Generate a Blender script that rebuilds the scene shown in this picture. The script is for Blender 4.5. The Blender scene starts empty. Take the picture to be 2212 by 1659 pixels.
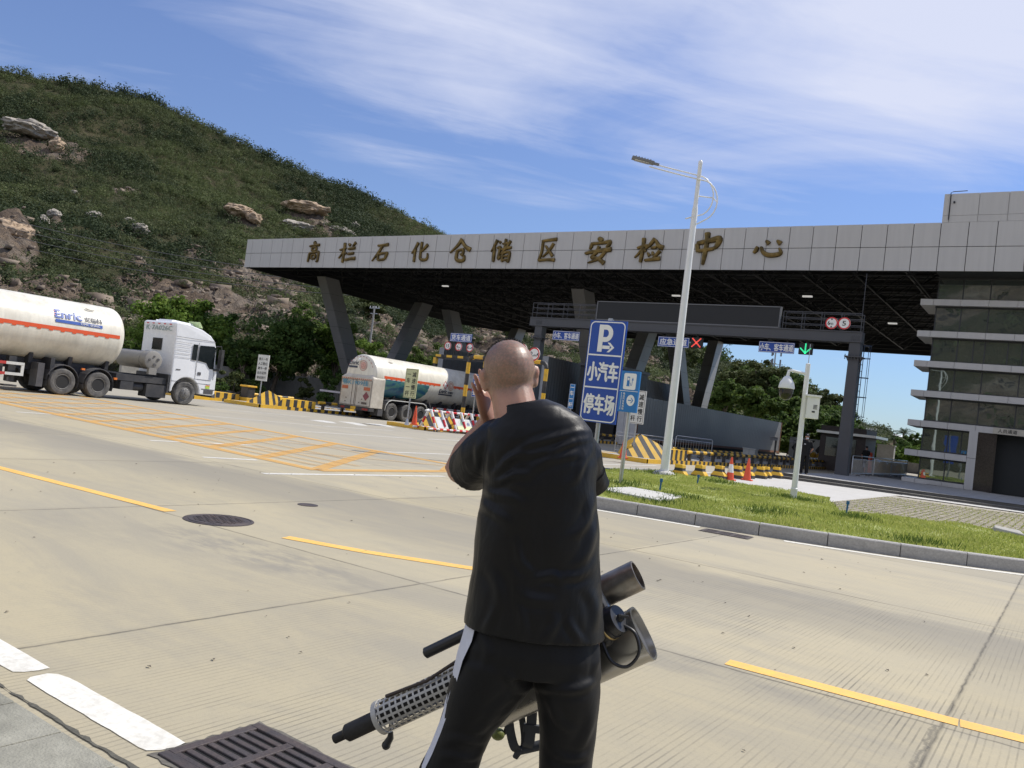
import bpy, math, random
import numpy as np
from mathutils import Vector, Matrix, noise
from math import sin, cos, tan, pi, atan, atan2, radians as R, hypot, sqrt, degrees

S = bpy.context.scene
COL = S.collection
random.seed(7); rng = np.random.default_rng(7)

# ------------------------------------------------------------ camera, sky, sun, exposure
# World: Z up, Y = direction of the lanes under the canopy, X = along the canopy front (to the right).
CAM_H = 1.55
YAW = R(34.6)                      # camera looks 34.6 deg to the left of +Y
ROLL = atan(.1228)                 # phone held a little askew
PITCH = atan(53.5*cos(ROLL)/1789.)
FPX, PCX, PCY = 1789., 1106., 829.5   # focal length and centre for a 2212-pixel-wide photograph
_f = Vector((0, cos(PITCH), sin(PITCH))); _u = Vector((0, -sin(PITCH), cos(PITCH))); _r = Vector((1, 0, 0))
_RZ = Matrix.Rotation(YAW, 3, 'Z')
RIGHT = _RZ @ (cos(ROLL)*_r + sin(ROLL)*_u); UP = _RZ @ (-sin(ROLL)*_r + cos(ROLL)*_u); FWD = _RZ @ _f
EYE = Vector((0, 0, CAM_H))
cd = bpy.data.cameras.new('camera'); cam = bpy.data.objects.new('camera', cd); COL.objects.link(cam)
cd.sensor_fit = 'HORIZONTAL'; cd.sensor_width = 36; cd.lens = 36*FPX/2212.
cd.clip_start = .05; cd.clip_end = 6000
cam.matrix_world = Matrix(((RIGHT.x, UP.x, -FWD.x, 0), (RIGHT.y, UP.y, -FWD.y, 0), (RIGHT.z, UP.z, -FWD.z, CAM_H), (0, 0, 0, 1)))
S.camera = cam

SUN = Vector((.37, .69, 1.)).normalized()
SUN_EL = math.asin(SUN.z); SUN_AZ = atan2(SUN.x, SUN.y)
W = bpy.data.worlds.new('World'); S.world = W; W.use_nodes = True
nt = W.node_tree; nt.nodes.clear()
def N(t, **k):
    n = nt.nodes.new(t)
    for a, b in k.items():
        if a.startswith('i_'): n.inputs[a[2:].replace('_', ' ')].default_value = b
        else: setattr(n, a, b)
    return n
L = lambda a, b: nt.links.new(a, b)
def M_(op, a, b=None, c=None, clamp=False):
    n = nt.nodes.new('ShaderNodeMath'); n.operation = op; n.use_clamp = clamp
    for i, v in enumerate((a, b, c)):
        if v is None: continue
        if isinstance(v, (int, float)): n.inputs[i].default_value = v
        else: L(v, n.inputs[i])
    return n.outputs[0]
def ramp(v, stops):
    n = nt.nodes.new('ShaderNodeValToRGB'); e = n.color_ramp.elements
    while len(e) < len(stops): e.new(.5)
    for q, (p, c) in zip(e, stops):
        q.position = p; q.color = (c, c, c, 1) if isinstance(c, (int, float)) else (*c, 1)
    L(v, n.inputs[0]); return n.outputs[0]
out = N('ShaderNodeOutputWorld'); bg = N('ShaderNodeBackground'); L(bg.outputs[0], out.inputs[0])
sky = N('ShaderNodeTexSky', sky_type='NISHITA', sun_disc=False, sun_elevation=SUN_EL, sun_rotation=SUN_AZ, altitude=50, air_density=1.15, dust_density=.1, ozone_density=2.4)
bg.inputs['Strength'].default_value = .115
tc = N('ShaderNodeTexCoord'); sp = N('ShaderNodeSeparateXYZ'); L(tc.outputs['Generated'], sp.inputs[0])
zc = M_('MAXIMUM', sp.outputs[2], .06)
# cirrus layer: view direction projected on a flat cloud layer 1 unit up, stretched along the wind
px = M_('DIVIDE', sp.outputs[0], zc); py = M_('DIVIDE', sp.outputs[1], zc)
cb = N('ShaderNodeCombineXYZ'); L(px, cb.inputs[0]); L(py, cb.inputs[1])
def cloud_noise(scale, sx, sy, rot, det, rough, dist, off=(0, 0, 0)):
    mp = N('ShaderNodeMapping', vector_type='TEXTURE'); mp.inputs['Rotation'].default_value = (0, 0, rot); mp.inputs['Scale'].default_value = (sx, sy, 1); mp.inputs['Location'].default_value = off
    L(cb.outputs[0], mp.inputs[0])
    tx = N('ShaderNodeTexNoise', i_Scale=scale, i_Detail=det, i_Roughness=rough, i_Distortion=dist); L(mp.outputs[0], tx.inputs[0])
    return tx.outputs[0]
n1 = cloud_noise(.95, 1.7, 1., R(40), 9, .57, .7, (1.3, .4, 0))
n2 = cloud_noise(2.0, 3.0, .9, R(49), 10, .62, 1.0, (4.2, 2.2, 0))
# the thick bank stands toward the sun side (upper right of the view), thinning to the left
def blob(x, y, w):
    d = M_('ADD', M_('POWER', M_('SUBTRACT', px, x), 2.), M_('POWER', M_('SUBTRACT', py, y), 2.))
    return M_('POWER', 2.718, M_('MULTIPLY', d, -1./(w*w)))
bank = M_('MAXIMUM', blob(-.22, 2.15, .82), M_('MULTIPLY', blob(-1.2, 1.35, .75), .85))
wisp = M_('MULTIPLY', blob(-1.45, 2.5, 1.0), .30)
behind = M_('MULTIPLY', ramp(M_('MULTIPLY', sp.outputs[1], -1.), [(.0, 0), (.35, 1)]), 1.0)      # unseen cloud behind the viewer, added as fill light for the shaded faces
cover = M_('ADD', M_('ADD', M_('MULTIPLY', bank, .98), wisp), behind)
raw = M_('ADD', M_('MULTIPLY', n1, 1.5), M_('MULTIPLY', n2, .8))
cl = M_('ADD', M_('SUBTRACT', raw, 1.30), cover)
mask = ramp(M_('MULTIPLY', cl, 1.0, clamp=True), [(0, 0), (.14, .12), (.40, .48), (.85, .95)])
mask = M_('MULTIPLY', mask, ramp(sp.outputs[2], [(.04, .0), (.16, 1.)]))
mask = M_('ADD', M_('MULTIPLY', mask, .93), M_('MULTIPLY', ramp(sp.outputs[2], [(.0, .10), (.12, .07), (.4, .02)]), 1.))
tint = N('ShaderNodeMix', data_type='RGBA'); tint.blend_type = 'MULTIPLY'; tint.inputs[0].default_value = 1.
L(sky.outputs[0], tint.inputs[6]); L(ramp(sp.outputs[2], [(.0, (.40, .54, .80)), (.10, (.50, .62, .86)), (.25, (.62, .68, .90)), (.4, (.74, .76, .98))]), tint.inputs[7])
mx = N('ShaderNodeMix', data_type='RGBA'); L(mask, mx.inputs[0]); L(tint.outputs[2], mx.inputs[6]); mx.inputs[7].default_value = (5.6, 5.9, 7.1, 1)
L(mx.outputs[2], bg.inputs[0])

sl = bpy.data.lights.new('sun', 'SUN'); so = bpy.data.objects.new('sun', sl); COL.objects.link(so)
sl.energy = 4.3; sl.angle = R(.53); sl.color = (1, .95, .87)
so.rotation_euler = SUN.to_track_quat('Z', 'Y').to_euler(); so.location = (0, 0, 60)
S.view_settings.view_transform = 'Standard'; S.view_settings.look = 'None'; S.view_settings.gamma = 1; S.view_settings.exposure = .22
S.cycles.use_denoising = True; S.cycles.max_bounces = 6; S.cycles.transparent_max_bounces = 12
S.render.film_transparent = False

# ------------------------------------------------------------ helpers
def ray(x, y): return FWD + RIGHT*((x-PCX)/FPX) + UP*((PCY-y)/FPX)
def gz(x, y, z=0.):                       # where a line of sight meets the level z
    d = ray(x, y); return EYE + d*((z-CAM_H)/d.z)
def ay(x, y, Y): d = ray(x, y); return EYE + d*(Y/d.y)
def ax(x, y, X): d = ray(x, y); return EYE + d*(X/d.x)
def ad(x, y, D): return EYE + ray(x, y)*D
def c2w(x, d, z=0.): v = _RZ @ Vector((x, d, 0)); return Vector((v.x, v.y, z))

def tag(o, label=None, cat=None, group=None, kind=None):
    for k, v in (('label', label), ('category', cat), ('group', group), ('kind', kind)):
        if v: o[k] = v
    return o
def empty(name, loc, rz=0., label=None, cat=None, group=None):
    o = bpy.data.objects.new(name, None); COL.objects.link(o); o.location = loc; o.rotation_euler = (0, 0, rz)
    o.empty_display_size = .2
    return tag(o, label, cat, group)
def copy_tree(o, parent=None):
    c = o.copy(); COL.objects.link(c)
    if parent: c.parent = parent
    for ch in list(o.children): copy_tree(ch, c)
    return c

class MB:
    def __init__(s): s.v = []; s.f = []; s.m = []
    def add(s, v, f, m=0):
        b = len(s.v); s.v += [tuple(p) for p in v]; s.f += [tuple(i+b for i in q) for q in f]; s.m += [m]*len(f); return s
    def box(s, x0, x1, y0, y1, z0, z1, m=0, T=None):
        v = [Vector((x, y, z)) for z in (z0, z1) for y in (y0, y1) for x in (x0, x1)]
        if T: v = [T @ p for p in v]
        return s.add(v, [(0, 2, 3, 1), (4, 5, 7, 6), (0, 1, 5, 4), (2, 6, 7, 3), (0, 4, 6, 2), (1, 3, 7, 5)], m)
    def hexa(s, v, m=0):      # 8 corners, bottom ring then top ring
        return s.add(v, [(3, 2, 1, 0), (4, 5, 6, 7), (0, 1, 5, 4), (1, 2, 6, 5), (2, 3, 7, 6), (3, 0, 4, 7)], m)
    def rings(s, rings, m=0, caps=True, closed=False):
        n = len(rings[0]); v = [p for r in rings for p in r]; f = []
        for i in range(len(rings)-1):
            for j in range(n):
                k = (j+1) % n; f.append((i*n+j, i*n+k, (i+1)*n+k, (i+1)*n+j))
        if caps: f.append(tuple(reversed(range(n)))); f.append(tuple(range((len(rings)-1)*n, len(rings)*n)))
        return s.add(v, f, m)
    def tube(s, pts, r, n=10, m=0, caps=True, flat=1.):
        pts = [Vector(p) for p in pts]; rr = r if isinstance(r, (list, tuple)) else [r]*len(pts); R_ = []; a = None
        for i, p in enumerate(pts):
            t = (pts[min(i+1, len(pts)-1)]-pts[max(i-1, 0)]).normalized()
            if a is None: a = t.orthogonal().normalized() if abs(t.z) > .9 else Vector((0, 0, 1)).cross(t).normalized()
            a = (a-t*a.dot(t)).normalized(); b = t.cross(a)
            R_.append([p+a*cos(2*pi*j/n)*rr[i]+b*sin(2*pi*j/n)*rr[i]*flat for j in range(n)])
        return s.rings(R_, m, caps)
    def cyl(s, p, q, r, r2=None, n=14, m=0, caps=True): return s.tube([p, q], [r, r if r2 is None else r2], n, m, caps)
    def lathe(s, prof, c=(0, 0, 0), T=None, n=20, m=0, caps=True):
        T = T or Matrix.Identity(3); c = Vector(c)
        return s.rings([[c+T @ Vector((r*cos(2*pi*j/n), r*sin(2*pi*j/n), z)) for j in range(n)] for r, z in prof], m, caps)
    def ell(s, c, r, n=16, k=10, m=0, T=None):
        T = T or Matrix.Identity(3); c = Vector(c)
        return s.rings([[c+T @ Vector((r[0]*sin(pi*(i+.04)/(k+.08))*cos(2*pi*j/n), r[1]*sin(pi*(i+.04)/(k+.08))*sin(2*pi*j/n), -r[2]*cos(pi*(i+.04)/(k+.08)))) for j in range(n)] for i in range(k+1)], m)
    def prism(s, poly, fn, a, b, m=0):     # poly of 2-D points carried by fn(u, v, w) between w=a and w=b
        n = len(poly); v = [fn(u, w_, a) for u, w_ in poly]+[fn(u, w_, b) for u, w_ in poly]
        return s.add(v, [tuple(reversed(range(n))), tuple(range(n, 2*n))]+[(i, (i+1) % n, n+(i+1) % n, n+i) for i in range(n)], m)
    def quad(s, a, b, c, d, m=0): return s.add([a, b, c, d], [(0, 1, 2, 3)], m)
    def build(s, name, mats, parent=None, smooth=None, bevel=0., loc=None):
        me = bpy.data.meshes.new(name); me.from_pydata([tuple(p) for p in s.v], [], s.f)
        for q in (mats if isinstance(mats, (list, tuple)) else [mats]): me.materials.append(q)
        if any(s.m): me.polygons.foreach_set('material_index', s.m)
        me.update()
        fix_normals(me)
        if smooth: smooth_angle(me, smooth)
        o = bpy.data.objects.new(name, me); COL.objects.link(o)
        if parent: o.parent = parent
        if loc is not None: o.location = loc
        if bevel:
            b = o.modifiers.new('bevel', 'BEVEL'); b.width = bevel; b.segments = 2; b.limit_method = 'ANGLE'; b.angle_limit = R(40); b.harden_normals = False
        return o
import bmesh
def fix_normals(me):
    bm = bmesh.new(); bm.from_mesh(me); bmesh.ops.recalc_face_normals(bm, faces=bm.faces); bm.to_mesh(me); bm.free()
def smooth_angle(me, deg):
    bm = bmesh.new(); bm.from_mesh(me); lim = R(deg)
    for e in bm.edges: e.smooth = len(e.link_faces) == 2 and e.calc_face_angle(9) < lim
    for f in bm.faces: f.smooth = True
    bm.to_mesh(me); bm.free()
def array_mesh(name, V, F, mats, parent=None, mi=None, smooth=False):
    V = np.asarray(V, dtype=np.float32); F = np.asarray(F, dtype=np.int32); k = F.shape[1]
    me = bpy.data.meshes.new(name)
    me.vertices.add(len(V)); me.vertices.foreach_set('co', V.ravel())
    me.loops.add(F.size); me.loops.foreach_set('vertex_index', F.ravel())
    me.polygons.add(len(F)); me.polygons.foreach_set('loop_start', np.arange(0, F.size, k, dtype=np.int32))
    me.polygons.foreach_set('loop_total', np.full(len(F), k, dtype=np.int32))
    for q in (mats if isinstance(mats, (list, tuple)) else [mats]): me.materials.append(q)
    if mi is not None: me.polygons.foreach_set('material_index', np.asarray(mi, dtype=np.int32))
    if smooth: me.polygons.foreach_set('use_smooth', np.ones(len(F), dtype=bool))
    me.update(calc_edges=True)
    o = bpy.data.objects.new(name, me); COL.objects.link(o)
    if parent: o.parent = parent
    return o

# ------------------------------------------------------------ materials
MATS = {}
def mat(name, col, rough=.6, metal=0., var=.12, scale=4., bump=0., bscale=40., spec=.5, dirt=None, dirt_amt=0., dscale=1.5, emit=None, streak=0., sdir='z'):
    """one procedural surface: base colour with a soft mottling, optional dirt patches of another colour, fine bump"""
    global nt
    m = bpy.data.materials.new(name); m.use_nodes = True; nt = m.node_tree; nt.nodes.clear(); MATS[name] = m
    o = N('ShaderNodeOutputMaterial'); p = N('ShaderNodeBsdfPrincipled'); L(p.outputs[0], o.inputs[0])
    p.inputs['Metallic'].default_value = metal; p.inputs['Specular IOR Level'].default_value = spec
    t = N('ShaderNodeTexCoord'); nz = N('ShaderNodeTexNoise', i_Scale=scale, i_Detail=6., i_Roughness=.6); L(t.outputs['Object'], nz.inputs[0])
    f = ramp(nz.outputs[0], [(.25, 1-var), (.75, 1+var*.6)])
    c = N('ShaderNodeMix', data_type='RGBA'); c.blend_type = 'MULTIPLY'; c.inputs[0].default_value = 1; c.inputs[6].default_value = (*col, 1); L(f, c.inputs[7]); res = c.outputs[2]
    if dirt:
        n3 = N('ShaderNodeTexNoise', i_Scale=dscale, i_Detail=8., i_Roughness=.68); L(t.outputs['Object'], n3.inputs[0])
        d = N('ShaderNodeMix', data_type='RGBA'); L(M_('MULTIPLY', ramp(n3.outputs[0], [(.42, 0), (.72, 1)]), dirt_amt), d.inputs[0]); L(res, d.inputs[6]); d.inputs[7].default_value = (*dirt, 1); res = d.outputs[2]
    if streak:      # rain streaks run down the face
        mp = N('ShaderNodeMapping'); mp.inputs['Scale'].default_value = (2.6, 2.6, .16); L(t.outputs['Object'], mp.inputs[0]); ns = N('ShaderNodeTexNoise', i_Scale=1.6, i_Detail=7., i_Roughness=.7); L(mp.outputs[0], ns.inputs[0])
        sm = N('ShaderNodeMix', data_type='RGBA'); sm.blend_type = 'MULTIPLY'; sm.inputs[0].default_value = 1; L(res, sm.inputs[6]); L(ramp(ns.outputs[0], [(.38, 1), (.72, 1-streak)]), sm.inputs[7]); res = sm.outputs[2]
    L(res, p.inputs['Base Color'])
    L(ramp(nz.outputs[0], [(.2, max(0, rough-.08)), (.8, min(1, rough+.08))]), p.inputs['Roughness'])
    if bump:
        n2 = N('ShaderNodeTexNoise', i_Scale=bscale, i_Detail=4.); L(t.outputs['Object'], n2.inputs[0])
        b = N('ShaderNodeBump', i_Strength=bump, i_Distance=.02); L(n2.outputs[0], b.inputs['Height']); L(b.outputs[0], p.inputs['Normal'])
    if emit: p.inputs['Emission Color'].default_value = (*emit[0], 1); p.inputs['Emission Strength'].default_value = emit[1]
    return m
def leaf_mat(name, c1, c2, c3, nscale=.35, trans=.25):
    global nt
    m = bpy.data.materials.new(name); m.use_nodes = True; nt = m.node_tree; nt.nodes.clear(); MATS[name] = m
    o = N('ShaderNodeOutputMaterial'); p = N('ShaderNodeBsdfPrincipled', i_Roughness=.7); p.inputs['Specular IOR Level'].default_value = .15
    g = N('ShaderNodeNewGeometry'); t = N('ShaderNodeTexCoord')
    nz = N('ShaderNodeTexNoise', i_Scale=nscale, i_Detail=4., i_Roughness=.65); L(t.outputs['Object'], nz.inputs[0])
    v = M_('ADD', M_('MULTIPLY', g.outputs['Random Per Island'], .55), M_('MULTIPLY', nz.outputs[0], .6))
    r = nt.nodes.new('ShaderNodeValToRGB'); e = r.color_ramp.elements; e.new(.5)
    for q, (ps, c) in zip(e, ((.2, c1), (.55, c2), (.95, c3))): q.position = ps; q.color = (*c, 1)
    L(v, r.inputs[0]); L(r.outputs[0], p.inputs['Base Color'])
    tr = N('ShaderNodeBsdfTranslucent'); L(r.outputs[0], tr.inputs[0]); mix = N('ShaderNodeMixShader'); mix.inputs[0].default_value = trans
    L(p.outputs[0], mix.inputs[1]); L(tr.outputs[0], mix.inputs[2]); L(mix.outputs[0], o.inputs[0])
    return m
WHITE = mat('white_paint', (.80, .80, .78), .4, var=.06, dirt=(.5, .48, .42), dirt_amt=.15)
CREAM = mat('cream_paint', (.80, .77, .66), .32, var=.05, dirt=(.50, .43, .30), dirt_amt=.38, dscale=.8, streak=.22)
REDP = mat('red_paint', (.50, .035, .03), .45, var=.15, dirt=(.35, .2, .15), dirt_amt=.2)
ORANGE = mat('orange_red_band', (.72, .10, .025), .45, var=.1)
ORANGE_LAMP = mat('orange_lens', (.8, .22, .04), .3)
YEL = mat('yellow_paint', (.78, .46, .03), .45, var=.15, dirt=(.30, .24, .14), dirt_amt=.4, dscale=2.5)
BLK = mat('black_paint', (.03, .03, .032), .55, var=.3, dirt=(.14, .13, .11), dirt_amt=.4, dscale=2.5)
RUB = mat('tyre_rubber', (.085, .083, .08), .85, var=.3, dirt=(.26, .245, .22), dirt_amt=.55, dscale=5)
DARK = mat('dark_steel', (.022, .023, .026), .55, var=.3, bump=.1)
CHAS = mat('chassis_steel', (.035, .036, .04), .6, var=.3, dirt=(.12, .11, .1), dirt_amt=.45)
STEEL = mat('galvanised_steel', (.42, .43, .44), .38, .85, var=.15)
ALU = mat('brushed_aluminium', (.55, .55, .54), .35, .9, var=.15)
GREYP = mat('grey_paint', (.18, .185, .195), .5, var=.12)
BLUE = mat('blue_sign_film', (.010, .060, .34), .38, var=.08)
SKYB = mat('light_blue_sign_film', (.015, .17, .46), .38, var=.08)
WFILM = mat('white_sign_film', (.80, .80, .77), .4, var=.05)
RFILM = mat('red_sign_film', (.60, .02, .025), .4, var=.06)
KFILM = mat('black_sign_film', (.02, .02, .02), .5)
YGFILM = mat('yellow_green_board', (.55, .56, .30), .45, var=.1, dirt=(.4, .4, .3), dirt_amt=.3)
WBOARD = mat('weathered_white_board', (.66, .66, .62), .5, var=.1, dirt=(.45, .44, .4), dirt_amt=.3)
CONE = mat('orange_cone_plastic', (.75, .09, .03), .5, var=.1, dirt=(.4, .2, .12), dirt_amt=.3)
TGLASS = mat('tinted_glass', (.015, .02, .022), .06, var=.1, spec=.8)
def glass_mat(name, col, mixf):
    global nt
    m = bpy.data.materials.new(name); m.use_nodes = True; nt = m.node_tree; nt.nodes.clear(); MATS[name] = m
    o = N('ShaderNodeOutputMaterial'); p = N('ShaderNodeBsdfPrincipled', i_Roughness=.35); p.inputs['Base Color'].default_value = (*col, 1)
    gl = N('ShaderNodeBsdfGlossy', i_Roughness=.015); gl.inputs[0].default_value = (.72, .84, .80, 1)
    t = N('ShaderNodeTexCoord'); nz = N('ShaderNodeTexNoise', i_Scale=.7, i_Detail=2.); L(t.outputs['Object'], nz.inputs[0])
    b = N('ShaderNodeBump', i_Strength=.06, i_Distance=.06); L(nz.outputs[0], b.inputs['Height']); L(b.outputs[0], gl.inputs['Normal'])
    fr = N('ShaderNodeFresnel', i_IOR=1.5); mx_ = N('ShaderNodeMixShader'); L(M_('ADD', fr.outputs[0], mixf), mx_.inputs[0])
    L(p.outputs[0], mx_.inputs[1]); L(gl.outputs[0], mx_.inputs[2]); L(mx_.outputs[0], o.inputs[0]); return m
BGLASS = glass_mat('coated_window_glass', (.016, .022, .021), .20)

# ------------------------------------------------------------ lettering
_TXT = {}
def glyphs(body, bold=0.):
    k = (body, bold)
    if k in _TXT: return _TXT[k]
    c = bpy.data.curves.new('lettering', 'FONT'); c.body = body; c.offset = bold; c.resolution_u = 2
    o = bpy.data.objects.new('lettering', c)
    me = o.to_mesh(); v = np.array([q.co[:2] for q in me.vertices]) if len(me.vertices) else np.zeros((1, 2)); f = [tuple(p.vertices) for p in me.polygons]
    o.to_mesh_clear(); bpy.data.objects.remove(o); bpy.data.curves.remove(c)
    _TXT[k] = (v, f); return _TXT[k]
def write(mb, body, o, u, w, W_, H_, bold=.0, m=0, fit=True, n=None):
    """lettering on a plane: o = lower left corner, u/w = unit vectors right/up, fitted to W_ x H_ (fit) or one em cell per W_ x H_"""
    v, f = glyphs(body); o = Vector(o); u = Vector(u); w = Vector(w); nn = u.cross(w)
    if fit: lo = v.min(0); sc = (v.max(0)-lo)
    else: lo = np.array([.0, -.12]); sc = np.array([1., 1.])
    q = (v-lo)/np.maximum(sc, 1e-6)
    e = H_*bold*(1. if len(body) < 9 else .6); sh = [(0, 0)] if not bold else [(0, 0), (e, 0), (-e, 0), (0, e*.7), (0, -e*.7)]     # heavier strokes: the lettering laid down again a hair to each side
    for k_, (sx, sy_) in enumerate(sh): mb.add([o+u*(a*W_+sx)+w*(b*H_+sy_)+nn*(.0007*k_) for a, b in q], f, m)
def write_column(mb, body, o, u, w, cw, ch, pitch, bold=.0, m=0):
    """characters below each other; o = upper left corner"""
    for i, c in enumerate(body): write(mb, c, Vector(o)-Vector(w)*(ch+i*pitch), u, w, cw, ch, bold, m, fit=False)
XU = Vector((1, 0, 0)); YU = Vector((0, 1, 0)); ZU = Vector((0, 0, 1))
def disc(mb, c, u, w, r, m=0, n=28, r0=0.):
    c = Vector(c); o = [c+u*(r*cos(2*pi*i/n))+w*(r*sin(2*pi*i/n)) for i in range(n)]
    if r0:
        q = [c+u*(r0*cos(2*pi*i/n))+w*(r0*sin(2*pi*i/n)) for i in range(n)]
        mb.add(o+q, [(i, (i+1) % n, n+(i+1) % n, n+i) for i in range(n)], m)
    else: mb.add(o, [tuple(range(n))], m)
def rrect(w, h, r, k=5):
    p = []
    for cx, cy, a in ((w-r, h-r, 0), (r, h-r, 90), (r, r, 180), (w-r, r, 270)):
        p += [(cx+r*cos(R(a+90*i/k)), cy+r*sin(R(a+90*i/k))) for i in range(k+1)]
    return p

# ------------------------------------------------------------ ground: concrete yard, paint, kerbs, lawn, steps
def concrete_mat(name, base, warm, stain, groove=True):
    global nt
    m = bpy.data.materials.new(name); m.use_nodes = True; nt = m.node_tree; nt.nodes.clear()
    o = N('ShaderNodeOutputMaterial'); p = N('ShaderNodeBsdfPrincipled', i_Roughness=.85); L(p.outputs[0], o.inputs[0]); p.inputs['Specular IOR Level'].default_value = .25
    t = N('ShaderNodeTexCoord'); s = N('ShaderNodeSeparateXYZ'); L(t.outputs['Object'], s.inputs[0])
    def nz(scale, det=6., ro=.6, sx=1., sy=1., dist=0.):
        mp = N('ShaderNodeMapping'); mp.inputs['Scale'].default_value = (sx, sy, 1); L(t.outputs['Object'], mp.inputs[0])
        n = N('ShaderNodeTexNoise', i_Scale=scale, i_Detail=det, i_Roughness=ro, i_Distortion=dist); L(mp.outputs[0], n.inputs[0]); return n.outputs[0]
    def mixc(f, a, b):
        n = N('ShaderNodeMix', data_type='RGBA'); L(f, n.inputs[0]) if not isinstance(f, float) else None
        if isinstance(a, tuple): n.inputs[6].default_value = (*a, 1)
        else: L(a, n.inputs[6])
        if isinstance(b, tuple): n.inputs[7].default_value = (*b, 1)
        else: L(b, n.inputs[7])
        return n.outputs[2]
    X, Y = s.outputs[0], s.outputs[1]
    Yr = M_('SUBTRACT', Y, M_('MULTIPLY', M_('ADD', X, 4.6), .04))
    c = mixc(ramp(nz(.3, 6, .6, .5, 1.), [(.38, 0), (.62, 1)]), base, warm)
    c = mixc(M_('MULTIPLY', ramp(nz(.7, 9, .7, .3, 1.1, .8), [(.44, 0), (.66, 1)]), .8), c, stain)
    c = mixc(M_('MULTIPLY', ramp(nz(7., 8, .7), [(.45, 0), (.75, 1)]), .25), c, stain)
    c = mixc(M_('MULTIPLY', ramp(nz(60., 3, .6), [(.5, 0), (.8, 1)]), .22), c, (.16, .15, .13))
    # each slab was poured separately: slight difference of tone
    ix = M_('FLOOR', M_('DIVIDE', M_('ADD', X, .53), 3.95)); iy = M_('FLOOR', M_('DIVIDE', M_('SUBTRACT', Yr, 1.5), 3.98))
    cbx = N('ShaderNodeCombineXYZ'); L(ix, cbx.inputs[0]); L(iy, cbx.inputs[1]); wn = N('ShaderNodeTexWhiteNoise', noise_dimensions='3D'); L(cbx.outputs[0], wn.inputs[0])
    sl = N('ShaderNodeMix', data_type='RGBA'); sl.blend_type = 'MULTIPLY'; sl.inputs[0].default_value = 1; L(c, sl.inputs[6]); L(M_('ADD', M_('MULTIPLY', wn.outputs[0], .16), .9), sl.inputs[7]); c = sl.outputs[2]
    # tyre-darkened band of the near carriageway and grey repair by the manhole
    dist = nz(.8, 6, .6, .25, 1., .4)
    yb = M_('ADD', Yr, M_('MULTIPLY', M_('SUBTRACT', dist, .5), 2.4))
    band = ramp(M_('DIVIDE', M_('SUBTRACT', yb, 6.6), 2.8), [(0., 0), (.3, .5), (.8, .95), (.92, .5), (.98, 0)])
    c = mixc(M_('MULTIPLY', band, .75), c, (.225, .21, .175))
    d2 = M_('ADD', M_('POWER', M_('MULTIPLY', M_('ADD', X, 5.9), .55), 2.), M_('POWER', M_('MULTIPLY', M_('SUBTRACT', Yr, 4.95), 1.9), 2.))
    patch = M_('MULTIPLY', ramp(d2, [(.25, 1), (1., 0)]), ramp(nz(3.2, 7, .7, .6, 1.4), [(.42, 0), (.58, 1)]))
    c = mixc(M_('MULTIPLY', patch, .7), c, (.235, .22, .185))
    d3 = M_('ADD', M_('POWER', M_('MULTIPLY', M_('ADD', X, 1.7), .8), 2.), M_('POWER', M_('MULTIPLY', M_('SUBTRACT', Yr, 5.25), 3.), 2.))
    c = mixc(M_('MULTIPLY', M_('MULTIPLY', ramp(d3, [(.2, 1), (1., 0)]), ramp(nz(2.6, 7, .7, .6, 1.4), [(.4, 0), (.6, 1)])), .6), c, (.235, .22, .185))
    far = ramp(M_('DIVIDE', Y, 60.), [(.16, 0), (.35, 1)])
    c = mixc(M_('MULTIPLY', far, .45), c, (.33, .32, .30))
    hs = []
    if groove:
        wob = M_('ADD', X, M_('MULTIPLY', M_('SUBTRACT', nz(1.6, 2, .5), .5), .012))
        g = M_('ABSOLUTE', M_('SUBTRACT', M_('FRACT', M_('DIVIDE', wob, .040)), .5))
        gm = M_('MULTIPLY', ramp(nz(.42, 5, .6, 1., .8, .3), [(.38, .0), (.60, 1)]), ramp(M_('ADD', M_('MULTIPLY', X, .12), .75), [(.15, .22), (.5, .75), (.7, 1)]))
        near = ramp(M_('DIVIDE', Y, 20.), [(.1, 1), (.36, .8), (.55, .15)])
        gk = M_('MULTIPLY', M_('MULTIPLY', ramp(g, [(.06, 1), (.17, 0)]), gm), near)
        brk = ramp(nz(4., 7, .72, 1.4, .3), [(.40, .05), (.60, 1)])
        gk = M_('MULTIPLY', gk, brk)
        c = mixc(M_('MULTIPLY', gk, .8), c, (.095, .09, .075)); hs.append(M_('MULTIPLY', gk, -1.))
    wj = M_('MULTIPLY', M_('SUBTRACT', nz(6., 4, .6), .5), .03)
    jx = M_('ABSOLUTE', M_('SUBTRACT', M_('FRACT', M_('ADD', M_('DIVIDE', M_('ADD', M_('ADD', X, .53), wj), 3.9), .5)), .5))
    jy = M_('ABSOLUTE', M_('SUBTRACT', M_('FRACT', M_('ADD', M_('DIVIDE', M_('SUBTRACT', M_('ADD', Yr, wj), 5.45), 3.98), .5)), .5))
    j = M_('MAXIMUM', ramp(jx, [(.0022, 1), (.0042, 0)]), ramp(jy, [(.0022, 1), (.0042, 0)]))
    j = M_('MULTIPLY', j, ramp(nz(2., 4, .6), [(.3, .35), (.6, 1)]))
    c = mixc(M_('MULTIPLY', j, .85), c, (.06, .057, .05))
    # crack running off the joint
    cx = M_('ADD', M_('ADD', X, .56), M_('MULTIPLY', M_('SUBTRACT', nz(5., 6, .7), .5), .12))
    ck = M_('MULTIPLY', ramp(M_('ABSOLUTE', cx), [(.004, 1), (.018, 0)]), M_('MULTIPLY', M_('GREATER_THAN', Y, 3.2), M_('LESS_THAN', Y, 5.6)))
    c = mixc(M_('MULTIPLY', ck, .55), c, (.09, .085, .075))
    L(c, p.inputs['Base Color'])
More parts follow.
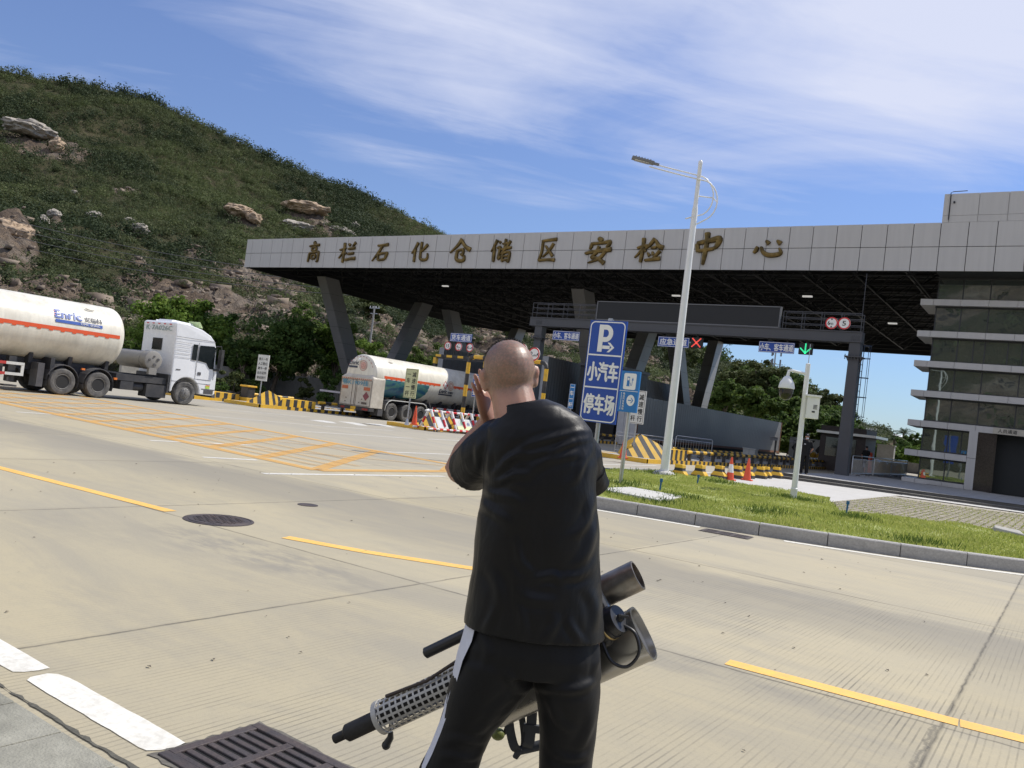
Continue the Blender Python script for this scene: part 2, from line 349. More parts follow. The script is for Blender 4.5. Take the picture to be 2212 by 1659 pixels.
    h = M_('ADD', M_('MULTIPLY', nz(45., 5, .7), .35), M_('MULTIPLY', nz(220., 2, .6), .35))
    for q in hs: h = M_('ADD', h, q)
    h = M_('SUBTRACT', h, M_('MULTIPLY', M_('MAXIMUM', j, ck), 2.))
    b = N('ShaderNodeBump', i_Strength=.35, i_Distance=.006); L(h, b.inputs['Height']); L(b.outputs[0], p.inputs['Normal'])
    return m
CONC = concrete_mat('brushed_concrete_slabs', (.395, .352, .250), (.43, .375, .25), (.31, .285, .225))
PAVE = mat('pavement_stone', (.30, .29, .235), .85, var=.3, scale=9, bump=.4, bscale=90, dirt=(.16, .155, .12), dirt_amt=.6, dscale=3.5)
PLAZA = mat('pale_plaza_paving', (.50, .49, .46), .8, var=.12, scale=3, bump=.2, dirt=(.36, .34, .31), dirt_amt=.4, dscale=.9)
PLATF = mat('platform_tiles', (.34, .335, .32), .75, var=.2, scale=5, bump=.2, dirt=(.22, .21, .2), dirt_amt=.5)
STEPM = mat('dark_step_stone', (.11, .105, .095), .8, var=.3, bump=.2)
KERBM = mat('granite_kerb', (.40, .385, .355), .8, var=.25, scale=30, bump=.25, dirt=(.2, .19, .17), dirt_amt=.4, dscale=2)
SOIL = mat('lawn_soil', (.30, .34, .10), .95, var=.3, scale=2.5, bump=.4, dirt=(.32, .31, .12), dirt_amt=.6, dscale=1.1)

def sheet(name, poly, z, m, kind='structure', grid=None):
    b = MB(); b.add([(x, y, z) for x, y in poly], [tuple(range(len(poly)))]); o = b.build(name, m)
    if o.data.polygons[0].normal.z < 0: o.data.flip_normals()
    return tag(o, kind=kind)
sheet('ground', [(-2500, -2500), (2500, -2500), (2500, 3500), (-2500, 3500)], 0, CONC)

def paint_mat(name, col, wear, wcol=None):
    global nt
    m = bpy.data.materials.new(name); m.use_nodes = True; nt = m.node_tree; nt.nodes.clear()
    o = N('ShaderNodeOutputMaterial'); p = N('ShaderNodeBsdfPrincipled', i_Roughness=.7); t = N('ShaderNodeTexCoord')
    n = N('ShaderNodeTexNoise', i_Scale=1.6, i_Detail=9., i_Roughness=.72); L(t.outputs['Object'], n.inputs[0])
    n2 = N('ShaderNodeTexNoise', i_Scale=22., i_Detail=5., i_Roughness=.7); L(t.outputs['Object'], n2.inputs[0])
    c = N('ShaderNodeMix', data_type='RGBA'); L(ramp(n2.outputs[0], [(.4, 0), (.8, .4)]), c.inputs[0]); c.inputs[6].default_value = (*col, 1); c.inputs[7].default_value = (.42, .38, .30, 1); L(c.outputs[2], p.inputs['Base Color'])
    tr = N('ShaderNodeBsdfTransparent'); mx_ = N('ShaderNodeMixShader')
    a = M_('ADD', M_('MULTIPLY', n.outputs[0], .7), M_('MULTIPLY', n2.outputs[0], .3))
    L(ramp(a, [(.5-wear*.5+.0, 1), (.5-wear*.5+.16, 1-wear)]), mx_.inputs[0]); L(tr.outputs[0], mx_.inputs[1]); L(p.outputs[0], mx_.inputs[2]); L(mx_.outputs[0], o.inputs[0]); return m
PWHITE = paint_mat('white_road_paint', (.76, .74, .66), .20)
PWORN = paint_mat('worn_white_road_paint', (.76, .75, .70), .30)
PYEL = paint_mat('yellow_road_paint', (.86, .49, .10), .14)
PYWORN = paint_mat('worn_yellow_road_paint', (.78, .42, .08), .42)
PYVW = paint_mat('very_worn_yellow_road_paint', (.66, .40, .13), .68)

def strip(b, a, c, w, z=.004, wob=.0, seg=1):
    a = Vector((a[0], a[1], 0)); c = Vector((c[0], c[1], 0)); n = (c-a).normalized(); s = Vector((-n.y, n.x, 0))*w/2
    k = max(1, seg); P = []; Q = []
    for i in range(k+1):
        q = a+(c-a)*(i/k); P.append(q+s*(1+random.uniform(-wob, wob))+Vector((0, 0, z))); Q.append(q-s*(1+random.uniform(-wob, wob))+Vector((0, 0, z)))
    for i in range(k): b.quad(P[i], Q[i], Q[i+1], P[i+1])
def marking(name, segs, w, m, z=.004, wob=.0, seg=1):
    b = MB()
    for a, c in segs: strip(b, a, c, w, z, wob, seg)
    return tag(b.build(name, m), kind='structure')
marking('yellow_centre_line', [((-11.6, 5.12), (-7.98, 5.42)), ((-6.42, 5.68), (-5.6, 5.95)), ((-5.6, 5.95), (-4.2, 6.62)), ((-1.86, 5.70), (-.46, 5.80)), ((-.45, 5.802), (2.6, 6.15)), ((4.5, 6.3), (8, 6.6))], .155, PYEL, wob=.05, seg=8)
b = MB()
for x0, x1 in ((-7.5, -4.08), (-3.97, -2.95), (-1.4, 1.2), (1.35, 4)):   # near edge dashes, brush-rounded ends
    v = [(x0, 2.06), (x0-.03, 2.09), (x0-.035, 2.17), (x0, 2.205)]; k = 14
    v += [(x0+(x1-x0)*i/k, 2.222+random.uniform(-.0025, .0025)) for i in range(1, k)]+[(x1+.01, 2.215), (x1+.015, 2.16), (x1+.0, 2.10), (x1-.03, 2.06)]
    v += [(x1-(x1-x0)*i/k, 2.055+random.uniform(-.0025, .0025)) for i in range(1, k)]
    b.add([(x, y, .004) for x, y in v], [tuple(range(len(v)))])
tag(b.build('white_edge_line', PWHITE), kind='structure')
marking('white_lane_lines', [((-21.3, 9.9), (-21.2, 11.1)), ((-21.6, 6), (-21.45, 8)), ((-15.6, 9.9), (-15.5, 12.4)), ((-12.95, 9.3), (-12.7, 10.3)), ((-10.9, 9.0), (-10.65, 13.4)), ((-15.1, 16.1), (-15.1, 19.7)), ((-15.0, 22), (-14.9, 26)),
    ((-20.6, 18.3), (-20.4, 23.5)), ((-20.5, 24.5), (-21.2, 31)), ((-25.4, 16.9), (-24.0, 22.3)), ((-24.0, 22.4), (-24.1, 26.5)), ((-30.2, 22.0), (-29.9, 27)), ((-11.9, 31.0), (-12.3, 37)), ((-13.6, 22), (-13.7, 30.6))], .15, PWORN, wob=.05, seg=5)
b = MB()
for pts in (((-27.3, 24.6), (-27.9, 25.9), (-27.3, 26.0), (-26.2, 25.2), (-26.3, 24.7)), ((-28.05, 27.0), (-28.2, 28.0), (-27.6, 28.1), (-26.0, 26.9), (-26.1, 26.4)), ((-28.3, 29.0), (-28.4, 30.1), (-27.7, 30.1), (-26.3, 29.1), (-26.4, 28.6)), ((-28.9, 31.2), (-29.1, 32.2), (-28.4, 32.0), (-27.2, 31.0))):
    b.add([(x, y, .004) for x, y in pts], [tuple(range(len(pts)))])
tag(b.build('white_chevron_marks', PWORN), kind='structure')
hx0, hx1, hy0, hy1 = -31.5, -11.35, 10.8, 16.4
marking('yellow_box_outline', [((hx0, hy0+.3), (hx1, hy0-.2)), ((hx0, hy1+.5), (hx1-1.2, hy1-.3)), ((hx1, hy0-.2), (hx1-.05, hy1-2.0)), ((hx1-1.2, hy1-.3), (hx1-.05, hy1-2.0))], .32, PYWORN, z=.008, wob=.05, seg=10)
sg = []; sg2 = []
for i in range(13):
    x = -11.6-i*1.62
    sg.append(((x, hy0+.05), (x-3.75, hy1)))
    if i % 2 == 0: sg2.append(((x-3.9, hy0+.05), (x-.2, hy1)))
marking('yellow_box_diagonals', sg, .28, PYWORN, z=.0045, wob=.06, seg=8)
marking('yellow_box_cross_diagonals', sg2+[((-30, 11.5), (-12, 11.2)), ((-30, 12.9), (-12, 12.3)), ((-30, 12.2), (-12, 11.7)), ((-30.5, 13.8), (-13, 13.2)), ((-30.5, 15.2), (-14, 14.9))], .2, PYVW, z=.012, wob=.08, seg=8)

# near pavement at the lower left, a broken joint along its edge
b = MB()
for i in range(26):
    x0 = -9.0+i*.405
    for j in range(5):
        y1 = 1.90-j*.56
        b.box(x0+.004, x0+.401, y1-.552, y1, -.05, .008)
tag(b.build('pavement', PAVE, bevel=.004), kind='structure')
b = MB(); k = 240; v0 = []; v1 = []
for i in range(k+1):
    x = -9+10.5*i/k; v0.append((x, 1.935+random.uniform(-.006, .006), .005)); v1.append((x, 1.945+random.uniform(-.004, .014), .005))
for i in range(k): b.quad(v0[i], v0[i+1], v1[i+1], v1[i])
tag(b.build('pavement_edge_joint', mat('joint_dirt', (.10, .095, .075), .95, var=.5, scale=40)), kind='structure')

# kerb line round the lawn
kp = [(-10.95, 27.4), (-11.1, 24.5), (-11.15, 20.5), (-10.95, 17.2), (-10.3, 14.9), (-9.2, 13.5), (-8.0, 12.95), (-6.8, 12.97), (-5.9, 13.15), (-4.9, 13.35), (-3.9, 13.6), (-2.9, 13.95), (-1.9, 14.38), (-.9, 14.95), (.1, 15.65), (1.2, 16.6), (2.5, 18.1), (4., 20.2), (6, 23.5)]
def catmull(P, k):
    o = []
    for i in range(len(P)-1):
        p0, p1, p2, p3 = (Vector(P[max(0, min(len(P)-1, i+d))]) for d in (-1, 0, 1, 2))
        for j in range(k):
            t = j/k; o.append(.5*((2*p1)+(p2-p0)*t+(2*p0-5*p1+4*p2-p3)*t*t+(3*p1-p0-3*p2+p3)*t**3))
    return o+[Vector(P[-1])]
kc = catmull([(*p, 0) for p in kp], 8)
def offset(C, d):
    o = []
    for i, p in enumerate(C):
        t = (C[min(i+1, len(C)-1)]-C[max(0, i-1)]).normalized(); o.append(p+Vector((-t.y, t.x, 0))*d)
    return o
inner = offset(kc, .15); road = offset(kc, -.32); road2 = offset(kc, -.16)
b = MB(); acc = 0; start = 0; KH = .20
for i in range(len(kc)-1):
    acc += (kc[i+1]-kc[i]).length
    if acc > .95 or i == len(kc)-2:
        e = i+1; j0 = start
        R_ = []
        for q in range(j0, e+1):
            f = .006 if q in (j0, e) else 0; t = (kc[min(q+1, len(kc)-1)]-kc[max(0, q-1)]).normalized()*(f if q == j0 else -f)
            a, c = kc[q]+t, inner[q]+t; n = (c-a).normalized()
            R_.append([a-Vector((0, 0, .05)), a+Vector((0, 0, KH-.02)), a+n*.02+Vector((0, 0, KH)), c+Vector((0, 0, KH)), c-Vector((0, 0, .05))])
        b.rings(R_); start = e; acc = 0
tag(b.build('kerb', KERBM, bevel=.006), kind='structure')
b = MB(); gap = lambda p: -5.0 < p.x < -3.9 and p.y < 14.5
for i in range(len(kc)-1):
    if not (gap(kc[i]) or gap(kc[i+1])): b.quad(*[p+Vector((0, 0, .004)) for p in (road[i], road[i+1], road2[i+1], road2[i])])
tag(b.build('kerb_side_line', PWHITE), kind='structure')

# lawn: a low mound inside the kerb, cut off by the plaza and the grass pavers
far_edge = [(6.2, 25.5), (2.5, 24.6), (.2, 23.4), (-1.7, 22.3), (-3.0, 20.8), (-4.4, 20.4), (-5.2, 22.6), (-5.75, 25.0), (-7.4, 25.9), (-9.0, 25.7), (-10.6, 27.2)]
lawn_poly = [Vector((p.x, p.y)) for p in offset(kc, .14)[4:]]+[Vector(p) for p in far_edge]
LP = np.array([(p.x, p.y) for p in lawn_poly])
def inside(P, poly):
    x, y = P[:, 0], P[:, 1]; c = np.zeros(len(P), bool); j = len(poly)-1
    for i in range(len(poly)):
        xi, yi = poly[i]; xj, yj = poly[j]
        c ^= ((yi > y) != (yj > y)) & (x < (xj-xi)*(y-yi)/(yj-yi+1e-12)+xi); j = i
    return c
def lawn_z(x, y): return .19+.035*np.sin(x*1.1+.5)*np.cos(y*.8)+.02*np.sin(x*2.9+y*2.1)-.012*np.maximum(0, y-19)
b = MB(); bm = bmesh.new(); vs = [bm.verts.new((p.x, p.y, 0)) for p in lawn_poly]; bm.faces.new(vs); bmesh.ops.triangulate(bm, faces=bm.faces)
for _ in range(3): bmesh.ops.subdivide_edges(bm, edges=[e for e in bm.edges if e.calc_length() > .5], cuts=1); bmesh.ops.triangulate(bm, faces=bm.faces)
for v in bm.verts: v.co.z = lawn_z(v.co.x, v.co.y)-(.02 if v.is_boundary else 0)
me = bpy.data.meshes.new('lawn'); bm.normal_update(); bm.to_mesh(me); bm.free(); me.materials.append(SOIL)
lawn = bpy.data.objects.new('lawn', me); COL.objects.link(lawn); tag(lawn, kind='structure')
GRASS = leaf_mat('lawn_grass', (.20, .25, .045), (.37, .42, .10), (.56, .54, .20), .9, .4)
P = rng.uniform((-11.2, 12.9), (2.2, 27.5), (330000, 2)); P = P[inside(P, LP)]
dn = np.hypot(P[:, 0], P[:, 1]); keep = rng.random(len(P)) < np.clip((17./dn)**2, .25, 1)
tuft = np.array([noise.noise((x*.9, y*.9, 3.)) for x, y in P]); keep &= rng.random(len(P)) < np.clip(.8+tuft*.9, .3, 1); P = P[keep]; tuft = tuft[keep]; n = len(P)
h = rng.uniform(.018, .05, n)*(1+np.clip(tuft, 0, 1)*1.1); a = rng.uniform(0, 2*pi, n); w = rng.uniform(.006, .012, n); z = lawn_z(P[:, 0], P[:, 1])-.004
dx, dy = np.cos(a)*w, np.sin(a)*w; ln = rng.normal(0, .35, (n, 2))*h[:, None]
V = np.empty((n, 4, 3)); V[:, 0] = np.c_[P[:, 0]-dx, P[:, 1]-dy, z]; V[:, 1] = np.c_[P[:, 0]+dx, P[:, 1]+dy, z]
V[:, 2] = np.c_[P[:, 0]+dx*.3+ln[:, 0], P[:, 1]+dy*.3+ln[:, 1], z+h]; V[:, 3] = np.c_[P[:, 0]-dx*.3+ln[:, 0], P[:, 1]-dy*.3+ln[:, 1], z+h]
n2 = 2600; ctr = np.array([(-6.2, 14.0), (-6.3, 15.4), (-7.4, 14.0), (-7.4, 15.5), (-5.8, 21.2), (-5.5, 21.4), (-10.2, 22.9), (-8.4, 16.9), (-2.0, 15.2), (-3.6, 17.8), (-8.7, 24.0), (-4.6, 15.4)])
Q = ctr[rng.integers(0, len(ctr), n2)]+rng.normal(scale=.28, size=(n2, 2)); Q = Q[inside(Q, LP)]; n2 = len(Q); h2 = rng.uniform(.05, .13, n2); a2 = rng.uniform(0, 6.28, n2); w2 = rng.uniform(.006, .013, n2); z2 = lawn_z(Q[:, 0], Q[:, 1]); l2 = rng.normal(0, .4, (n2, 2))*h2[:, None]
V2 = np.empty((n2, 4, 3)); cx2, sx2 = np.cos(a2)*w2, np.sin(a2)*w2; V2[:, 0] = np.c_[Q[:, 0]-cx2, Q[:, 1]-sx2, z2]; V2[:, 1] = np.c_[Q[:, 0]+cx2, Q[:, 1]+sx2, z2]; V2[:, 2] = np.c_[Q[:, 0]+cx2*.4+l2[:, 0], Q[:, 1]+sx2*.4+l2[:, 1], z2+h2]; V2[:, 3] = np.c_[Q[:, 0]-cx2*.4+l2[:, 0], Q[:, 1]-sx2*.4+l2[:, 1], z2+h2]
tag(array_mesh('weeds', V2.reshape(-1, 3), np.arange(n2*4).reshape(-1, 4), leaf_mat('dark_weeds', (.05, .09, .015), (.10, .16, .03), (.18, .22, .06), 1., .3)), 'darker weed tufts round the slab and poles in the lawn', 'weeds', kind='stuff')
tag(array_mesh('grass', V.reshape(-1, 3), np.arange(n*4).reshape(-1, 4), GRASS), 'short mown grass covering the kerbed lawn', 'grass', kind='stuff')

# pale plaza between the concrete blocks and the pavers, in long courses, and the pavers with grass in their cells
b = MB()
for i in range(11):
    y = 24.6+i*1.32
    b.box(-10.05, -5.72, y+.006, y+1.314, -.04, .02)
b.box(-11.0, -10.056, 23.5, 36, -.04, .016)
tag(b.build('plaza', PLAZA, bevel=.006), kind='structure')
PAVER = mat('grass_paver_concrete', (.39, .35, .27), .9, var=.3, scale=6, bump=.3, dirt=(.25, .23, .15), dirt_amt=.6, dscale=1.2)
b = MB(); pv = []
for i in range(64):
    for j in range(74):
        pv.append((-5.6+i*.20, 20.1+j*.20))
pv = np.array(pv); pp = np.array([(-5.66, 25.1), (-5.2, 22.6), (-4.4, 20.4), (-3.0, 20.8), (-1.7, 22.3), (.2, 23.4), (2.5, 24.6), (6.2, 25.5), (7, 36), (-1.4, 34.9), (-5.66, 33)])
for x, y in pv[inside(pv, pp)]:
    o = .05*(int(round(y/.2)) % 2); b.box(x+o-.085, x+o+.06, y-.09, y+.045, -.05, .028+random.uniform(-.004, .004))
tag(b.build('grass_paver_field', PAVER), kind='structure')
sheet('paver_soil', [tuple(p) for p in pp], .006, mat('paver_cell_soil', (.20, .185, .10), .95, var=.4, scale=8, dirt=(.26, .23, .15), dirt_amt=.6))
n = 9000; P = rng.uniform((-5.6, 20.2), (3., 35), (n, 2)); P = P[inside(P, pp)]; n = len(P); a = rng.uniform(0, 6.28, n); h = rng.uniform(.02, .05, n); w = .012
V = np.empty((n, 4, 3)); V[:, 0] = np.c_[P[:, 0]-np.cos(a)*w, P[:, 1]-np.sin(a)*w, 0*a]; V[:, 1] = np.c_[P[:, 0]+np.cos(a)*w, P[:, 1]+np.sin(a)*w, 0*a]; V[:, 2] = V[:, 1]+np.c_[0*a, 0*a, h]; V[:, 3] = V[:, 0]+np.c_[0*a, 0*a, h]
tag(array_mesh('weeds', V.reshape(-1, 3), np.arange(n*4).reshape(-1, 4), GRASS), 'sparse grass in the cells of the pavers', 'grass', kind='stuff')

# platform with two dark steps (front edge runs a little askew)
def sy(x): return 35.45+(x+10.3)*.27
b = MB(); bt = MB(); bw = MB()
for k_, (z0, z1, off) in enumerate(((-.05, .125, 0), (-.05, .25, .42))):
    x0, x1 = -10.25, 14
    b.add([(x0, sy(x0)+off, z0), (x1, sy(x1)+off, z0), (x1, 49.6, z0), (x0, 49.6, z0), (x0, sy(x0)+off, z1), (x1, sy(x1)+off, z1), (x1, 49.6, z1), (x0, 49.6, z1)], [(3, 2, 1, 0), (0, 1, 5, 4), (1, 2, 6, 5), (2, 3, 7, 6), (3, 0, 4, 7)])
    bt.add([(x0, sy(x0)+off-.02, z1+.001), (x1, sy(x1)+off-.02, z1+.001), (x1, sy(x1)+off+(.44 if k_ == 0 else .0), z1+.001), (x0, sy(x0)+off+(.44 if k_ == 0 else .0), z1+.001)], [(0, 1, 2, 3)])
for i in range(26):
    for j in range(18):
        x = -10.25+i*.93; y0 = sy(x)+.42+j*.8; y1 = y0+.792; q0 = sy(x+.93)-sy(x)
        if y1 < 62 and (x < -7.4 or y1 < 49.4): b_ = bw.add([(x+.004, y0, .254), (x+.926, y0+q0, .254), (x+.926, y1+q0, .254), (x+.004, y1, .254)], [(0, 1, 2, 3)])
b.box(-10.25, -7.45, 49.6, 66, -.05, .25)
tag(b.build('platform_steps', STEPM), kind='structure'); tag(bt.build('step_treads', mat('step_tread_stone', (.22, .21, .185), .8, var=.25, bump=.2)), kind='structure'); tag(bw.build('platform_paving', PLATF), kind='structure')
sheet('plaza_border', [(-5.66, sy(-5.66)-1.5), (9, sy(9)-1.5), (9, sy(9)-.01), (-5.66, sy(-5.66)-.01)], .031, PLAZA)

# ------------------------------------------------------------ the hill behind, its scrub, rocks
sky_px = [(-900, 130), (-400, 120), (0, 150), (90, 172), (180, 180), (320, 215), (500, 300), (600, 348), (690, 388), (760, 412), (800, 432), (880, 470), (960, 508), (1060, 558), (1200, 622), (1340, 690), (1480, 752), (1535, 776), (1700, 850), (1850, 915), (2100, 985), (2500, 1030)]
_az = []; _el = []
for x, y in sky_px:
    d = ray(x, y); _az.append(-atan2(-d.x, d.y)); _el.append(d.z/hypot(d.x, d.y))
_az = np.array(_az); _el = np.array(_el)            # azimuth from +Y, clockwise
def ridge_el(a): return np.interp(a, _az, _el)
_ta = np.radians([-110, -80, -66, -55, -48, -41, -35, -28, -20, -8, 10])
def toe_r(a): return np.interp(a, _ta, [75, 76, 78, 86, 98, 112, 122, 132, 150, 170, 190])
def ridge_r(a): return np.interp(a, _ta, [400, 400, 390, 370, 350, 330, 310, 290, 270, 260, 260])
def fbm(x, y, z=0., o=5):
    return noise.fractal((x, y, z), .9, 2.1, o)
_C = {}
def rock_mask(a, t):
    """bare ground and rock: cut slope near the toe, landslip scars higher up (terrain co-ordinates)"""
    k = fbm(a*14, t*7, 3.3, 6)
    k2 = fbm(a*5+9, t*4, 8.1, 4)
    toe = max(0., 1-abs(t-.085)/.10)*(.75+.5*k2)
    if a > R(-53): toe = max(toe, max(0., 1-abs(t-.13)/.30)*.95*min(1, (a-R(-53))/R(3)))      # quarried face behind the canopy
    s = 0.
    for a0, t0, ra, rt, g in SCARS:
        s = max(s, g*(1-hypot((a-a0)/ra, (t-t0)/rt)))
    return max(toe+.5*k-.15, s*1.9+.55*k-.1)
def prof(t): return np.where(t < .12, .27*np.sin(np.clip(t/.12, 0, 1)*pi/2)**.8, .27+.73*((np.clip(t, .12, 1)-.12)/.88)**.92)
def hill_h(a, t):
    r = toe_r(a)+t*(ridge_r(a)-toe_r(a))
    return r, r*ridge_el(a)*prof(t)*1.0+CAM_H*min(1, t*8)-(1-min(1, t*30))*.3
SCARS = []
def px_scar(x, y, wx, wy, g):       # where a scar is seen on the slope -> (azimuth, height fraction)
    d = ray(x, y); a = -atan2(-d.x, d.y); e = d.z/hypot(d.x, d.y)/float(ridge_el(a))
    ts = np.linspace(0, 1, 400); t = float(ts[np.argmin(abs(prof(ts)-e))]); SCARS.append((a, t, wx/1789., wy/1789.*3.2/max(.25, float(ridge_el(a))*3), g))
for s in ((80, 310, 110, 34, .9), (20, 530, 60, 44, 1.), (520, 480, 60, 24, 1.), (660, 480, 75, 24, 1.), (700, 505, 70, 16, .8), (120, 480, 24, 40, .7), (270, 410, 40, 18, .5), (440, 640, 240, 44, 1.), (560, 610, 170, 34, .9), (150, 610, 120, 22, .7), (330, 590, 70, 20, .6), (420, 545, 50, 22, .7), (620, 560, 36, 20, .6), (300, 560, 30, 14, .5), (210, 640, 80, 20, .6), (820, 690, 90, 50, .8), (890, 720, 60, 40, .8), (1060, 735, 70, 40, .9), (1180, 740, 110, 50, 1.), (1380, 790, 70, 50, .8), (1300, 760, 60, 50, .8)): px_scar(*s)
NA, NT = 560, 190
A = np.linspace(R(-104), R(8), NA); T = np.concatenate([np.linspace(-.03, .2, 90), np.linspace(.21, 1, 90), np.linspace(1.03, 1.5, 10)])
V = np.empty((NT, NA, 3)); RK = np.zeros((NT, NA))
for i, t in enumerate(T):
    for j, a in enumerate(A):
        tt = min(max(t, 0), 1.); r, h = hill_h(a, tt); 
        if t < 0: h = -.6
        if t > 1: r = float(ridge_r(a)*(1+(t-1)*1.2)); h = h*(1-(t-1)*.9)
        rk = rock_mask(a, t) if t <= 1 else 0
        x, y = r*sin(a), r*cos(a)
        amp = min(1., max(0., t)*9)*(1-.8*max(0, min(1, (t-.9)/.1)))
        h += amp*(fbm(x*.018, y*.018, .5, 4)*2.6+fbm(x*.09, y*.09, 2., 3)*.7)
        if rk > .25: h += amp*(abs(fbm(x*.16, y*.16, h*.12, 5))*2.2+abs(fbm(x*.5, y*.5, h*.4, 4))*1.1+max(0, fbm(x*.05+7, y*.05, h*.3, 4))*3.)*min(1., rk)-.3
        V[i, j] = (x, y, h); RK[i, j] = min(1., max(0., rk))
V0 = V.copy()
idx = np.arange(NT*NA).reshape(NT, NA)
F = np.stack([idx[:-1, :-1], idx[:-1, 1:], idx[1:, 1:], idx[1:, :-1]], -1).reshape(-1, 4)
m = bpy.data.materials.new('hillside_soil_and_rock'); m.use_nodes = True; nt = m.node_tree; nt.nodes.clear()
o = N('ShaderNodeOutputMaterial'); p = N('ShaderNodeBsdfPrincipled', i_Roughness=.95); p.inputs['Specular IOR Level'].default_value = .1; L(p.outputs[0], o.inputs[0]); t = N('ShaderNodeTexCoord')
at = N('ShaderNodeAttribute', attribute_name='bare')
def hn(sc, det=7., ro=.65, s=(1, 1, 1)):
    mp = N('ShaderNodeMapping'); mp.inputs['Scale'].default_value = s; L(t.outputs['Object'], mp.inputs[0]); n = N('ShaderNodeTexNoise', i_Scale=sc, i_Detail=det, i_Roughness=ro); L(mp.outputs[0], n.inputs[0]); return n.outputs[0]
def hm(f, a, b_):
    n = N('ShaderNodeMix', data_type='RGBA'); L(f, n.inputs[0])
    for q, k in ((a, 6), (b_, 7)):
        if isinstance(q, tuple): n.inputs[k].default_value = (*q, 1)
        else: L(q, n.inputs[k])
    return n.outputs[2]
green = hm(ramp(hn(.05), [(.35, 0), (.65, 1)]), (.040, .050, .022), (.075, .072, .036))
green = hm(ramp(hn(.35), [(.4, 0), (.75, .8)]), green, (.11, .088, .052))
rock = hm(ramp(hn(.14, 8, .7), [(.35, 0), (.6, 1)]), (.105, .078, .058), (.235, .18, .13))
rock = hm(ramp(hn(.5, 8, .72, (1, 1, 2.2)), [(.44, 0), (.62, .9)]), rock, (.085, .07, .06))
rock = hm(ramp(hn(.09, 5, .6), [(.52, 0), (.68, .8)]), rock, (.29, .25, .205))
f = ramp(M_('ADD', at.outputs['Fac'], M_('MULTIPLY', M_('SUBTRACT', hn(.5, 6, .7), .5), .9)), [(.25, 0), (.5, 1)])
L(hm(f, green, rock), p.inputs['Base Color'])
bp = N('ShaderNodeBump', i_Strength=1., i_Distance=1.6); L(M_('ADD', hn(.45, 8, .7), M_('MULTIPLY', hn(1.6, 6, .7), .35)), bp.inputs['Height']); L(bp.outputs[0], p.inputs['Normal'])
hill = array_mesh('hill', V.reshape(-1, 3), F, m, smooth=False)
at_ = hill.data.attributes.new('bare', 'FLOAT', 'POINT'); at_.data.foreach_set('value', RK.ravel().astype(np.float32)); tag(hill, kind='structure')

def leaf_cloud(C, RAD, n_leaf, size, up=.35, flat=.8, seed=1, core=.0):
    """leaf-sized quads spread through clumps: C (k,3) centres, RAD (k,) radii"""
    g = np.random.default_rng(seed); k = len(C); n = k*n_leaf
    d = g.normal(size=(n, 3)); d /= np.linalg.norm(d, axis=1)[:, None]
    rr = g.random(n)**(1/2.2); c = np.repeat(C, n_leaf, 0); r = np.repeat(RAD, n_leaf)
    off = d*(rr*r)[:, None]; off[:, 2] *= flat
    nrm = d+g.normal(scale=.55, size=(n, 3)); nrm[:, 2] += up; nrm /= np.linalg.norm(nrm, axis=1)[:, None]
    tg = np.cross(nrm, g.normal(size=(n, 3))); tg /= np.linalg.norm(tg, axis=1)[:, None]+1e-9; bt = np.cross(nrm, tg)
    s = (np.repeat(np.broadcast_to(size, k), n_leaf) if np.ndim(size) else size)*g.uniform(.6, 1.3, n)
    P = c+off; w = s*.5; hh = s*g.uniform(.55, .9, n)
    V = np.empty((n, 4, 3)); V[:, 0] = P-tg*w[:, None]; V[:, 1] = P+bt*hh[:, None]*.5-nrm*(s*.12)[:, None]; V[:, 2] = P+tg*w[:, None]; V[:, 3] = P-bt*hh[:, None]*.5-nrm*(s*.12)[:, None]
    return V.reshape(-1, 3), np.arange(n*4).reshape(-1, 4)
SCRUB = leaf_mat('hill_scrub', (.046, .064, .028), (.072, .092, .038), (.115, .125, .058), .022, .35)
SCRUB3 = leaf_mat('hill_scrub_dark', (.024, .040, .018), (.042, .060, .026), (.075, .09, .042), .03, .3)
SCRUB2 = leaf_mat('hill_scrub_bright', (.060, .082, .030), (.092, .118, .044), (.14, .15, .068), .05, .35)
C = []; Rd = []; g = np.random.default_rng(5)
while len(C) < 27000:
    a = g.uniform(R(-78), R(-10)); t = g.random()**.85*1.02
    r, h = hill_h(a, min(t, 1.)); 
    if t > 1: r *= 1.01
    i = int(np.searchsorted(T, t)); j = int((a-A[0])/(A[-1]-A[0])*(NA-1)); i = min(i, NT-1)
    rk = RK[i, j]
    if g.random() < rk*1.05-.10: continue
    x, y = r*sin(a), r*cos(a); cl_ = noise.noise((x*.03, y*.03, 1.)); cl2 = noise.noise((x*.12, y*.12, 5.))
    if g.random() > .88+cl_*.7+cl2*.4: continue
    z = V0[i, j, 2]; s = g.uniform(.7, 1.9)*(1+.5*max(0, cl_))*(r/260)**.35
    if t > .97: s *= g.choice([.7, .8, 1.5])
    C.append((x, y, z+s*.28)); Rd.append(s*(1.45 if noise.noise((x*.022, y*.022, 9.))+.6*noise.noise((x*.09, y*.09, 2.)) < -.12 else 1.))
C = np.array(C); Rd = np.array(Rd)
v, f = leaf_cloud(C, Rd, 58, Rd*.20+.10, up=.5, flat=.8, seed=3)
pn = np.array([noise.noise((c[0]*.022, c[1]*.022, 9.))+.6*noise.noise((c[0]*.09, c[1]*.09, 2.)) for c in C]); mi = np.repeat(np.where(pn > .2, 1, np.where(pn < -.12, 2, 0)), 58)
tag(array_mesh('hillside_scrub', v, f, [SCRUB, SCRUB2, SCRUB3], mi=mi), 'dense dark green scrub covering the hillside', 'shrubs', kind='stuff')
g = np.random.default_rng(31); VV = []; FF = []; k = 0     # broken rock lying on the bare ground
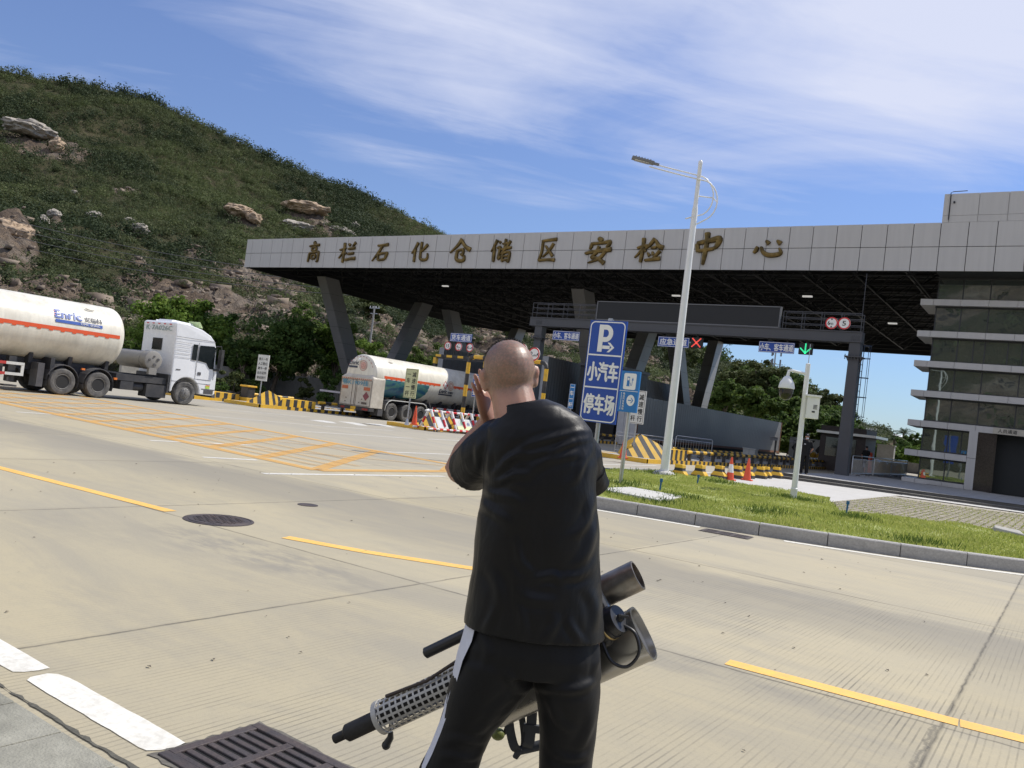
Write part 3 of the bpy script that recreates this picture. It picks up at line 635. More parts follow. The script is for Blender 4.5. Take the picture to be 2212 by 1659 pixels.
while k < 2600:
    a = g.uniform(R(-74), R(-12)); t = g.random()**1.6*.75; i = min(int(np.searchsorted(T, t)), NT-1); j = int((a-A[0])/(A[-1]-A[0])*(NA-1))
    if RK[i, j] < .3: continue
    r = float(toe_r(a)+t*(ridge_r(a)-toe_r(a))); s = g.uniform(.15, .55)*(1 if g.random() < .85 else 2.6); c_ = np.array([r*sin(a), r*cos(a), V0[i, j, 2]+s*.15])
    P8 = np.array([(x, y, z) for z in (-1, 1) for x, y in ((-1, -1), (1, -1), (1, 1), (-1, 1))])*g.uniform(.35, 1., (8, 1))*s*np.array([1.2, 1.2, .75])*g.uniform(.6, 1.3, 3); th = g.uniform(0, 6.3); P8 = P8 @ np.array([[cos(th), sin(th), 0], [-sin(th), cos(th), 0], [0, 0, 1]])
    VV.append(P8+c_); FF.append(np.array([(3, 2, 1, 0), (4, 5, 6, 7), (0, 1, 5, 4), (1, 2, 6, 5), (2, 3, 7, 6), (3, 0, 4, 7)])+8*k); k += 1
tag(array_mesh('hillside_rubble', np.concatenate(VV), np.concatenate(FF), mat('broken_rock', (.25, .20, .15), .9, var=.4, scale=.25, dirt=(.12, .09, .075), dirt_amt=.8, dscale=.12)), 'broken rock strewn over the bare slopes', 'rubble', kind='stuff')
def surf(x, y):      # point of the slope seen at a photo position
    d = ray(x, y); a = -atan2(-d.x, d.y); e = d.z/hypot(d.x, d.y)/float(ridge_el(a)); ts = np.linspace(0, 1, 500); t = float(ts[np.argmin(abs(prof(ts)-e))])
    r, h = hill_h(a, t); i = min(int(np.searchsorted(T, t)), NT-1); j = int((a-A[0])/(A[-1]-A[0])*(NA-1)); return Vector((r*sin(a), r*cos(a), V0[i, j, 2])), r

BOULD = mat('tan_boulder_rock', (.46, .34, .22), .9, var=.35, scale=.5, bump=.9, bscale=1.5, dirt=(.16, .12, .10), dirt_amt=.75, dscale=.35)  # the rock's own tan, with darker patches at random
BOULD2 = mat('grey_boulder_rock', (.40, .36, .30), .9, var=.35, scale=.5, bump=.9, bscale=1.5, dirt=(.15, .13, .11), dirt_amt=.7, dscale=.4)
def boulder(x, y, w, h, label, m=BOULD, seed=1, sink=.25):
    c, r = surf(x, y); s = r/1789.; b = bmesh.new(); bmesh.ops.create_icosphere(b, subdivisions=4, radius=1)
    for v in b.verts:
        q = v.co.normalized(); k = 1+.32*noise.noise(q*1.6+Vector((seed*7.1, 0, 0)))+.16*noise.noise(q*4+Vector((0, seed*3.3, 0)))+.07*noise.noise(q*11)
        k *= 1-.25*abs(noise.noise(q*2.6+Vector((seed, seed, 4))))
        v.co = Vector((q.x*k*w*s*.5, q.y*k*max(w, h)*s*.4, q.z*k*h*s*.55))
    bmesh.ops.rotate(b, verts=b.verts, cent=(0, 0, 0), matrix=Matrix.Rotation(YAW*.6+seed, 3, 'Z') if w < h*1.3 else Matrix.Rotation(atan2(c.y, c.x)+pi/2, 3, 'Z'))
    me = bpy.data.meshes.new('boulder'); b.to_mesh(me); b.free(); me.materials.append(m)
    for p_ in me.polygons: p_.use_smooth = (p_.index % 3 == 0)
    o = bpy.data.objects.new('boulder', me); COL.objects.link(o); o.location = c+Vector((0, 0, h*s*sink)); return tag(o, label, 'boulder', 'boulders on the hillside')
for i, q in enumerate(((655, 478, 92, 24, 'long tan boulder above the left end of the sign fascia'), (707, 467, 16, 16, 'small round tan boulder perched just right of the long tan one'), (640, 500, 70, 22, 'grey-brown ledge directly below the long tan boulder'),
    (515, 482, 62, 26, 'tan boulder slab left of the long boulder over the fascia'), (545, 496, 34, 20, 'sloping tan rock at the right foot of the tan boulder slab'), (735, 508, 60, 16, 'pale layered rocks just above the fascia top edge'),
    (765, 500, 22, 18, 'small pale rock on the slope right of the layered rocks'), (60, 305, 90, 26, 'brown bare rock scar high on the left hillside'), (122, 328, 34, 28, 'tan cracked boulder at the right end of the high brown scar'),
    (18, 528, 74, 50, 'big orange-tan rock face above the left tanker'), (115, 478, 26, 16, 'pale boulder in scrub right of the orange rock face'), (92, 492, 22, 26, 'pale split boulder low beside the orange rock face'), (205, 467, 30, 14, 'pale flat boulder alone in dark scrub'), (300, 512, 34, 20, 'pale boulder pair in scrub left of the canopy'), (280, 488, 22, 12, 'small pale rock above the boulder pair'), (195, 432, 16, 7, 'tiny white rock in the mid-slope scrub'), (160, 418, 14, 7, 'tiny white rock left of its twin in mid-slope scrub'))):
    boulder(*q[:4], q[4], m=BOULD if i in (0, 1, 3, 4, 8, 9) else BOULD2, seed=i+1)

# ------------------------------------------------------------ trees and bushes one can tell apart
BARK = mat('tree_bark', (.13, .105, .08), .95, var=.35, bump=.5, bscale=12)
LEAF_D = leaf_mat('dark_ficus_leaves', (.030, .060, .016), (.068, .120, .028), (.135, .19, .052), .5, .48)
LEAF_M = leaf_mat('mid_green_leaves', (.036, .070, .016), (.080, .130, .027), (.15, .20, .050), .45, .45)
LEAF_B = leaf_mat('bright_green_leaves', (.055, .105, .016), (.11, .185, .028), (.19, .255, .05), .45, .4)
LEAF_O = leaf_mat('olive_leaves', (.030, .046, .014), (.062, .080, .024), (.115, .125, .045), .45, .2)
PALM = leaf_mat('palm_leaf', (.015, .035, .010), (.030, .055, .015), (.06, .09, .03), .6, .15)
_tn = [100]
def tree(name, loc, h, w, label, leaf=LEAF_M, group=None, base=.28, clumps=56, leaves=130, ls=.34, cat='tree', trunk=True, dd=.85, tall=1.):
    """trunk with limbs, crown of leaf clumps spread through an uneven volume"""
    _tn[0] += 1; g = np.random.default_rng(_tn[0]); root = empty(name, loc, 0, label, cat, group)
    zc = h*(base+(1-base)*.5); rz_ = h*(1-base)*.5; C = []; Rr = []
    lob = [(g.normal(scale=.26), g.normal(scale=.26), g.uniform(-.5, .45), g.uniform(.45, .8)) for _ in range(7)]
    while len(C) < clumps:
        l = lob[g.integers(len(lob))]; d = g.normal(size=3); d /= np.linalg.norm(d); q = np.array(l[:3])+d*l[3]*g.random()**.45
        if np.linalg.norm(q*np.array([1, 1, 1.05])) > 1.08 or q[2] < -.95: continue
        C.append((q[0]*w*.5*.92, q[1]*w*.5*dd, zc+q[2]*rz_*.95)); Rr.append(g.uniform(.13, .25)*w*.62*(1-.25*abs(q[2])))
    C = np.array(C); Rr = np.array(Rr)
    for k_ in (0, 1): lo, hi = (C[:, k_]-Rr).min(), (C[:, k_]+Rr).max(); C[:, k_] = (C[:, k_]-(lo+hi)/2)*w*(1 if k_ == 0 else dd)/(hi-lo)*1.04
    zt = (C[:, 2]+Rr*.75).max(); C[:, 2] += (h-zt)*np.clip((C[:, 2]-h*base)/(zt-h*base), 0, 1)
    v, f = leaf_cloud(C, Rr, leaves, ls, up=.5, flat=.75, seed=_tn[0]); array_mesh('crown', v, f, leaf, parent=root)
    b = MB(); tr = max(.05, h*.022)
    if trunk:
        p = Vector((0, 0, -.2)); pts = [p]
        for i in range(1, 6): pts.append(Vector((g.normal(scale=.02*h), g.normal(scale=.02*h), h*(base+.35)*i/5)))
        b.tube(pts, [tr*(1.25-.13*i) for i in range(6)], 8)
        for i in range(7):
            e = C[g.integers(len(C))]; s = pts[2+i % 3]; mid = s.lerp(Vector(e), .5)+Vector((0, 0, .04*h)); b.tube([s, mid, Vector(e)], [tr*.5, tr*.35, tr*.12], 6)
        b.build('trunk', BARK, root, smooth=60)
    else:
        for i in range(6):
            e = Vector(C[g.integers(len(C))]); b.tube([Vector((e.x*.15, e.y*.15, -.1)), e*.6, e], [.04, .03, .012], 5)
        b.build('stems', BARK, root)
    return root
def at_px(x, y, D): return ad(x, y, D)
def tpx(name, xc, ytop, ybot, wpx, D, label, **k):
    """a tree whose crown is seen between two heights at distance D, standing on the ground there"""
    p = ad(xc, ybot, D); top = ad(xc, ytop, D).z; loc = Vector((p.x, p.y, 0)); gr = k.pop('ground', 0.); loc.z = gr
    return tree(name, loc, top-gr, wpx*D/1789., label, **k)
GL = 'trees at the foot of the hill left of the canopy'
tpx('broadleaf_tree', 385, 632, 850, 235, 72, 'bright green bushy tree behind the white truck cab', leaf=LEAF_B, group=GL, base=.1, clumps=90, leaves=150)
tpx('broadleaf_tree', 305, 690, 840, 130, 76, 'mid green tree between tanker end and white cab', leaf=LEAF_M, group=GL, base=.1, clumps=40)
tpx('broadleaf_tree', 452, 668, 860, 140, 79, 'dark bushy tree just right of the white cab', leaf=LEAF_D, group=GL, base=.08, clumps=46)
tpx('ficus_tree', 588, 668, 866, 220, 70, 'wide dark glossy tree behind the white lane information board', leaf=LEAF_D, group=GL, base=.22, clumps=80, leaves=150, ls=.3)
tpx('broadleaf_tree', 520, 722, 864, 110, 68, 'dark low tree left of the white lane information board', leaf=LEAF_D, group=GL, base=.2, clumps=36)
tpx('broadleaf_tree', 640, 640, 860, 150, 92, 'tall light green tree rising behind the wide dark tree', leaf=LEAF_M, group=GL, base=.15, clumps=56)
tpx('broadleaf_tree', 716, 690, 860, 120, 92, 'yellow-green feathery tree left of the first slanted column', leaf=LEAF_B, group=GL, base=.1, clumps=44)
tpx('broadleaf_tree', 790, 728, 862, 120, 107, 'bright green tree under the canopy edge by the lamp pole', leaf=LEAF_B, group=GL, base=.08, clumps=40)
tpx('broadleaf_tree', 862, 742, 862, 110, 109, 'small bright tree right of the grey utility pole', leaf=LEAF_M, group=GL, base=.08, clumps=34)
tpx('broadleaf_tree', 940, 738, 872, 120, 111, 'rounded green tree between two slanted columns', leaf=LEAF_M, group=GL, base=.08, clumps=44)
tpx('broadleaf_tree', 1008, 768, 880, 90, 113, 'low green tree behind the truck lane sign', leaf=LEAF_O, group=GL, base=.08, clumps=30)
GB = 'bushes along the boundary wall'
for x, y0, y1, w, D, lf, lb in ((500, 800, 866, 90, 62, LEAF_O, 'pale olive bush beside the truck nose'), (548, 815, 868, 60, 63, LEAF_M, 'small bush left of the information board post'), (715, 795, 872, 80, 66, LEAF_D, 'dark round bush against the concrete wall by the rear tanker'), (655, 815, 866, 50, 68, LEAF_O, 'ragged olive bush on top of the wall'), (700, 845, 880, 46, 60, LEAF_D, 'low clipped dark bush near the boom barrier'), (462, 822, 862, 60, 60, LEAF_D, 'dark hedge plant right in front of the cab bumper')):
    tpx('bush', x, y0, y1, w, D, lb, leaf=lf, group=GB, base=.02, clumps=24, leaves=90, ls=.22, cat='bush', trunk=False)
# scrub and small trees on the quarried slope seen between the columns
GS = 'small trees on the rocky cut behind the canopy'
for i, (x, y, w, h, lf, lb) in enumerate(((800, 690, 70, 60, LEAF_O, 'olive scrub tree on the slope above the pole lamp'), (1100, 775, 60, 50, LEAF_O, 'olive tree on the cut right of the truck sign'), (1400, 800, 90, 80, LEAF_O, 'olive tree on the rocky cut by the first inner column pair'), (1470, 830, 90, 90, LEAF_O, 'olive tree low between the two middle columns'), (1530, 810, 90, 90, LEAF_M, 'green tree right of the red cross signal'), (1370, 850, 60, 50, LEAF_O, 'low scrub tree above the long grey wall'))):
    c, r = surf(x, y); tree('scrub_tree', c, h*r/1789., w*r/1789., lb, leaf=lf, group=GS, base=.05, clumps=34, leaves=90, ls=.5)
# the wooded knoll on the right and the big trees before it
GR = 'trees behind the shield wall on the right'
kx = [(1500, 905), (1535, 830), (1560, 795), (1590, 782), (1640, 784), (1692, 800), (1746, 838), (1795, 866), (1822, 900), (1838, 962), (1850, 1000)]
g = np.random.default_rng(21); C = []; Rd = []
while len(C) < 900:
    x = g.uniform(1500, 1850); yt = np.interp(x, [q[0] for q in kx], [q[1] for q in kx]); u = g.random()**.7; D = 118+u*45; zt_ = max(1., ad(x, yt, 163).z)
    p_ = ad(x, 950, D); r = g.uniform(1.0, 2.3); z = (zt_-1.2)*min(1, u*1.15)**.8+g.uniform(-1.2, .2); C.append((p_.x, p_.y, max(.8, z))); Rd.append(r)
v, f = leaf_cloud(np.array(C), np.array(Rd), 110, np.array(Rd)*.2+.12, up=.5, flat=.85, seed=77); mi = np.repeat(g.integers(0, 3, len(C)), 110)
tag(array_mesh('knoll_wood', v, f, [LEAF_O, LEAF_M, LEAF_O], mi=mi), 'dense olive-green wood covering the knoll on the right', 'wood', kind='stuff')
for x, y0, y1, w, D, lf, lb in ((1590, 778, 900, 110, 150, LEAF_O, 'olive-green tree crowning the left of the wooded knoll'), (1648, 775, 900, 110, 148, LEAF_O, 'broad olive tree under the blue lane sign on the knoll'), (1700, 800, 920, 100, 142, LEAF_D, 'dark tree on the knoll left of the security camera'), (1760, 838, 930, 110, 138, LEAF_O, 'olive tree on the knoll right of the security camera'), (1800, 872, 950, 90, 132, LEAF_M, 'green tree falling to the right end of the knoll'),
    (1560, 815, 910, 90, 130, LEAF_M, 'green tree low on the knoll beside the slanted column'), (1625, 830, 930, 110, 124, LEAF_M, 'lighter green tree in the middle of the knoll'), (1685, 850, 950, 100, 118, LEAF_M, 'fresh green tree at the foot of the knoll'), (1565, 860, 940, 70, 135, LEAF_O, 'olive tree near the white insulator poles')):
    tpx('broadleaf_tree', x, y0, y1, w, D-14, lb, leaf=lf, group=GR, base=.45, clumps=60, leaves=110, ls=.5)
for x, y0, y1, w, D, lf, lb in ((1720, 868, 985, 130, 92, LEAF_D, 'big dark tree behind the standing guard'), (1790, 880, 995, 110, 94, LEAF_D, 'big dark tree left of the grey gantry column'), (1660, 895, 985, 90, 96, LEAF_D, 'dark tree just past the end of the shield wall'), (1765, 930, 1000, 90, 84, LEAF_M, 'bright lower tree right of the guard'), (1700, 925, 995, 70, 86, LEAF_M, 'bright lower tree left of the guard'), (1838, 905, 1000, 50, 100, LEAF_D, 'dark tree peeping right of the gantry column')):
    tpx('ficus_tree', x, y0, y1, w, D, lb, leaf=lf, group=GR, base=.12, clumps=64, leaves=120, ls=.36)
GF = 'far trees between gantry and office'
for x, y0, y1, w, D, lf, lb in ((1880, 945, 985, 70, 150, LEAF_M, 'pale green far tree below the white dome'), (1905, 958, 1000, 60, 120, LEAF_M, 'green shrubby tree right of the booth roof'), (1955, 940, 1000, 80, 130, LEAF_D, 'dark far tree behind the palm'), (1985, 935, 1005, 60, 135, LEAF_D, 'dark far tree touching the office corner'), (1965, 958, 1010, 62, 92, LEAF_B, 'small bright green tree left of the office corner'), (1925, 962, 1000, 50, 140, LEAF_D, 'dark far tree left of the palm')):
    tpx('broadleaf_tree', x, y0, y1, w, D, lb, leaf=lf, group=GF, base=.1, clumps=40, leaves=90, ls=.4)
def palm(x, ytop, D, label):
    p = ad(x, 1000, D); top = ad(x, ytop+16, D).z; root = empty('palm_tree', (p.x, p.y, 0), 0, label, 'palm'); b = MB()
    b.tube([(0, 0, -.2), (.1, 0, top*.5), (0, 0, top)], [.22, .16, .14], 8); b.build('trunk', BARK, root, smooth=60); b = MB(); g = random.Random(3)
    for i in range(22):
        a = i*2.399; el = R(g.uniform(-15, 75)); ln = g.uniform(1.9, 2.6); pts = []
        for k in range(8):
            s = k/7; pts.append(Vector((cos(a)*cos(el)*ln*s, sin(a)*cos(el)*ln*s, top+sin(el)*ln*s-1.3*s*s)))
        sd = Vector((-sin(a), cos(a), 0))
        for k in range(1, 8):
            for q in (-1, 1):
                for e in (0, .5):
                    c = pts[k-1].lerp(pts[k], e); tip = c+sd*q*(.55*(1-.6*k/8))+(pts[k]-pts[k-1])*.7-Vector((0, 0, .22)); dd_ = (pts[k]-pts[k-1])*.16
                    b.add([c-dd_, c+dd_, tip], [(0, 1, 2)])
    b.build('fronds', PALM, root); return root
palm(1945, 918, 135, 'tall palm rising above the far trees left of the office')
palm(1926, 932, 132, 'lower palm just left of the tall palm')

# ------------------------------------------------------------ canopy with fascia, lettering, space frame and slanted columns
PANEL = mat('grey_aluminium_panels', (.50, .49, .475), .45, var=.05, scale=.6, dirt=(.45, .43, .40), dirt_amt=.35, dscale=.3, streak=.09)
PGAP = mat('panel_joint', (.05, .05, .055), .8)
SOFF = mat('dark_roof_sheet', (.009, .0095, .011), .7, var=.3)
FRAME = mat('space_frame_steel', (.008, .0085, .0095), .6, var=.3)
COLG = mat('grey_column_cladding', (.25, .245, .24), .4, var=.10, scale=.8)
GOLD = mat('gilded_letters', (.22, .15, .05), .42, .8, var=.5, scale=3, dirt=(.045, .036, .018), dirt_amt=.95, dscale=2.2)
FY = 48.3; ZB, ZM, ZT = 11.56, 12.86, 14.16; XL = -64.9; XR = 14.
canopy = empty('canopy', (-35, 66, 0), 0, 'huge flat grey canopy over the truck lanes with gold lettering on its fascia', 'canopy')
cl = Vector((-35, 66, 0)); T0 = Matrix.Translation(-cl)
class LB(MB):      # builder in world coordinates for children of a thing that stands at `at`
    def __init__(s, at): super().__init__(); s.at = Vector(at)
    def build(s, *a, **k): s.v = [tuple(Vector(p)-s.at) for p in s.v]; return super().build(*a, **k)
xs = [XL]; i = 0
while xs[-1] < -7.3: xs.append(xs[-1]+(.80 if i == 0 else 1.40-.085*min(1, (xs[-1]-XL)/57.))); i += 1
f = (-7.01-XL-.8)/(xs[-1]-XL-.8); xs = [XL]+[XL+.8+(x-XL-.8)*f for x in xs[1:]]
while xs[-1] < XR: xs.append(xs[-1]+1.315)
b = LB(cl)
for i in range(len(xs)-1):
    for z0, z1 in ((ZB, ZM), (ZM, ZT)):
        b.box(xs[i]+.017, xs[i+1]-.017, FY-.03, FY+.03, z0+(.0 if z0 == ZB else .017), z1-(.017 if z0 == ZB else 0))
# left return of the fascia
LBK = Vector((-67.3, 82.6, 0)); BK = 88.4
for i in range(26):
    a = Vector((XL, FY+.05, 0)).lerp(LBK, i/26); c = Vector((XL, FY+.05, 0)).lerp(LBK, (i+1)/26)
    for z0, z1 in ((ZB, ZM-.015), (ZM+.015, ZT)): b.hexa([a+Vector((0, .015, z0)), c+Vector((0, -.015, z0)), c+Vector((.06, -.015, z0)), a+Vector((.06, .015, z0)), a+Vector((0, .015, z1)), c+Vector((0, -.015, z1)), c+Vector((.06, -.015, z1)), a+Vector((.06, .015, z1))])
b.build('fascia', PANEL, canopy)
b = LB(cl); b.box(XL+.02, XR, FY+.032, FY+.30, ZB+.01, ZT-.02)
poly = [(XL+.05, FY+.3), (XR, FY+.3), (XR, BK), (-64, BK), (LBK.x+.05, LBK.y)]
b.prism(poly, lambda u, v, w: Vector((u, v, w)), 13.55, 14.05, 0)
e = [Vector((x, y, 0)) for x, y in poly]
for i in (1, 2, 3, 4):
    p, q = e[i], e[(i+1) % 5]; n = (q-p).normalized(); s = Vector((n.y, -n.x, 0))*.07
    b.hexa([p-s+Vector((0, 0, ZB)), q-s+Vector((0, 0, ZB)), q+s+Vector((0, 0, ZB)), p+s+Vector((0, 0, ZB)), p-s+Vector((0, 0, 14)), q-s+Vector((0, 0, 14)), q+s+Vector((0, 0, 14)), p+s+Vector((0, 0, 14))])
b.build('roof_deck', SOFF, canopy)
b = LB(cl); gx = [XL+1.5+3.05*i for i in range(19)]; gy = [FY+2.1+2.95*j for j in range(13)]
for x in gx: b.cyl((x, gy[0], 11.75), (x, gy[-1], 11.75), .05, n=6); b.cyl((x+1.5, gy[0], 13.3), (x+1.5, gy[-1], 13.3), .06, n=5)
for y in gy: b.cyl((gx[0], y, 11.75), (gx[-1], y, 11.75), .05, n=6); b.cyl((gx[0], y+1.5, 13.3), (gx[-1], y+1.5, 13.3), .06, n=5)
for x in gx:
    for y in gy:
        for sx in (-1, 1):
            for sy_ in (-1, 1): b.cyl((x, y, 11.75), (x+sx*1.5, y+sy_*1.5, 13.3), .045, n=4, caps=False)
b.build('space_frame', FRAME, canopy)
b = LB(cl)
for i in range(40):
    y = FY+.9+i*.98; b.box(XL+1.2, -7.6, y, y+.10, 13.38, 13.54)
b.build('purlins', mat('galvanised_purlins', (.05, .052, .055), .5, var=.3), canopy)
LAMP = mat('canopy_lamp', (.9, .9, .88), .4, emit=((1, .98, .94), .35))
for x, y in ((-16, 57), (-12.5, 68), (-10.5, 76), (-26, 58), (-47, 56)):
    q = LB(cl); q.box(x-.32, x+.32, y-.10, y+.10, 11.52, 11.62); q.build('lamp', LAMP, canopy)
# brush-written characters, each stroke a tapering raised bar; coordinates in a 100 x 100 cell
CH = {
'高': ((664, 693, 522, 567), ['46,2 53,9 56,15|8,9,5', '16,23 45,19 88,16|5,5,7', '36,30 35,45|5,6', '36,30 66,28 65,42|4,4,6', '35,45 66,43|4,5', '20,56 14,98|6,5', '20,56 50,53 84,50 86,72 84,92 74,97|5,5,6,6,6,2', '37,66 37,84|5,6', '37,66 64,64 63,80|4,4,6', '37,83 64,81|4,5']),
'栏': ((733, 770, 523, 568), ['4,38 24,34 40,28|4,5,5', '29,4 30,40 27,99|7,6,6', '27,42 16,62 2,78|5,4,2', '31,46 40,54 43,58|3,5,3', '54,8 62,18|4,7', '92,2 84,12 76,22|7,5,2', '52,34 92,28|5,7', '52,58 88,53|5,6', '40,86 70,80 99,78|5,6,8']),
'石': ((805, 840, 527, 566), ['30,10 60,8 94,3|5,6,8', '60,10 40,44 4,96|6,6,2', '36,58 40,92|6,6', '36,58 88,50 86,68 80,86|5,6,7,5', '40,90 80,84|5,6']),
'化': ((890, 926, 522, 567), ['34,4 22,28 2,58|8,6,2', '22,34 20,60 20,98|7,6,6', '92,14 74,34 52,54|8,6,3', '56,2 54,50 56,80 70,88 90,86 98,76 96,56|7,6,7,7,6,5,3']),
'仓': ((973, 1018, 515, 566), ['52,2 36,28 2,62|8,6,2', '52,10 72,36 98,50|5,7,9', '38,52 62,48 62,70 52,66|5,5,6,3', '36,50 34,84 44,94 60,95 72,90 72,72|6,7,7,7,6,3']),
'储': ((1061, 1106, 515, 567), ['26,6 16,30 2,56|7,5,2', '17,34 18,98|6,6', '36,12 44,20|4,6', '30,42 44,38 40,84 52,72|4,5,6,3', '54,24 82,19|4,5', '67,3 66,46|6,5', '50,46 98,38|5,6', '90,10 72,42 48,68|6,5,2', '60,62 60,98|6,6', '60,62 90,58 89,94 82,96|5,5,6,2', '62,76 86,73|4,4', '62,91 86,88|4,4']),
'区': ((1164, 1203, 516, 566), ['14,10 50,6 96,2|5,6,8', '20,10 18,60 6,96|6,6,5', '80,20 60,50 26,80|7,6,3', '36,30 56,50 82,76|4,6,8', '6,94 50,90 96,92|6,6,8']),
'安': ((1264, 1322, 514, 570), ['46,1 56,9 58,14|6,9,5', '26,18 22,34 18,44|5,6,3', '26,22 60,20 88,16 86,28 78,36|5,5,7,6,2', '52,32 44,56 28,76 48,78 78,99|6,6,5,5,8', '78,50 58,78 16,97|6,6,2', '2,60 40,52 99,44|5,6,9']),
'检': ((1372, 1434, 513, 568), ['8,42 24,36 44,32|4,5,5', '27,2 28,40 24,98|7,6,6', '26,44 16,62 2,80|5,4,2', '31,46 40,56|3,5', '66,4 52,28 34,48|7,6,2', '68,10 82,34 99,42|4,7,8', '56,42 76,38|4,5', '46,60 54,74|3,6', '62,56 66,70|3,6', '88,52 76,70 66,82|7,5,2', '38,90 66,86 92,82|4,6,7']),
'中': ((1503, 1553, 501, 573), ['44,2 46,30 42,70 38,99|9,7,7,4', '4,36 12,60|6,7', '4,34 50,28 96,22 90,42 78,50|6,7,10,7,4', '12,58 46,54 80,50|5,6,5']),
'心': ((1628, 1690, 515, 557), ['14,42 10,60 2,76|5,8,4', '26,44 36,72 56,86 84,84 96,74 90,50|5,7,8,8,7,3', '42,12 54,30|5,8', '80,12 94,30|5,9']),
}
def stroke_rings(mb, pts, wd, org, sx, sz, dep):
    P = catmull([(x, y, 0) for x, y in pts], 7) if len(pts) > 2 else [Vector((*pts[0], 0)).lerp(Vector((*pts[1], 0)), t/6) for t in range(7)]
    n = len(P); Wd = [np.interp(i/(n-1), np.linspace(0, 1, len(wd)), wd) for i in range(n)]
    Lf, Rt = [], []
    for i, p in enumerate(P):
        t = (P[min(i+1, n-1)]-P[max(0, i-1)]); t = Vector((t.x*sx, t.y*sz, 0)); t.normalize(); nn = Vector((-t.y, t.x, 0)); w = Wd[i]*.0125*(1 if 0 < i < n-1 else .75)
        c = Vector((p.x*sx, p.y*sz, 0)); Lf.append(c+nn*w*max(sx, sz)*100*.9); Rt.append(c-nn*w*max(sx, sz)*100*.9)
    f = lambda q, y: org+Vector((q.x, y, -q.y))
    rg = []
    for a, c in zip(Lf, Rt):
        m_ = (a+c)*.5; rg.append([f(a, 0), f(a.lerp(m_, .25), -dep*.8), f(m_, -dep), f(c.lerp(m_, .25), -dep*.8), f(c, 0)])
    mb.rings(rg)
for ch, ((x0, x1, y0, y1), st) in CH.items():
    A0 = ay(x0, (y0+y1)/2, FY-.05); A1 = ay(x1, (y0+y1)/2, FY-.05); zt = ay((x0+x1)/2, y0, FY-.05).z; zb = ay((x0+x1)/2, y1, FY-.05).z
    b = LB(cl); org = Vector((A0.x, FY-.05, zt)); sx = (A1.x-A0.x)/100; sz = (zt-zb)/100
    for s in st:
        pp_, ww = s.split('|'); stroke_rings(b, [tuple(map(float, q.split(','))) for q in pp_.split()], [float(q)*1.0 for q in ww.split(',')], org, sx, sz, .14)
    b.build('sign_character', GOLD, canopy)
# slanted columns: pairs leaning together at the foot
def slant(x, y_top, y_bot, name='slanted_column', wx=1.15, wy=1.75, zt=11.7):
    b = LB(cl); n = 8
    for i in range(n):
        z0 = zt*i/n; z1 = zt*(i+1)/n-.02; q0 = y_bot+(y_top-y_bot)*z0/zt; q1 = y_bot+(y_top-y_bot)*z1/zt
        b.hexa([(x-wx/2, q0-wy/2, z0), (x+wx/2, q0-wy/2, z0), (x+wx/2, q0+wy/2, z0), (x-wx/2, q0+wy/2, z0), (x-wx/2, q1-wy/2, z1), (x+wx/2, q1-wy/2, z1), (x+wx/2, q1+wy/2, z1), (x-wx/2, q1+wy/2, z1)])
    k = .02
    q0, q1 = y_bot, y_top; b.hexa([(x-wx/2+k, q0-wy/2+k, 0), (x+wx/2-k, q0-wy/2+k, 0), (x+wx/2-k, q0+wy/2-k, 0), (x-wx/2+k, q0+wy/2-k, 0), (x-wx/2+k, q1-wy/2+k, zt), (x+wx/2-k, q1-wy/2+k, zt), (x+wx/2-k, q1+wy/2-k, zt), (x-wx/2+k, q1+wy/2-k, zt)], 1)
    return b.build(name, [COLG, PGAP], canopy)
for X0, ys in ((-59.6, ((53.8, 60.2), (67.8, 61.9), (72.4, 79.2), (86.4, 81))), (-33.9, ((57.5, 63.6), (71.0, 65.2), (75.9, 82.6), (89.0, 83.4)))):
    for yt, yb in ys: slant(X0, min(yt, 87.6), yb)

# ------------------------------------------------------------ office block under the right end of the canopy
BY = 49.8; bo = Vector((0, 52, 0))
office = empty('office_building', bo, 0, 'grey panelled office block with dark glass bands joined to the canopy end', 'building')
b = LB(bo); XW = -7.12
OX = 14.; gy_ = BY+.42
levels = [.25+.25]+[.50+1.648*i for i in range(1, 7)]      # undersides follow below
sl_t = [.47, 2.02, 3.65, 5.29, 6.92, 8.57, 10.32]           # tops of the ledges
# ledges: boxed-out bands that run past the glass on the left
b = LB(bo)
for i, zt in enumerate(sl_t):
    zb = zt-.33 if i else .25; x_end = OX
    xb = [-7.86, -7.20]+[-7.20+1.32*k for k in range(1, 17)]
    for k in range(len(xb)-1):
        if i in (0, 1) and xb[k] > -5.5: break
        x1 = min(xb[k+1], -4.84) if i in (0, 1) else xb[k+1]
        b.box(xb[k]+.008, x1-.008, BY, BY+3.2 if k == 0 else BY+.9, zb, zt)
b.build('ledge', PANEL, office)
b = LB(bo)
for z0, z1 in ((.25, 1.90), (1.92, 3.38)): b.box(-4.83, -4.42, BY-.004, BY+.5, z0, z1)
b.build('pillar', PANEL, office)
b = LB(bo)
for i in range(len(sl_t)):
    z0 = sl_t[i]; z1 = (sl_t[i+1]-.33) if i < 6 else 11.56
    x1 = -4.83 if i < 2 else OX
    b.box(XW, x1, gy_, gy_+.04, z0+.001, z1-.001); b.box(XW, XW+.04, gy_+.041, 66, z0+.001, z1-.001)
b.build('window_band', BGLASS, office)
b = LB(bo)
MULL = mat('dark_mullion', (.03, .032, .035), .5)
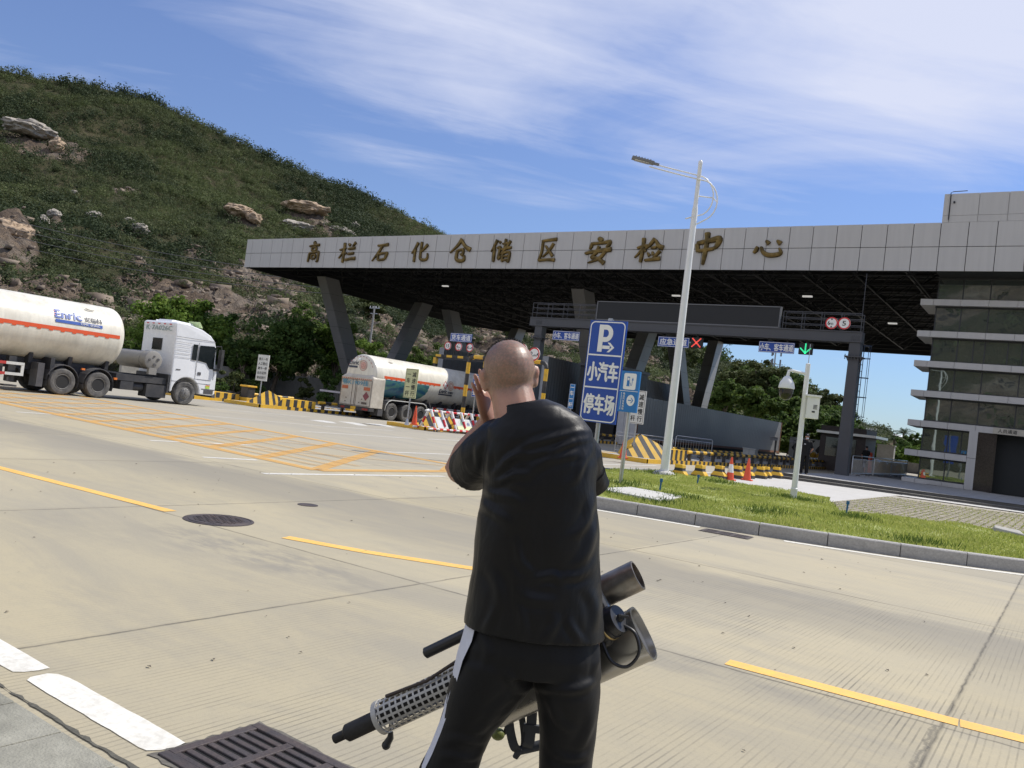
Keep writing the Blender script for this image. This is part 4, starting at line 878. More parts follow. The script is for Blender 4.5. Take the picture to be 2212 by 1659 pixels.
for i in range(len(sl_t)):
    z0 = sl_t[i]; z1 = (sl_t[i+1]-.33) if i < 6 else 11.56; x1 = -4.83 if i < 2 else OX
    for z in (z0+.04, z1-.06): b.box(XW-.02, x1, gy_-.03, gy_, z-.035, z+.035)
    b.box(XW-.02, x1, gy_-.12, gy_, z1-.02, z1-.005)
    ms = [XW+.03, -5.86, -4.56, -2.86, -1.5, -.1, 1.25, 2.6, 3.9] if i >= 2 else ([XW+.03, -5.86, -5.2] if i == 1 else [XW+.03, -5.86])
    if i in (4,): ms += [-5.1, -3.5]
    for x in ms: b.box(x-.03, x+.03, gy_-.028, gy_-.002, z0, z1)
b.build('mullions', MULL, office)
b = LB(bo); b.box(-7.04, OX, FY+.05, gy_+12, 11.562, 11.60); b.box(-6.6, OX, gy_+.3, 66, .25, 11.55)
b.build('core', mat('dim_interior', (.02, .022, .022), .8), office)
# roof block
b = LB(bo); xr = [-7.01, -6.68]+[-6.68+1.34*k for k in range(1, 16)]
for k in range(len(xr)-1):
    for z0, z1 in ((ZT+.012, ZT+.36), (ZT+.375, 15.70)): b.box(xr[k]+.012, xr[k+1]-.012, FY-.02, FY+.04, z0, z1)
b.box(-7.0, XR, FY+.041, 66, ZT, 15.68)
b.build('roof_block', PANEL, office)
b = LB(bo); b.tube([(-6.7, FY-.06, 14.3), (-6.7, FY-.06, 15.75), (-6.6, FY-.0, 15.82), (-5.95, FY+.1, 15.87)], .022, 6); b.cyl((-6.5, FY-.10, 15.25), (-6.5, FY-.02, 15.22), .05, n=8)
b.build('conduit', DARK, office)
# recessed entrance
b = LB(bo); ex0, ex1 = -4.42, 9.
b.box(ex0, ex1, BY+1.6, BY+1.66, .25, 3.38); b.build('entrance_glass', BGLASS, office)
b = LB(bo)
b.box(ex0, -3.55, BY+.03, BY+.14, .25, 3.38); b.build('stone_jamb', mat('polished_brown_granite', (.045, .036, .032), .12, var=.6, scale=26), office)
b = LB(bo)
for x in (-3.5, -2.9, -1.9, -.9, .1): b.box(x-.035, x+.035, BY+1.5, BY+1.59, .25, 2.7)
b.box(-3.53, ex1, BY+1.48, BY+1.6, 2.62, 2.74); b.box(-3.53, ex1, BY+.3, BY+1.6, 3.30, 3.37)
b.build('entrance_frame', MULL, office)
b = LB(bo); b.box(-3.76, 2., BY-.05, BY-.006, 3.325, 3.645); sgn = b.build('entrance_sign', mat('beige_sign_plate', (.44, .41, .34), .5), office)
b = MB(); write(b, '人员通道', Vector((-3.54, BY-.053, 3.39))-bo, XU, ZU, .86, .20, .02); write(b, '安检', Vector((-2.33, BY-.053, 3.39))-bo, XU, ZU, .43, .20, .02); b.build('sign_text', KFILM, sgn)
# a low green hill over the road behind the viewer, seen only in the window reflections
vv = []; nx_, ny_ = 40, 12
for j in range(ny_):
    for i in range(nx_):
        x = -40+i*9.; t = j/(ny_-1); vv.append((x, -60-t*130, t*80*(.85+.25*sin(i*.35))+noise.noise((i*.4, j*.6, 2.))*5-.5))
b = MB(); b.add(vv, [(j*nx_+i, j*nx_+i+1, (j+1)*nx_+i+1, (j+1)*nx_+i) for j in range(ny_-1) for i in range(nx_-1)])
hb = tag(b.build('hill', bpy.data.materials['hillside_soil_and_rock']), kind='structure')
bare = hb.data.attributes.new('bare', 'FLOAT', 'POINT'); bare.data.foreach_set('value', np.array([max(0, noise.noise((q[0]*.035, q[1]*.035, 4.))*1.6) for q in vv], np.float32))
g = np.random.default_rng(8); C = np.array([vv[k] for k in g.integers(0, len(vv), 2600)])+g.normal(scale=(3.5, 5, .5), size=(2600, 3)); Rd = g.uniform(1., 2.6, 2600)
v, f = leaf_cloud(C, Rd, 16, Rd*.5, seed=12); tag(array_mesh('hill_scrub', v, f, SCRUB), 'scrub on the low hill across the road', 'shrubs', kind='stuff')

# ------------------------------------------------------------ lane gantry with screen, hanging signs and signals
GY = 44.3; go = Vector((-19.5, GY, .25))
GANT = mat('gantry_grey_paint', (.060, .062, .070), .45, var=.12, scale=1.5)
gantry = empty('lane_gantry', go, 0, 'dark grey steel gantry with railings and black display spanning the lanes', 'gantry')
b = LB(go); b.box(-29.6, -9.45, GY-.25, GY+.35, 7.04, 7.52); b.box(-29.6, -9.45, GY-.29, GY+.39, 7.50, 7.56); b.box(-29.6, -9.45, GY-.29, GY+.39, 7.0, 7.06)
b.build('beam', GANT, gantry, bevel=.01)
for x in (-9.76, -28.9):
    b = LB(go)
    b.rings([[Vector((x+sx*w, GY+.05+sy_*w, z)) for sx, sy_ in ((-1, -1), (1, -1), (1, 1), (-1, 1))] for z, w in ((.25, .30), (6.2, .25))])
    b.box(x-.42, x+.42, GY-.37, GY+.47, 6.24, 6.30); b.box(x-.27, x+.27, GY-.22, GY+.32, 6.2, 7.0)
    for a in range(6): b.box(x-.40+a*.155, x-.37+a*.155, GY-.36, GY-.30, 6.12, 6.38)
    for sx in (-1, 1): b.hexa([(x+sx*.25, GY, 5.95), (x+sx*.26, GY, 5.95), (x+sx*.26, GY+.1, 5.95), (x+sx*.25, GY+.1, 5.95), (x+sx*.25, GY, 6.24), (x+sx*.41, GY, 6.24), (x+sx*.41, GY+.1, 6.24), (x+sx*.25, GY+.1, 6.24)])
    for a in range(5): b.box(x-.2+a*.09, x-.17+a*.09, GY-.27, GY-.22, 7.1, 7.36)
    b.build('column', GANT, gantry, bevel=.012)
def rail(x0, x1, name='railing'):
    b = LB(go); n = max(2, int((x1-x0)/.95))
    for i in range(n+1): x = x0+(x1-x0)*i/n; b.cyl((x, GY-.2, 7.55), (x, GY-.2, 8.48), .022, n=6); b.cyl((x, GY+.3, 7.55), (x, GY+.3, 8.48), .022, n=6)
    for z in (7.85, 8.17, 8.48):
        for y in (GY-.2, GY+.3): b.cyl((x0, y, z), (x1, y, z), .022, n=6)
    b.build(name, GANT, gantry)
rail(-29.5, -24.9); rail(-13.5, -9.55)
b = LB(go); b.box(-24.8, -13.68, GY-.24, GY-.06, 7.60, 8.68); scr = b.build('screen', mat('black_led_panel', (.010, .011, .013), .6, var=.2, scale=9), gantry)
b = LB(go)
for x in (-24.8, -13.68): b.box(x-.03, x+.03, GY-.27, GY-.04, 7.57, 8.71)
for z in (7.59, 8.69): b.box(-24.8, -13.68, GY-.27, GY-.04, z-.025, z+.025)
b.build('frame', mat('grey_trim', (.14, .145, .155), .5), scr)
b = LB(go)
for x in (-9.52, -9.52): pass
for y in (GY+.36, GY+.80):
    b.tube([(-9.50, y, 3.2), (-9.50, y, 7.0)], .022, 6)
for i in range(11): z = 3.25+i*.34; b.cyl((-9.50, GY+.36, z), (-9.50, GY+.80, z), .016, n=5)
for z in (3.3, 4.3, 5.3, 6.3, 6.95):
    c = [(-9.50, GY+.36, z), (-9.18, GY+.36, z), (-9.10, GY+.58, z), (-9.18, GY+.80, z), (-9.50, GY+.80, z)]; b.tube(c, .016, 5)
for y in (GY+.36, GY+.8): b.cyl((-9.18, y, 3.3), (-9.18, y, 6.95), .014, n=5)
b.build('ladder', mat('blue_grey_ladder_steel', (.03, .05, .09), .5), gantry)
b = LB(go); b.cyl((-9.62, GY+.1, 8.45), (-9.62, GY+.1, 10.6), .018, n=5); b.build('rod', GANT, gantry)

def sign_board(name, loc, w, h, label, body, col=BLUE, group=None, cols=None, border=True, bold=.025, t=.05, fill=(.9, .62), cat='sign', frame=WFILM):
    """board with its lower left corner at loc, facing the road (-Y)"""
    root = empty(name, Vector(loc)+Vector((w/2, 0, h/2)), 0, label, cat, group); d = -Vector((w/2, 0, h/2))
    b = MB(); b.box(0, w, 0, t, 0, h); b.v = [tuple(Vector(p)+d) for p in b.v]; pl = b.build('board', col, root, bevel=.004)
    b = MB()
    if border:
        g_ = .02; k = .022
        for x0, x1, z0, z1 in ((g_, w-g_, g_, g_+k), (g_, w-g_, h-g_-k, h-g_), (g_, g_+k, g_+k, h-g_-k), (w-g_-k, w-g_, g_+k, h-g_-k)): b.quad(*[Vector(p)+d for p in ((x0, -.003, z0), (x1, -.003, z0), (x1, -.003, z1), (x0, -.003, z1))])
        b.build('border', frame, root)
    b = MB(); W2, H2 = w*fill[0], h*fill[1]; write(b, body, d+Vector(((w-W2)/2, -.004, (h-H2)/2)), XU, ZU, W2, H2, bold)
    b.build('sign_text', WFILM, root); return root
def hanger(root, xs_, z0, z1):
    b = MB(); c = root.location
    for x in xs_: b.box(x-c.x-.03, x-c.x+.03, .055, .10, z0-c.z, z1-c.z)
    b.build('hanger', DARK, root)
HG = 'blue lane signs hanging from the gantry'
s = sign_board('lane_sign', (-27.85, GY-.1, 6.20), 1.95, .58, 'blue lane sign reading small cars and coaches at the gantry left end', '小车、客车通道', group=HG, fill=(.93, .66)); hanger(s, (-27.3, -26.4), 6.5, 7.02)
s = sign_board('lane_sign', (-20.62, GY-.1, 6.20), 1.93, .58, 'blue lane sign reading emergency lane beside the red cross signal', '应急通道', group=HG, fill=(.86, .66)); hanger(s, (-20.1, -19.2), 6.5, 7.02)
s = sign_board('lane_sign', (-14.68, GY-.1, 6.24), 1.90, .58, 'blue lane sign reading small cars and coaches beside the green arrow', '小车、客车通道', group=HG, fill=(.93, .66)); hanger(s, (-14.2, -13.2), 6.5, 7.02)
def signal(loc, label, strokes, m):
    root = empty('lane_signal', loc, 0, label, 'signal', 'lane signals on the gantry')
    b = MB(); b.box(-.35, .35, -.06, .12, -.30, .30); b.box(-.05, .05, 0, .06, .30, .62); b.build('housing', mat('black_signal_housing', (.012, .012, .013), .6), root, bevel=.01)
    b = MB()
    for (x0, z0), (x1, z1) in strokes:
        a, c = Vector((x0, -.064, z0)), Vector((x1, -.064, z1)); n_ = max(2, int((c-a).length/.038))
        for i in range(n_+1):
            p_ = a.lerp(c, i/n_); t_ = (c-a).normalized(); s_ = Vector((-t_.z, 0, t_.x))
            for k_ in (-.019, .019): disc(b, p_+s_*k_, XU, ZU, .017, n=8)
    b.build('led_symbol', m, root)
LR = mat('red_led', (.8, .05, .04), .5, emit=((1, .10, .07), 1.0)); LG = mat('green_led', (.03, .8, .35), .5, emit=((.05, 1, .42), 1.0))
signal((-18.25, GY-.06, 6.53), 'square black signal lit with a red cross', (((-.25, -.24), (.25, .24)), ((-.25, .24), (.25, -.24))), LR)
signal((-12.2, GY-.06, 6.55), 'square black signal lit with a green downward arrow', (((0, .26), (0, -.22)), ((-.26, .02), (0, -.24)), ((.26, .02), (0, -.24))), LG)

def round_sign(loc, r, label, txt, small='', kind='', post=None, group='round red rimmed limit signs'):
    root = empty('limit_sign', loc, 0, label, 'road sign', group)
    b = MB(); b.lathe([(r, -.02), (r, .02)], T=Matrix.Rotation(R(90), 3, 'X'), n=32); b.build('plate', WFILM, root)
    b = MB(); disc(b, (0, -.024, 0), XU, ZU, r, n=36, r0=r*.80); b.build('rim', RFILM, root)
    b = MB(); w = r*(.92 if len(txt) > 1 else .55)*(1 if not small else .62)
    if small: write(b, txt, (-r*.62, -.024, -r*.33), XU, ZU, w*.95, r*.66, .03); write(b, small, (-r*.62+w, -.024, -r*.33), XU, ZU, r*.55, r*.36, .02)
    else: write(b, txt, (-w/2, -.024, -r*.38), XU, ZU, w, r*.76, .03)
    if kind == 'h':
        for q in (1, -1): b.add([(-r*.22, -.0245, q*r*.74), (r*.22, -.0245, q*r*.74), (0, -.0245, q*r*.46)], [(0, 1, 2)])
    if kind == 'w':
        for q in (1, -1): b.add([(q*r*.74, -.0245, -r*.26), (q*r*.74, -.0245, r*.26), (q*r*.44, -.0245, 0)], [(0, 1, 2)])
    b.build('sign_text', KFILM, root)
    if post:
        b = MB(); b.cyl((0, .05, 0), (0, .05, -post), .028, n=8); b.build('post', DARK, root)
    return root
round_sign((-10.98, GY-.30, 7.93), .31, 'round sign on the gantry railing limiting height to six metres', '6', 'm', 'h')
round_sign((-10.36, GY-.30, 7.94), .31, 'round sign on the gantry railing showing the number 5', '5')
b = MB()

# ------------------------------------------------------------ height-limit frames over the lanes
def banded(b, p, q, r, step, m0=0, m1=1, n=10):
    p, q = Vector(p), Vector(q); L_ = (q-p).length; k = max(1, round(L_/step))
    for i in range(k): b.cyl(p.lerp(q, i/k), p.lerp(q, (i+1)/k), r, n=n, m=(m0 if i % 2 == 0 else m1))
f0 = Vector((-33.9, 42.8, 0)); fr = empty('height_barrier', f0, 0, 'yellow and black height frame over the truck lane with three round signs', 'height barrier', 'yellow and black height frames')
b = LB(f0); 
for x in (-35.97, -31.75):
    b.box(x-.10, x+.10, f0.y-.10, f0.y+.10, 0, 4.4, 0)
    for z_ in (.5, 1.85, 3.0, 3.95): b.box(x-.115, x+.115, f0.y-.115, f0.y+.115, z_, z_+.40, 1)
b.build('post', [BLK, YEL], fr)
b = LB(f0)
for i in range(8): b.box(-35.7+i*.47-.235, -35.7+i*.47+.235, f0.y-.09, f0.y+.09, 4.42, 4.58, i % 2)
b.box(-35.97, -31.7, f0.y-.04, f0.y+.04, 4.30, 4.41, 1)
for x in (-34.45, -33.3): b.cyl((x, f0.y, 4.58), (x, f0.y, 5.9), .045, n=8, m=1)
b.build('crossbar', [YEL, BLK], fr)
_p, _q, _t = ay(971.7, 736.6, f0.y-.12), ay(1018, 740, f0.y-.12), ay(973, 719, f0.y-.12).z
s = sign_board('lane_sign', _p, _q.x-_p.x, _t-_p.z, 'blue truck lane sign standing on the yellow and black height frame', '货车通道', fill=(.88, .70))
for x, t_, sm, k_, lb in ((967.5, '15', '', '', 'round red rimmed sign showing 15 on the truck height frame'), (991, '4.', '5m', 'h', 'round sign limiting height to four and a half metres on the frame'), (1015, '2.', '5m', 'w', 'round sign limiting width to two and a half metres on the frame')):
    p_ = ay(x, 747+(x-967)*.083, f0.y-.12); round_sign((p_.x, f0.y-.12, p_.z), .28, lb, t_, sm, k_, post=.5)
f1 = Vector((-26, 36.9, 0)); fr = empty('height_barrier', f1, 0, 'rounded yellow and black pipe frame over the car lane behind the man', 'height barrier', 'yellow and black height frames')
b = LB(f1); banded(b, (-28.2, f1.y, 4.18), (-23.75, f1.y, 4.18), .115, .62)
b.tube([(-23.75, f1.y, 4.18), (-23.55, f1.y, 4.15), (-23.42, f1.y, 4.03), (-23.38, f1.y, 3.85)], .115, 10, m=1); banded(b, (-23.38, f1.y, 3.85), (-23.38, f1.y, .0), .115, .66)
b.tube([(-28.2, f1.y, 4.18), (-28.4, f1.y, 4.15), (-28.53, f1.y, 4.03), (-28.57, f1.y, 3.85)], .115, 10, m=1); banded(b, (-28.57, f1.y, 3.85), (-28.57, f1.y, .0), .115, .66)
b.box(-23.62, -23.12, f1.y-.15, f1.y-.12, 1.75, 2.15, 0); b.build('pipe_frame', [YEL, BLK], fr, smooth=50)
p_ = ay(1154, 765, f1.y-.15); round_sign((p_.x, f1.y-.15, p_.z), .36, 'round sign limiting width to 2.6 metres right of the man', '2.', '6m', 'w', post=.5)
p_ = ay(1127, 757, f1.y-.15); round_sign((p_.x, f1.y-.15, p_.z), .36, 'round limit sign half hidden behind the man', '4.', '5m', 'h', post=.5)

# ------------------------------------------------------------ shield walls of the inspection lanes
def ribbed(name, loc, label, x0, x1, y0, y1, zt, zb=.35, rust=False):
    o = Vector(loc); root = empty(name, o, 0, label, 'shield wall', 'tall grey shield walls under the canopy'); b = LB(o); n = int((y1-y0)/.42)
    for i in range(n):
        y = y0+(y1-y0)*i/n; q = y+(y1-y0)/n; b.box(x1-.03, x1, y+.012, q-.012, zb+.25, zt)
    b.box(x0+.01, x1-.031, y0+.05, y1-.01, zb+.2, zt-.01); b.build('side_cladding', mat('dark_grey_cladding', (.19, .19, .195), .45, var=.10, scale=.4), root)
    b = LB(o); n = max(2, int((x1-x0)/.42))
    for i in range(n): b.box(x0+(x1-x0)*i/n+.008, x0+(x1-x0)*(i+1)/n-.008, y0-.02, y0+.04, .05, zt+.02)
    b.build('end_cladding', mat('pale_grey_cladding', (.50, .51, .53), .45, var=.08), root)
    b = LB(o); b.box(x0+.3, x1-.25, y0+.3, y1, 0, zb+.2); b.build('base', mat('black_base', (.012, .012, .013), .8), root)
    if rust:
        b = LB(o); b.box(x1-.02, x1+.03, y0-.05, y0+.14, zb, zt); b.box(x1-.02, x1+.03, y0+.14, y1, zb+.08, zb+.26); b.box(x1-.03, x1+.03, y1, y1+.15, zb, zt); b.build('edge_trim', mat('rusty_edge_angle', (.20, .085, .04), .8, var=.4), root)
ribbed('shield_wall', (-25.3, 51, 0), 'long grey shield wall with rusty edge trim right of the blue parking sign', -26.1, -24.6, 51, 83.6, 3.46, rust=True)
ribbed('shield_wall', (-36, 56, 0), 'tall grey shield wall just right of the man and left of the parking sign', -36.35, -35.38, 56, 84, 6.05)
ribbed('shield_wall', (-46.4, 56, 0), 'tall grey shield wall beyond the rear tanker below the truck lane sign', -46.75, -46.2, 56, 84, 6.1)
b = MB(); o = Vector((-24.0, 52, 0))
root = empty('service_booth', (-36.9, 52, 0), 0, 'black equipment booth half hidden behind the parking sign', 'booth'); b = LB((-36.9, 52, 0)); b.box(-31.9, -28.5, 55.2, 60, 0, 5.5); b.build('body', mat('black_booth_panel', (.016, .017, .02), .5), root); b = LB((-36.9, 52, 0)); b.box(-32.0, -28.4, 55.0, 60.2, 5.5, 5.7); b.build('roof', GANT, root)

# ------------------------------------------------------------ two tanker trucks
CABW = mat('white_cab_paint', (.78, .79, .80), .25, var=.03, dirt=(.55, .54, .50), dirt_amt=.15, dscale=1.2)
MUD = mat('grey_plastic_mudguard', (.075, .075, .08), .6, var=.2, dirt=(.16, .15, .14), dirt_amt=.5)
RIMG = mat('dusty_rim_grey', (.20, .195, .185), .6, var=.25, dirt=(.10, .095, .085), dirt_amt=.5, dscale=6)
RIMD = mat('dark_rim', (.018, .018, .018), .65, var=.3)
CYLG = mat('grey_gas_cylinder', (.25, .24, .22), .5, var=.12, dirt=(.22, .2, .17), dirt_amt=.4)
LOGOB = mat('logo_blue', (.03, .09, .36), .4); LOGOR = mat('logo_red', (.62, .05, .06), .4); LOGOK = mat('logo_dark', (.05, .06, .09), .5)
GRAPH = None
def graphic_mat():
    global nt
    m = bpy.data.materials.new('blue_green_tank_graphic'); m.use_nodes = True; nt = m.node_tree; nt.nodes.clear()
    o = N('ShaderNodeOutputMaterial'); p = N('ShaderNodeBsdfPrincipled', i_Roughness=.35); L(p.outputs[0], o.inputs[0]); t = N('ShaderNodeTexCoord')
    mp = N('ShaderNodeMapping'); mp.inputs['Rotation'].default_value = (R(30), 0, 0); mp.inputs['Scale'].default_value = (.3, .5, 1.1); L(t.outputs['Object'], mp.inputs[0])
    n = N('ShaderNodeTexNoise', i_Scale=.9, i_Detail=3., i_Distortion=.7); L(mp.outputs[0], n.inputs[0]); r = nt.nodes.new('ShaderNodeValToRGB'); e = r.color_ramp.elements
    for c in (.45, .55, .66): e.new(c)
    for q, (ps, c) in zip(e, ((.28, (.006, .022, .06)), (.42, (.008, .045, .12)), (.54, (.012, .10, .20)), (.64, (.09, .24, .20)), (.75, (.010, .07, .18)))): q.position = ps; q.color = (*c, 1)
    L(n.outputs[0], r.inputs[0]); L(r.outputs[0], p.inputs['Base Color']); return m
GRAPH = graphic_mat()
def wheel(parent, at, x, y, w=.32, r=.5, out=1, front=False, clean=False):
    """tyre with tread shoulder; rim dished (rear) or bulging (front); axis along X"""
    T = Matrix.Rotation(R(90)*out, 3, 'Y'); c = Vector((x, y, r))-Vector(at)
    b = MB(); b.lathe([(r*.56, -w+.01), (r*.90, -w), (r*.985, -w+.05), (r, -w+.08), (r, -.09), (r*.985, -.05), (r*.90, -.005), (r*.72, .0), (r*.60, -.012), (r*.56, -.03)], c, T, 40, caps=False)
    for i in range(40):
        pass
    tw = b.build('wheel', RUB, parent, smooth=40)
    b = MB()
    if not front: b.lathe([(r*.575, -.028), (r*.545, -.004), (r*.505, -.03)], c, T, 28, m=1, caps=False)
    if front: b.lathe([(r*.57, -.035), (r*.53, -.02), (r*.46, -.03), (r*.44, .015), (r*.33, .045), (r*.30, .07), (r*.16, .085), (r*.14, .12), (.001, .125)], c, T, 28)
    else: b.lathe([(r*.57, -.03), (r*.54, -.015), (r*.50, -.05), (r*.47, -.16), (r*.30, -.19), (r*.26, -.10), (r*.20, -.06), (.001, -.055)], c, T, 28)
    n = 10
    for i in range(n):
        a = 2*pi*i/n; q = c+T @ Vector((r*.36*cos(a), r*.36*sin(a), .035 if front else -.185)); b.cyl(q, q+T @ Vector((0, 0, .035)), .018, n=6)
    b.build('rim', [RIMG if front else RIMD, RIMG], tw, smooth=40); return tw
def on_tank(mb_from, mb_to, xc, zc, Rr, off=.012, m=0):
    b0 = len(mb_to.v)
    for y, v_, h_ in mb_from.v: a = v_/Rr; q = Rr+off+h_*2; mb_to.v.append((xc+q*cos(a), y, zc+q*sin(a)))
    mb_to.f += [tuple(i+b0 for i in q) for q in mb_from.f]; mb_to.m += [q+m for q in mb_from.m]
YV = Vector((1, 0, 0)); VV = Vector((0, 1, 0))       # flat layout: first axis along the truck, second around the tank
def tank_logo(parent, at, xc, zc, Rr, y0, w, zmid, dark=False):
    fl = MB(); c = 1. if not dark else 1.
    write(fl, 'Enric', (y0, zmid, 0), YV, VV, w*.55, w*.185, .06, m=0)
    b = MB(); g = [LOGOK]*4 if dark else [LOGOB, LOGOR, LOGOK, WFILM]
    write(fl, '安瑞科', (y0+w*.62, zmid-.0, 0), YV, VV, w*.38, w*.12, .03, m=2)
    fl.quad((y0, zmid-w*.10, 0), (y0+w, zmid-w*.10, 0), (y0+w, zmid-w*.035, 0), (y0, zmid-w*.035, 0), 0)
    if not dark:
        for i in range(3): z = zmid+w*(.045+.05*i); fl.quad((y0-w*.02, z, .0), (y0+w*.015, z, .0), (y0+w*.015, z+w*.014, .0), (y0-w*.02, z+w*.014, .0), 1)
    on_tank(fl, b, xc-at.x, zc-at.z, Rr, .018); 
    fl2 = MB(); write(fl2, 'CIMC ENRIC', (y0+w*.52, zmid-w*.088, 0), YV, VV, w*.42, w*.042, .03, m=3); on_tank(fl2, b, xc-at.x, zc-at.z, Rr, .026)
    b.v = [(x, y-at.y, z) for x, y, z in b.v]; b.build('logo', g, parent)
def tanker(at, label, xc, tank, fa, ra, ta, rear=False, plate='', dirt=False):
    """xc centre line, tank=(y0,y1), fa front axle Y, ra tractor rear axles, ta trailer axles"""
    at = Vector(at); root = empty('tanker_truck', at, 0, label, 'tanker truck', 'white gas tanker trucks'); hw = 1.25
    LBa = lambda: LB(at)
    zc, Rr = 2.40, 1.215; y0, y1 = tank
    # tank shell with dished heads
    prof = []
    for i in range(9): a = R(90)*i/8; prof.append((Rr*(.02+.98*sin(a))**.9 if not (rear and i < 0) else 0, y0+(.40 if not rear else .22)*(1-cos(a)) if not rear else y0+.22*(1-cos(a))))
    prof = [(Rr*sin(R(90)*i/9)**.55 if i else .001, y0+(.42 if not rear else .18)*(1-cos(R(90)*i/9))) for i in range(10)]
    prof += [(Rr, y0+(y1-y0)*k/6) for k in range(1, 6)]
    prof += [(Rr*sin(R(90)*i/9)**.55 if i else .001, y1-.42*(1-cos(R(90)*i/9))) for i in range(9, -1, -1)]
    b = LBa(); b.rings([[Vector((xc+r*cos(2*pi*j/48), y, zc+r*sin(2*pi*j/48))) for j in range(48)] for r, y in prof]); tk = b.build('tank', CREAM, root, smooth=50)
    # orange band with lugs along both flanks
    b = LBa()
    a0, a1 = y0+(.75 if rear else .5), y1-.42
    segs = [(a0, a1)] if not rear else [(a0, 39.75), (41.05, a1)]
    for sgn in (1, -1):
        for s0, s1 in segs:
            fl = MB(); k = max(1, int((s1-s0)/1.2))
            for i in range(k): p, q = s0+(s1-s0)*i/k, s0+(s1-s0)*(i+1)/k; fl.quad((p, -.01, 0), (q, -.01, 0), (q, .125, 0), (p, .125, 0))
            n = int((s1-s0)/.43)
            for i in range(n): p = s0+.1+.43*i; fl.quad((p, -.055, 0), (p+.15, -.055, 0), (p+.15, -.01, 0), (p, -.01, 0))
            t_ = MB(); on_tank(fl, t_, 0, zc, Rr, .008); b = LBa(); b.add([(xc+sgn*x, y, z) for x, y, z in t_.v], t_.f); b.build('band', ORANGE, tk)
    for yy in (y0+1.6, y1-1.55) if not rear else (y0+1.55, y1-1.6):
        q = [Vector((xc+Rr*cos(a)+.05, yy+.16*k_, zc+Rr*sin(a)+.02)) for a, k_ in ((R(52), -1), (R(50), -.3), (R(49.5), .3), (R(50), 1))]; b = LBa(); b.tube(q, .022, 6); b.build('lifting_eye', mat('scuffed_lug', (.35, .33, .28), .5), tk)
    # chassis
    b = LBa()
    for s in (-1, 1): b.box(xc+s*.42-.05, xc+s*.42+.05, y0+.4, fa-.6, .82, 1.08); b.box(xc+s*.42-.05, xc+s*.42+.05, y0+.3, y1-.9, 1.08, 1.24)
    for yy in np.arange(y0+.8, y1-.4, 1.45): b.hexa([(xc-.75, yy-.07, 1.08), (xc+.75, yy-.07, 1.08), (xc+.75, yy+.07, 1.08), (xc-.75, yy+.07, 1.08), (xc-.8, yy-.07, 1.45), (xc+.8, yy-.07, 1.45), (xc+.8, yy+.07, 1.45), (xc-.8, yy+.07, 1.45)])
    for yy in list(ra)+list(ta)+[fa]: b.cyl((xc-1.0, yy, .5), (xc+1.0, yy, .5), .08, n=8)
    b.box(xc-.5, xc+.5, ra[0]-.5, ra[1]+.6, 1.08, 1.20)
    b.box(xc-.9, xc+.9, ra[1]+.9, fa-1.0, .62, .80); b.box(xc+.55, xc+1.1, ra[1]+.75, fa-.8, .78, 1.04); b.box(xc+.55, xc+1.12, ra[1]+.95, ra[1]+1.5, .42, .76); b.box(xc+.6, xc+1.15, fa-1.75, fa-.85, .22, .74); b.cyl((xc+.85, ra[1]+1.55, .58), (xc+.85, fa-1.8, .58), .17, n=12); b.box(xc-1.2, xc+1.2, fa-.86, fa-.76, .45, 1.22)
    b.box(xc-1.15, xc+1.15, y1-2.9, y1-2.75, .62, 1.35)
    b.build('chassis', CHAS, root)
    for yy in list(ra)+list(ta):
        for s in (1, -1): wheel(root, at, xc+s*hw, yy, .56, .5 if not rear else .51, s, clean=rear)
    for s in (1, -1): wheel(root, at, xc+s*(hw-.03), fa, .32, .5, s, front=True)
    # tractor mudguards
    for s in (1, -1):
        for yy in ra:
            b = LBa(); pr = [(.60, a) for a in range(-18, 199, 18)]; A_, B_ = [], []
            for k_, a in pr: A_.append((yy+.60*cos(R(a)), .5+.62*sin(R(a)))); 
            for x0_, x1_ in ((xc+s*.68, xc+s*1.24),):
                for i in range(len(A_)-1):
                    p, q = A_[i], A_[i+1]; b.hexa([(x0_, p[0], p[1]), (x1_, p[0], p[1]), (x1_, q[0], q[1]), (x0_, q[0], q[1]), (x0_, p[0], p[1]+.03), (x1_, p[0], p[1]+.03), (x1_, q[0], q[1]+.03), (x0_, q[0], q[1]+.03)])
            b.build('mudguard', MUD, root, smooth=40)
    for x0_ in (xc+.7, xc-1.24): b = LBa(); b.box(x0_, x0_+.54, ra[0]-.95, ra[0]-.72, .25, 1.12); b.build('mud_flap', MUD, root)
    for y_ in (ra[0]+.72, ra[1]+.66): b = LBa(); b.box(xc+1.16, xc+1.25, y_-.06, y_+.06, 1.02 if y_ < ra[1] else .78, 1.09 if y_ < ra[1] else .86); b.build('marker_lamp', ORANGE_LAMP, root)
    # gas cylinder and kit behind the cab
    b = LBa(); yc_ = fa-1.58; cz = 1.72
    b.lathe([(.001, -2.30), (.30, -2.28), (.37, -2.2), (.37, -.55), (.385, -.55), (.385, -.45), (.37, -.45), (.37, -.05), (.385, -.05), (.385, .0), (.34, .02), (.001, .035)], (xc+1.12, yc_, cz), Matrix.Rotation(R(90), 3, 'Y'), 32)
    b.build('gas_cylinder', CYLG, root, smooth=40)
    b = LBa()
    for dy, dz, r_ in ((0, .17, .04), (.18, .05, .06), (-.19, .02, .05), (.05, -.18, .07)): b.cyl((xc+1.15, yc_+dy, cz+dz), (xc+1.18, yc_+dy, cz+dz), r_, n=10, m=0)
    b.box(xc+1.0, xc+1.16, yc_-.16, yc_+.18, cz-.58, cz-.30, 1); b.build('valve_plate', [MUD, CYLG], root)
    # cab
    yb, yf = fa-.80, fa+1.42
    arch = [(fa+.66*cos(R(a)), .52+.66*sin(R(a))) for a in range(0, 181, 15)]
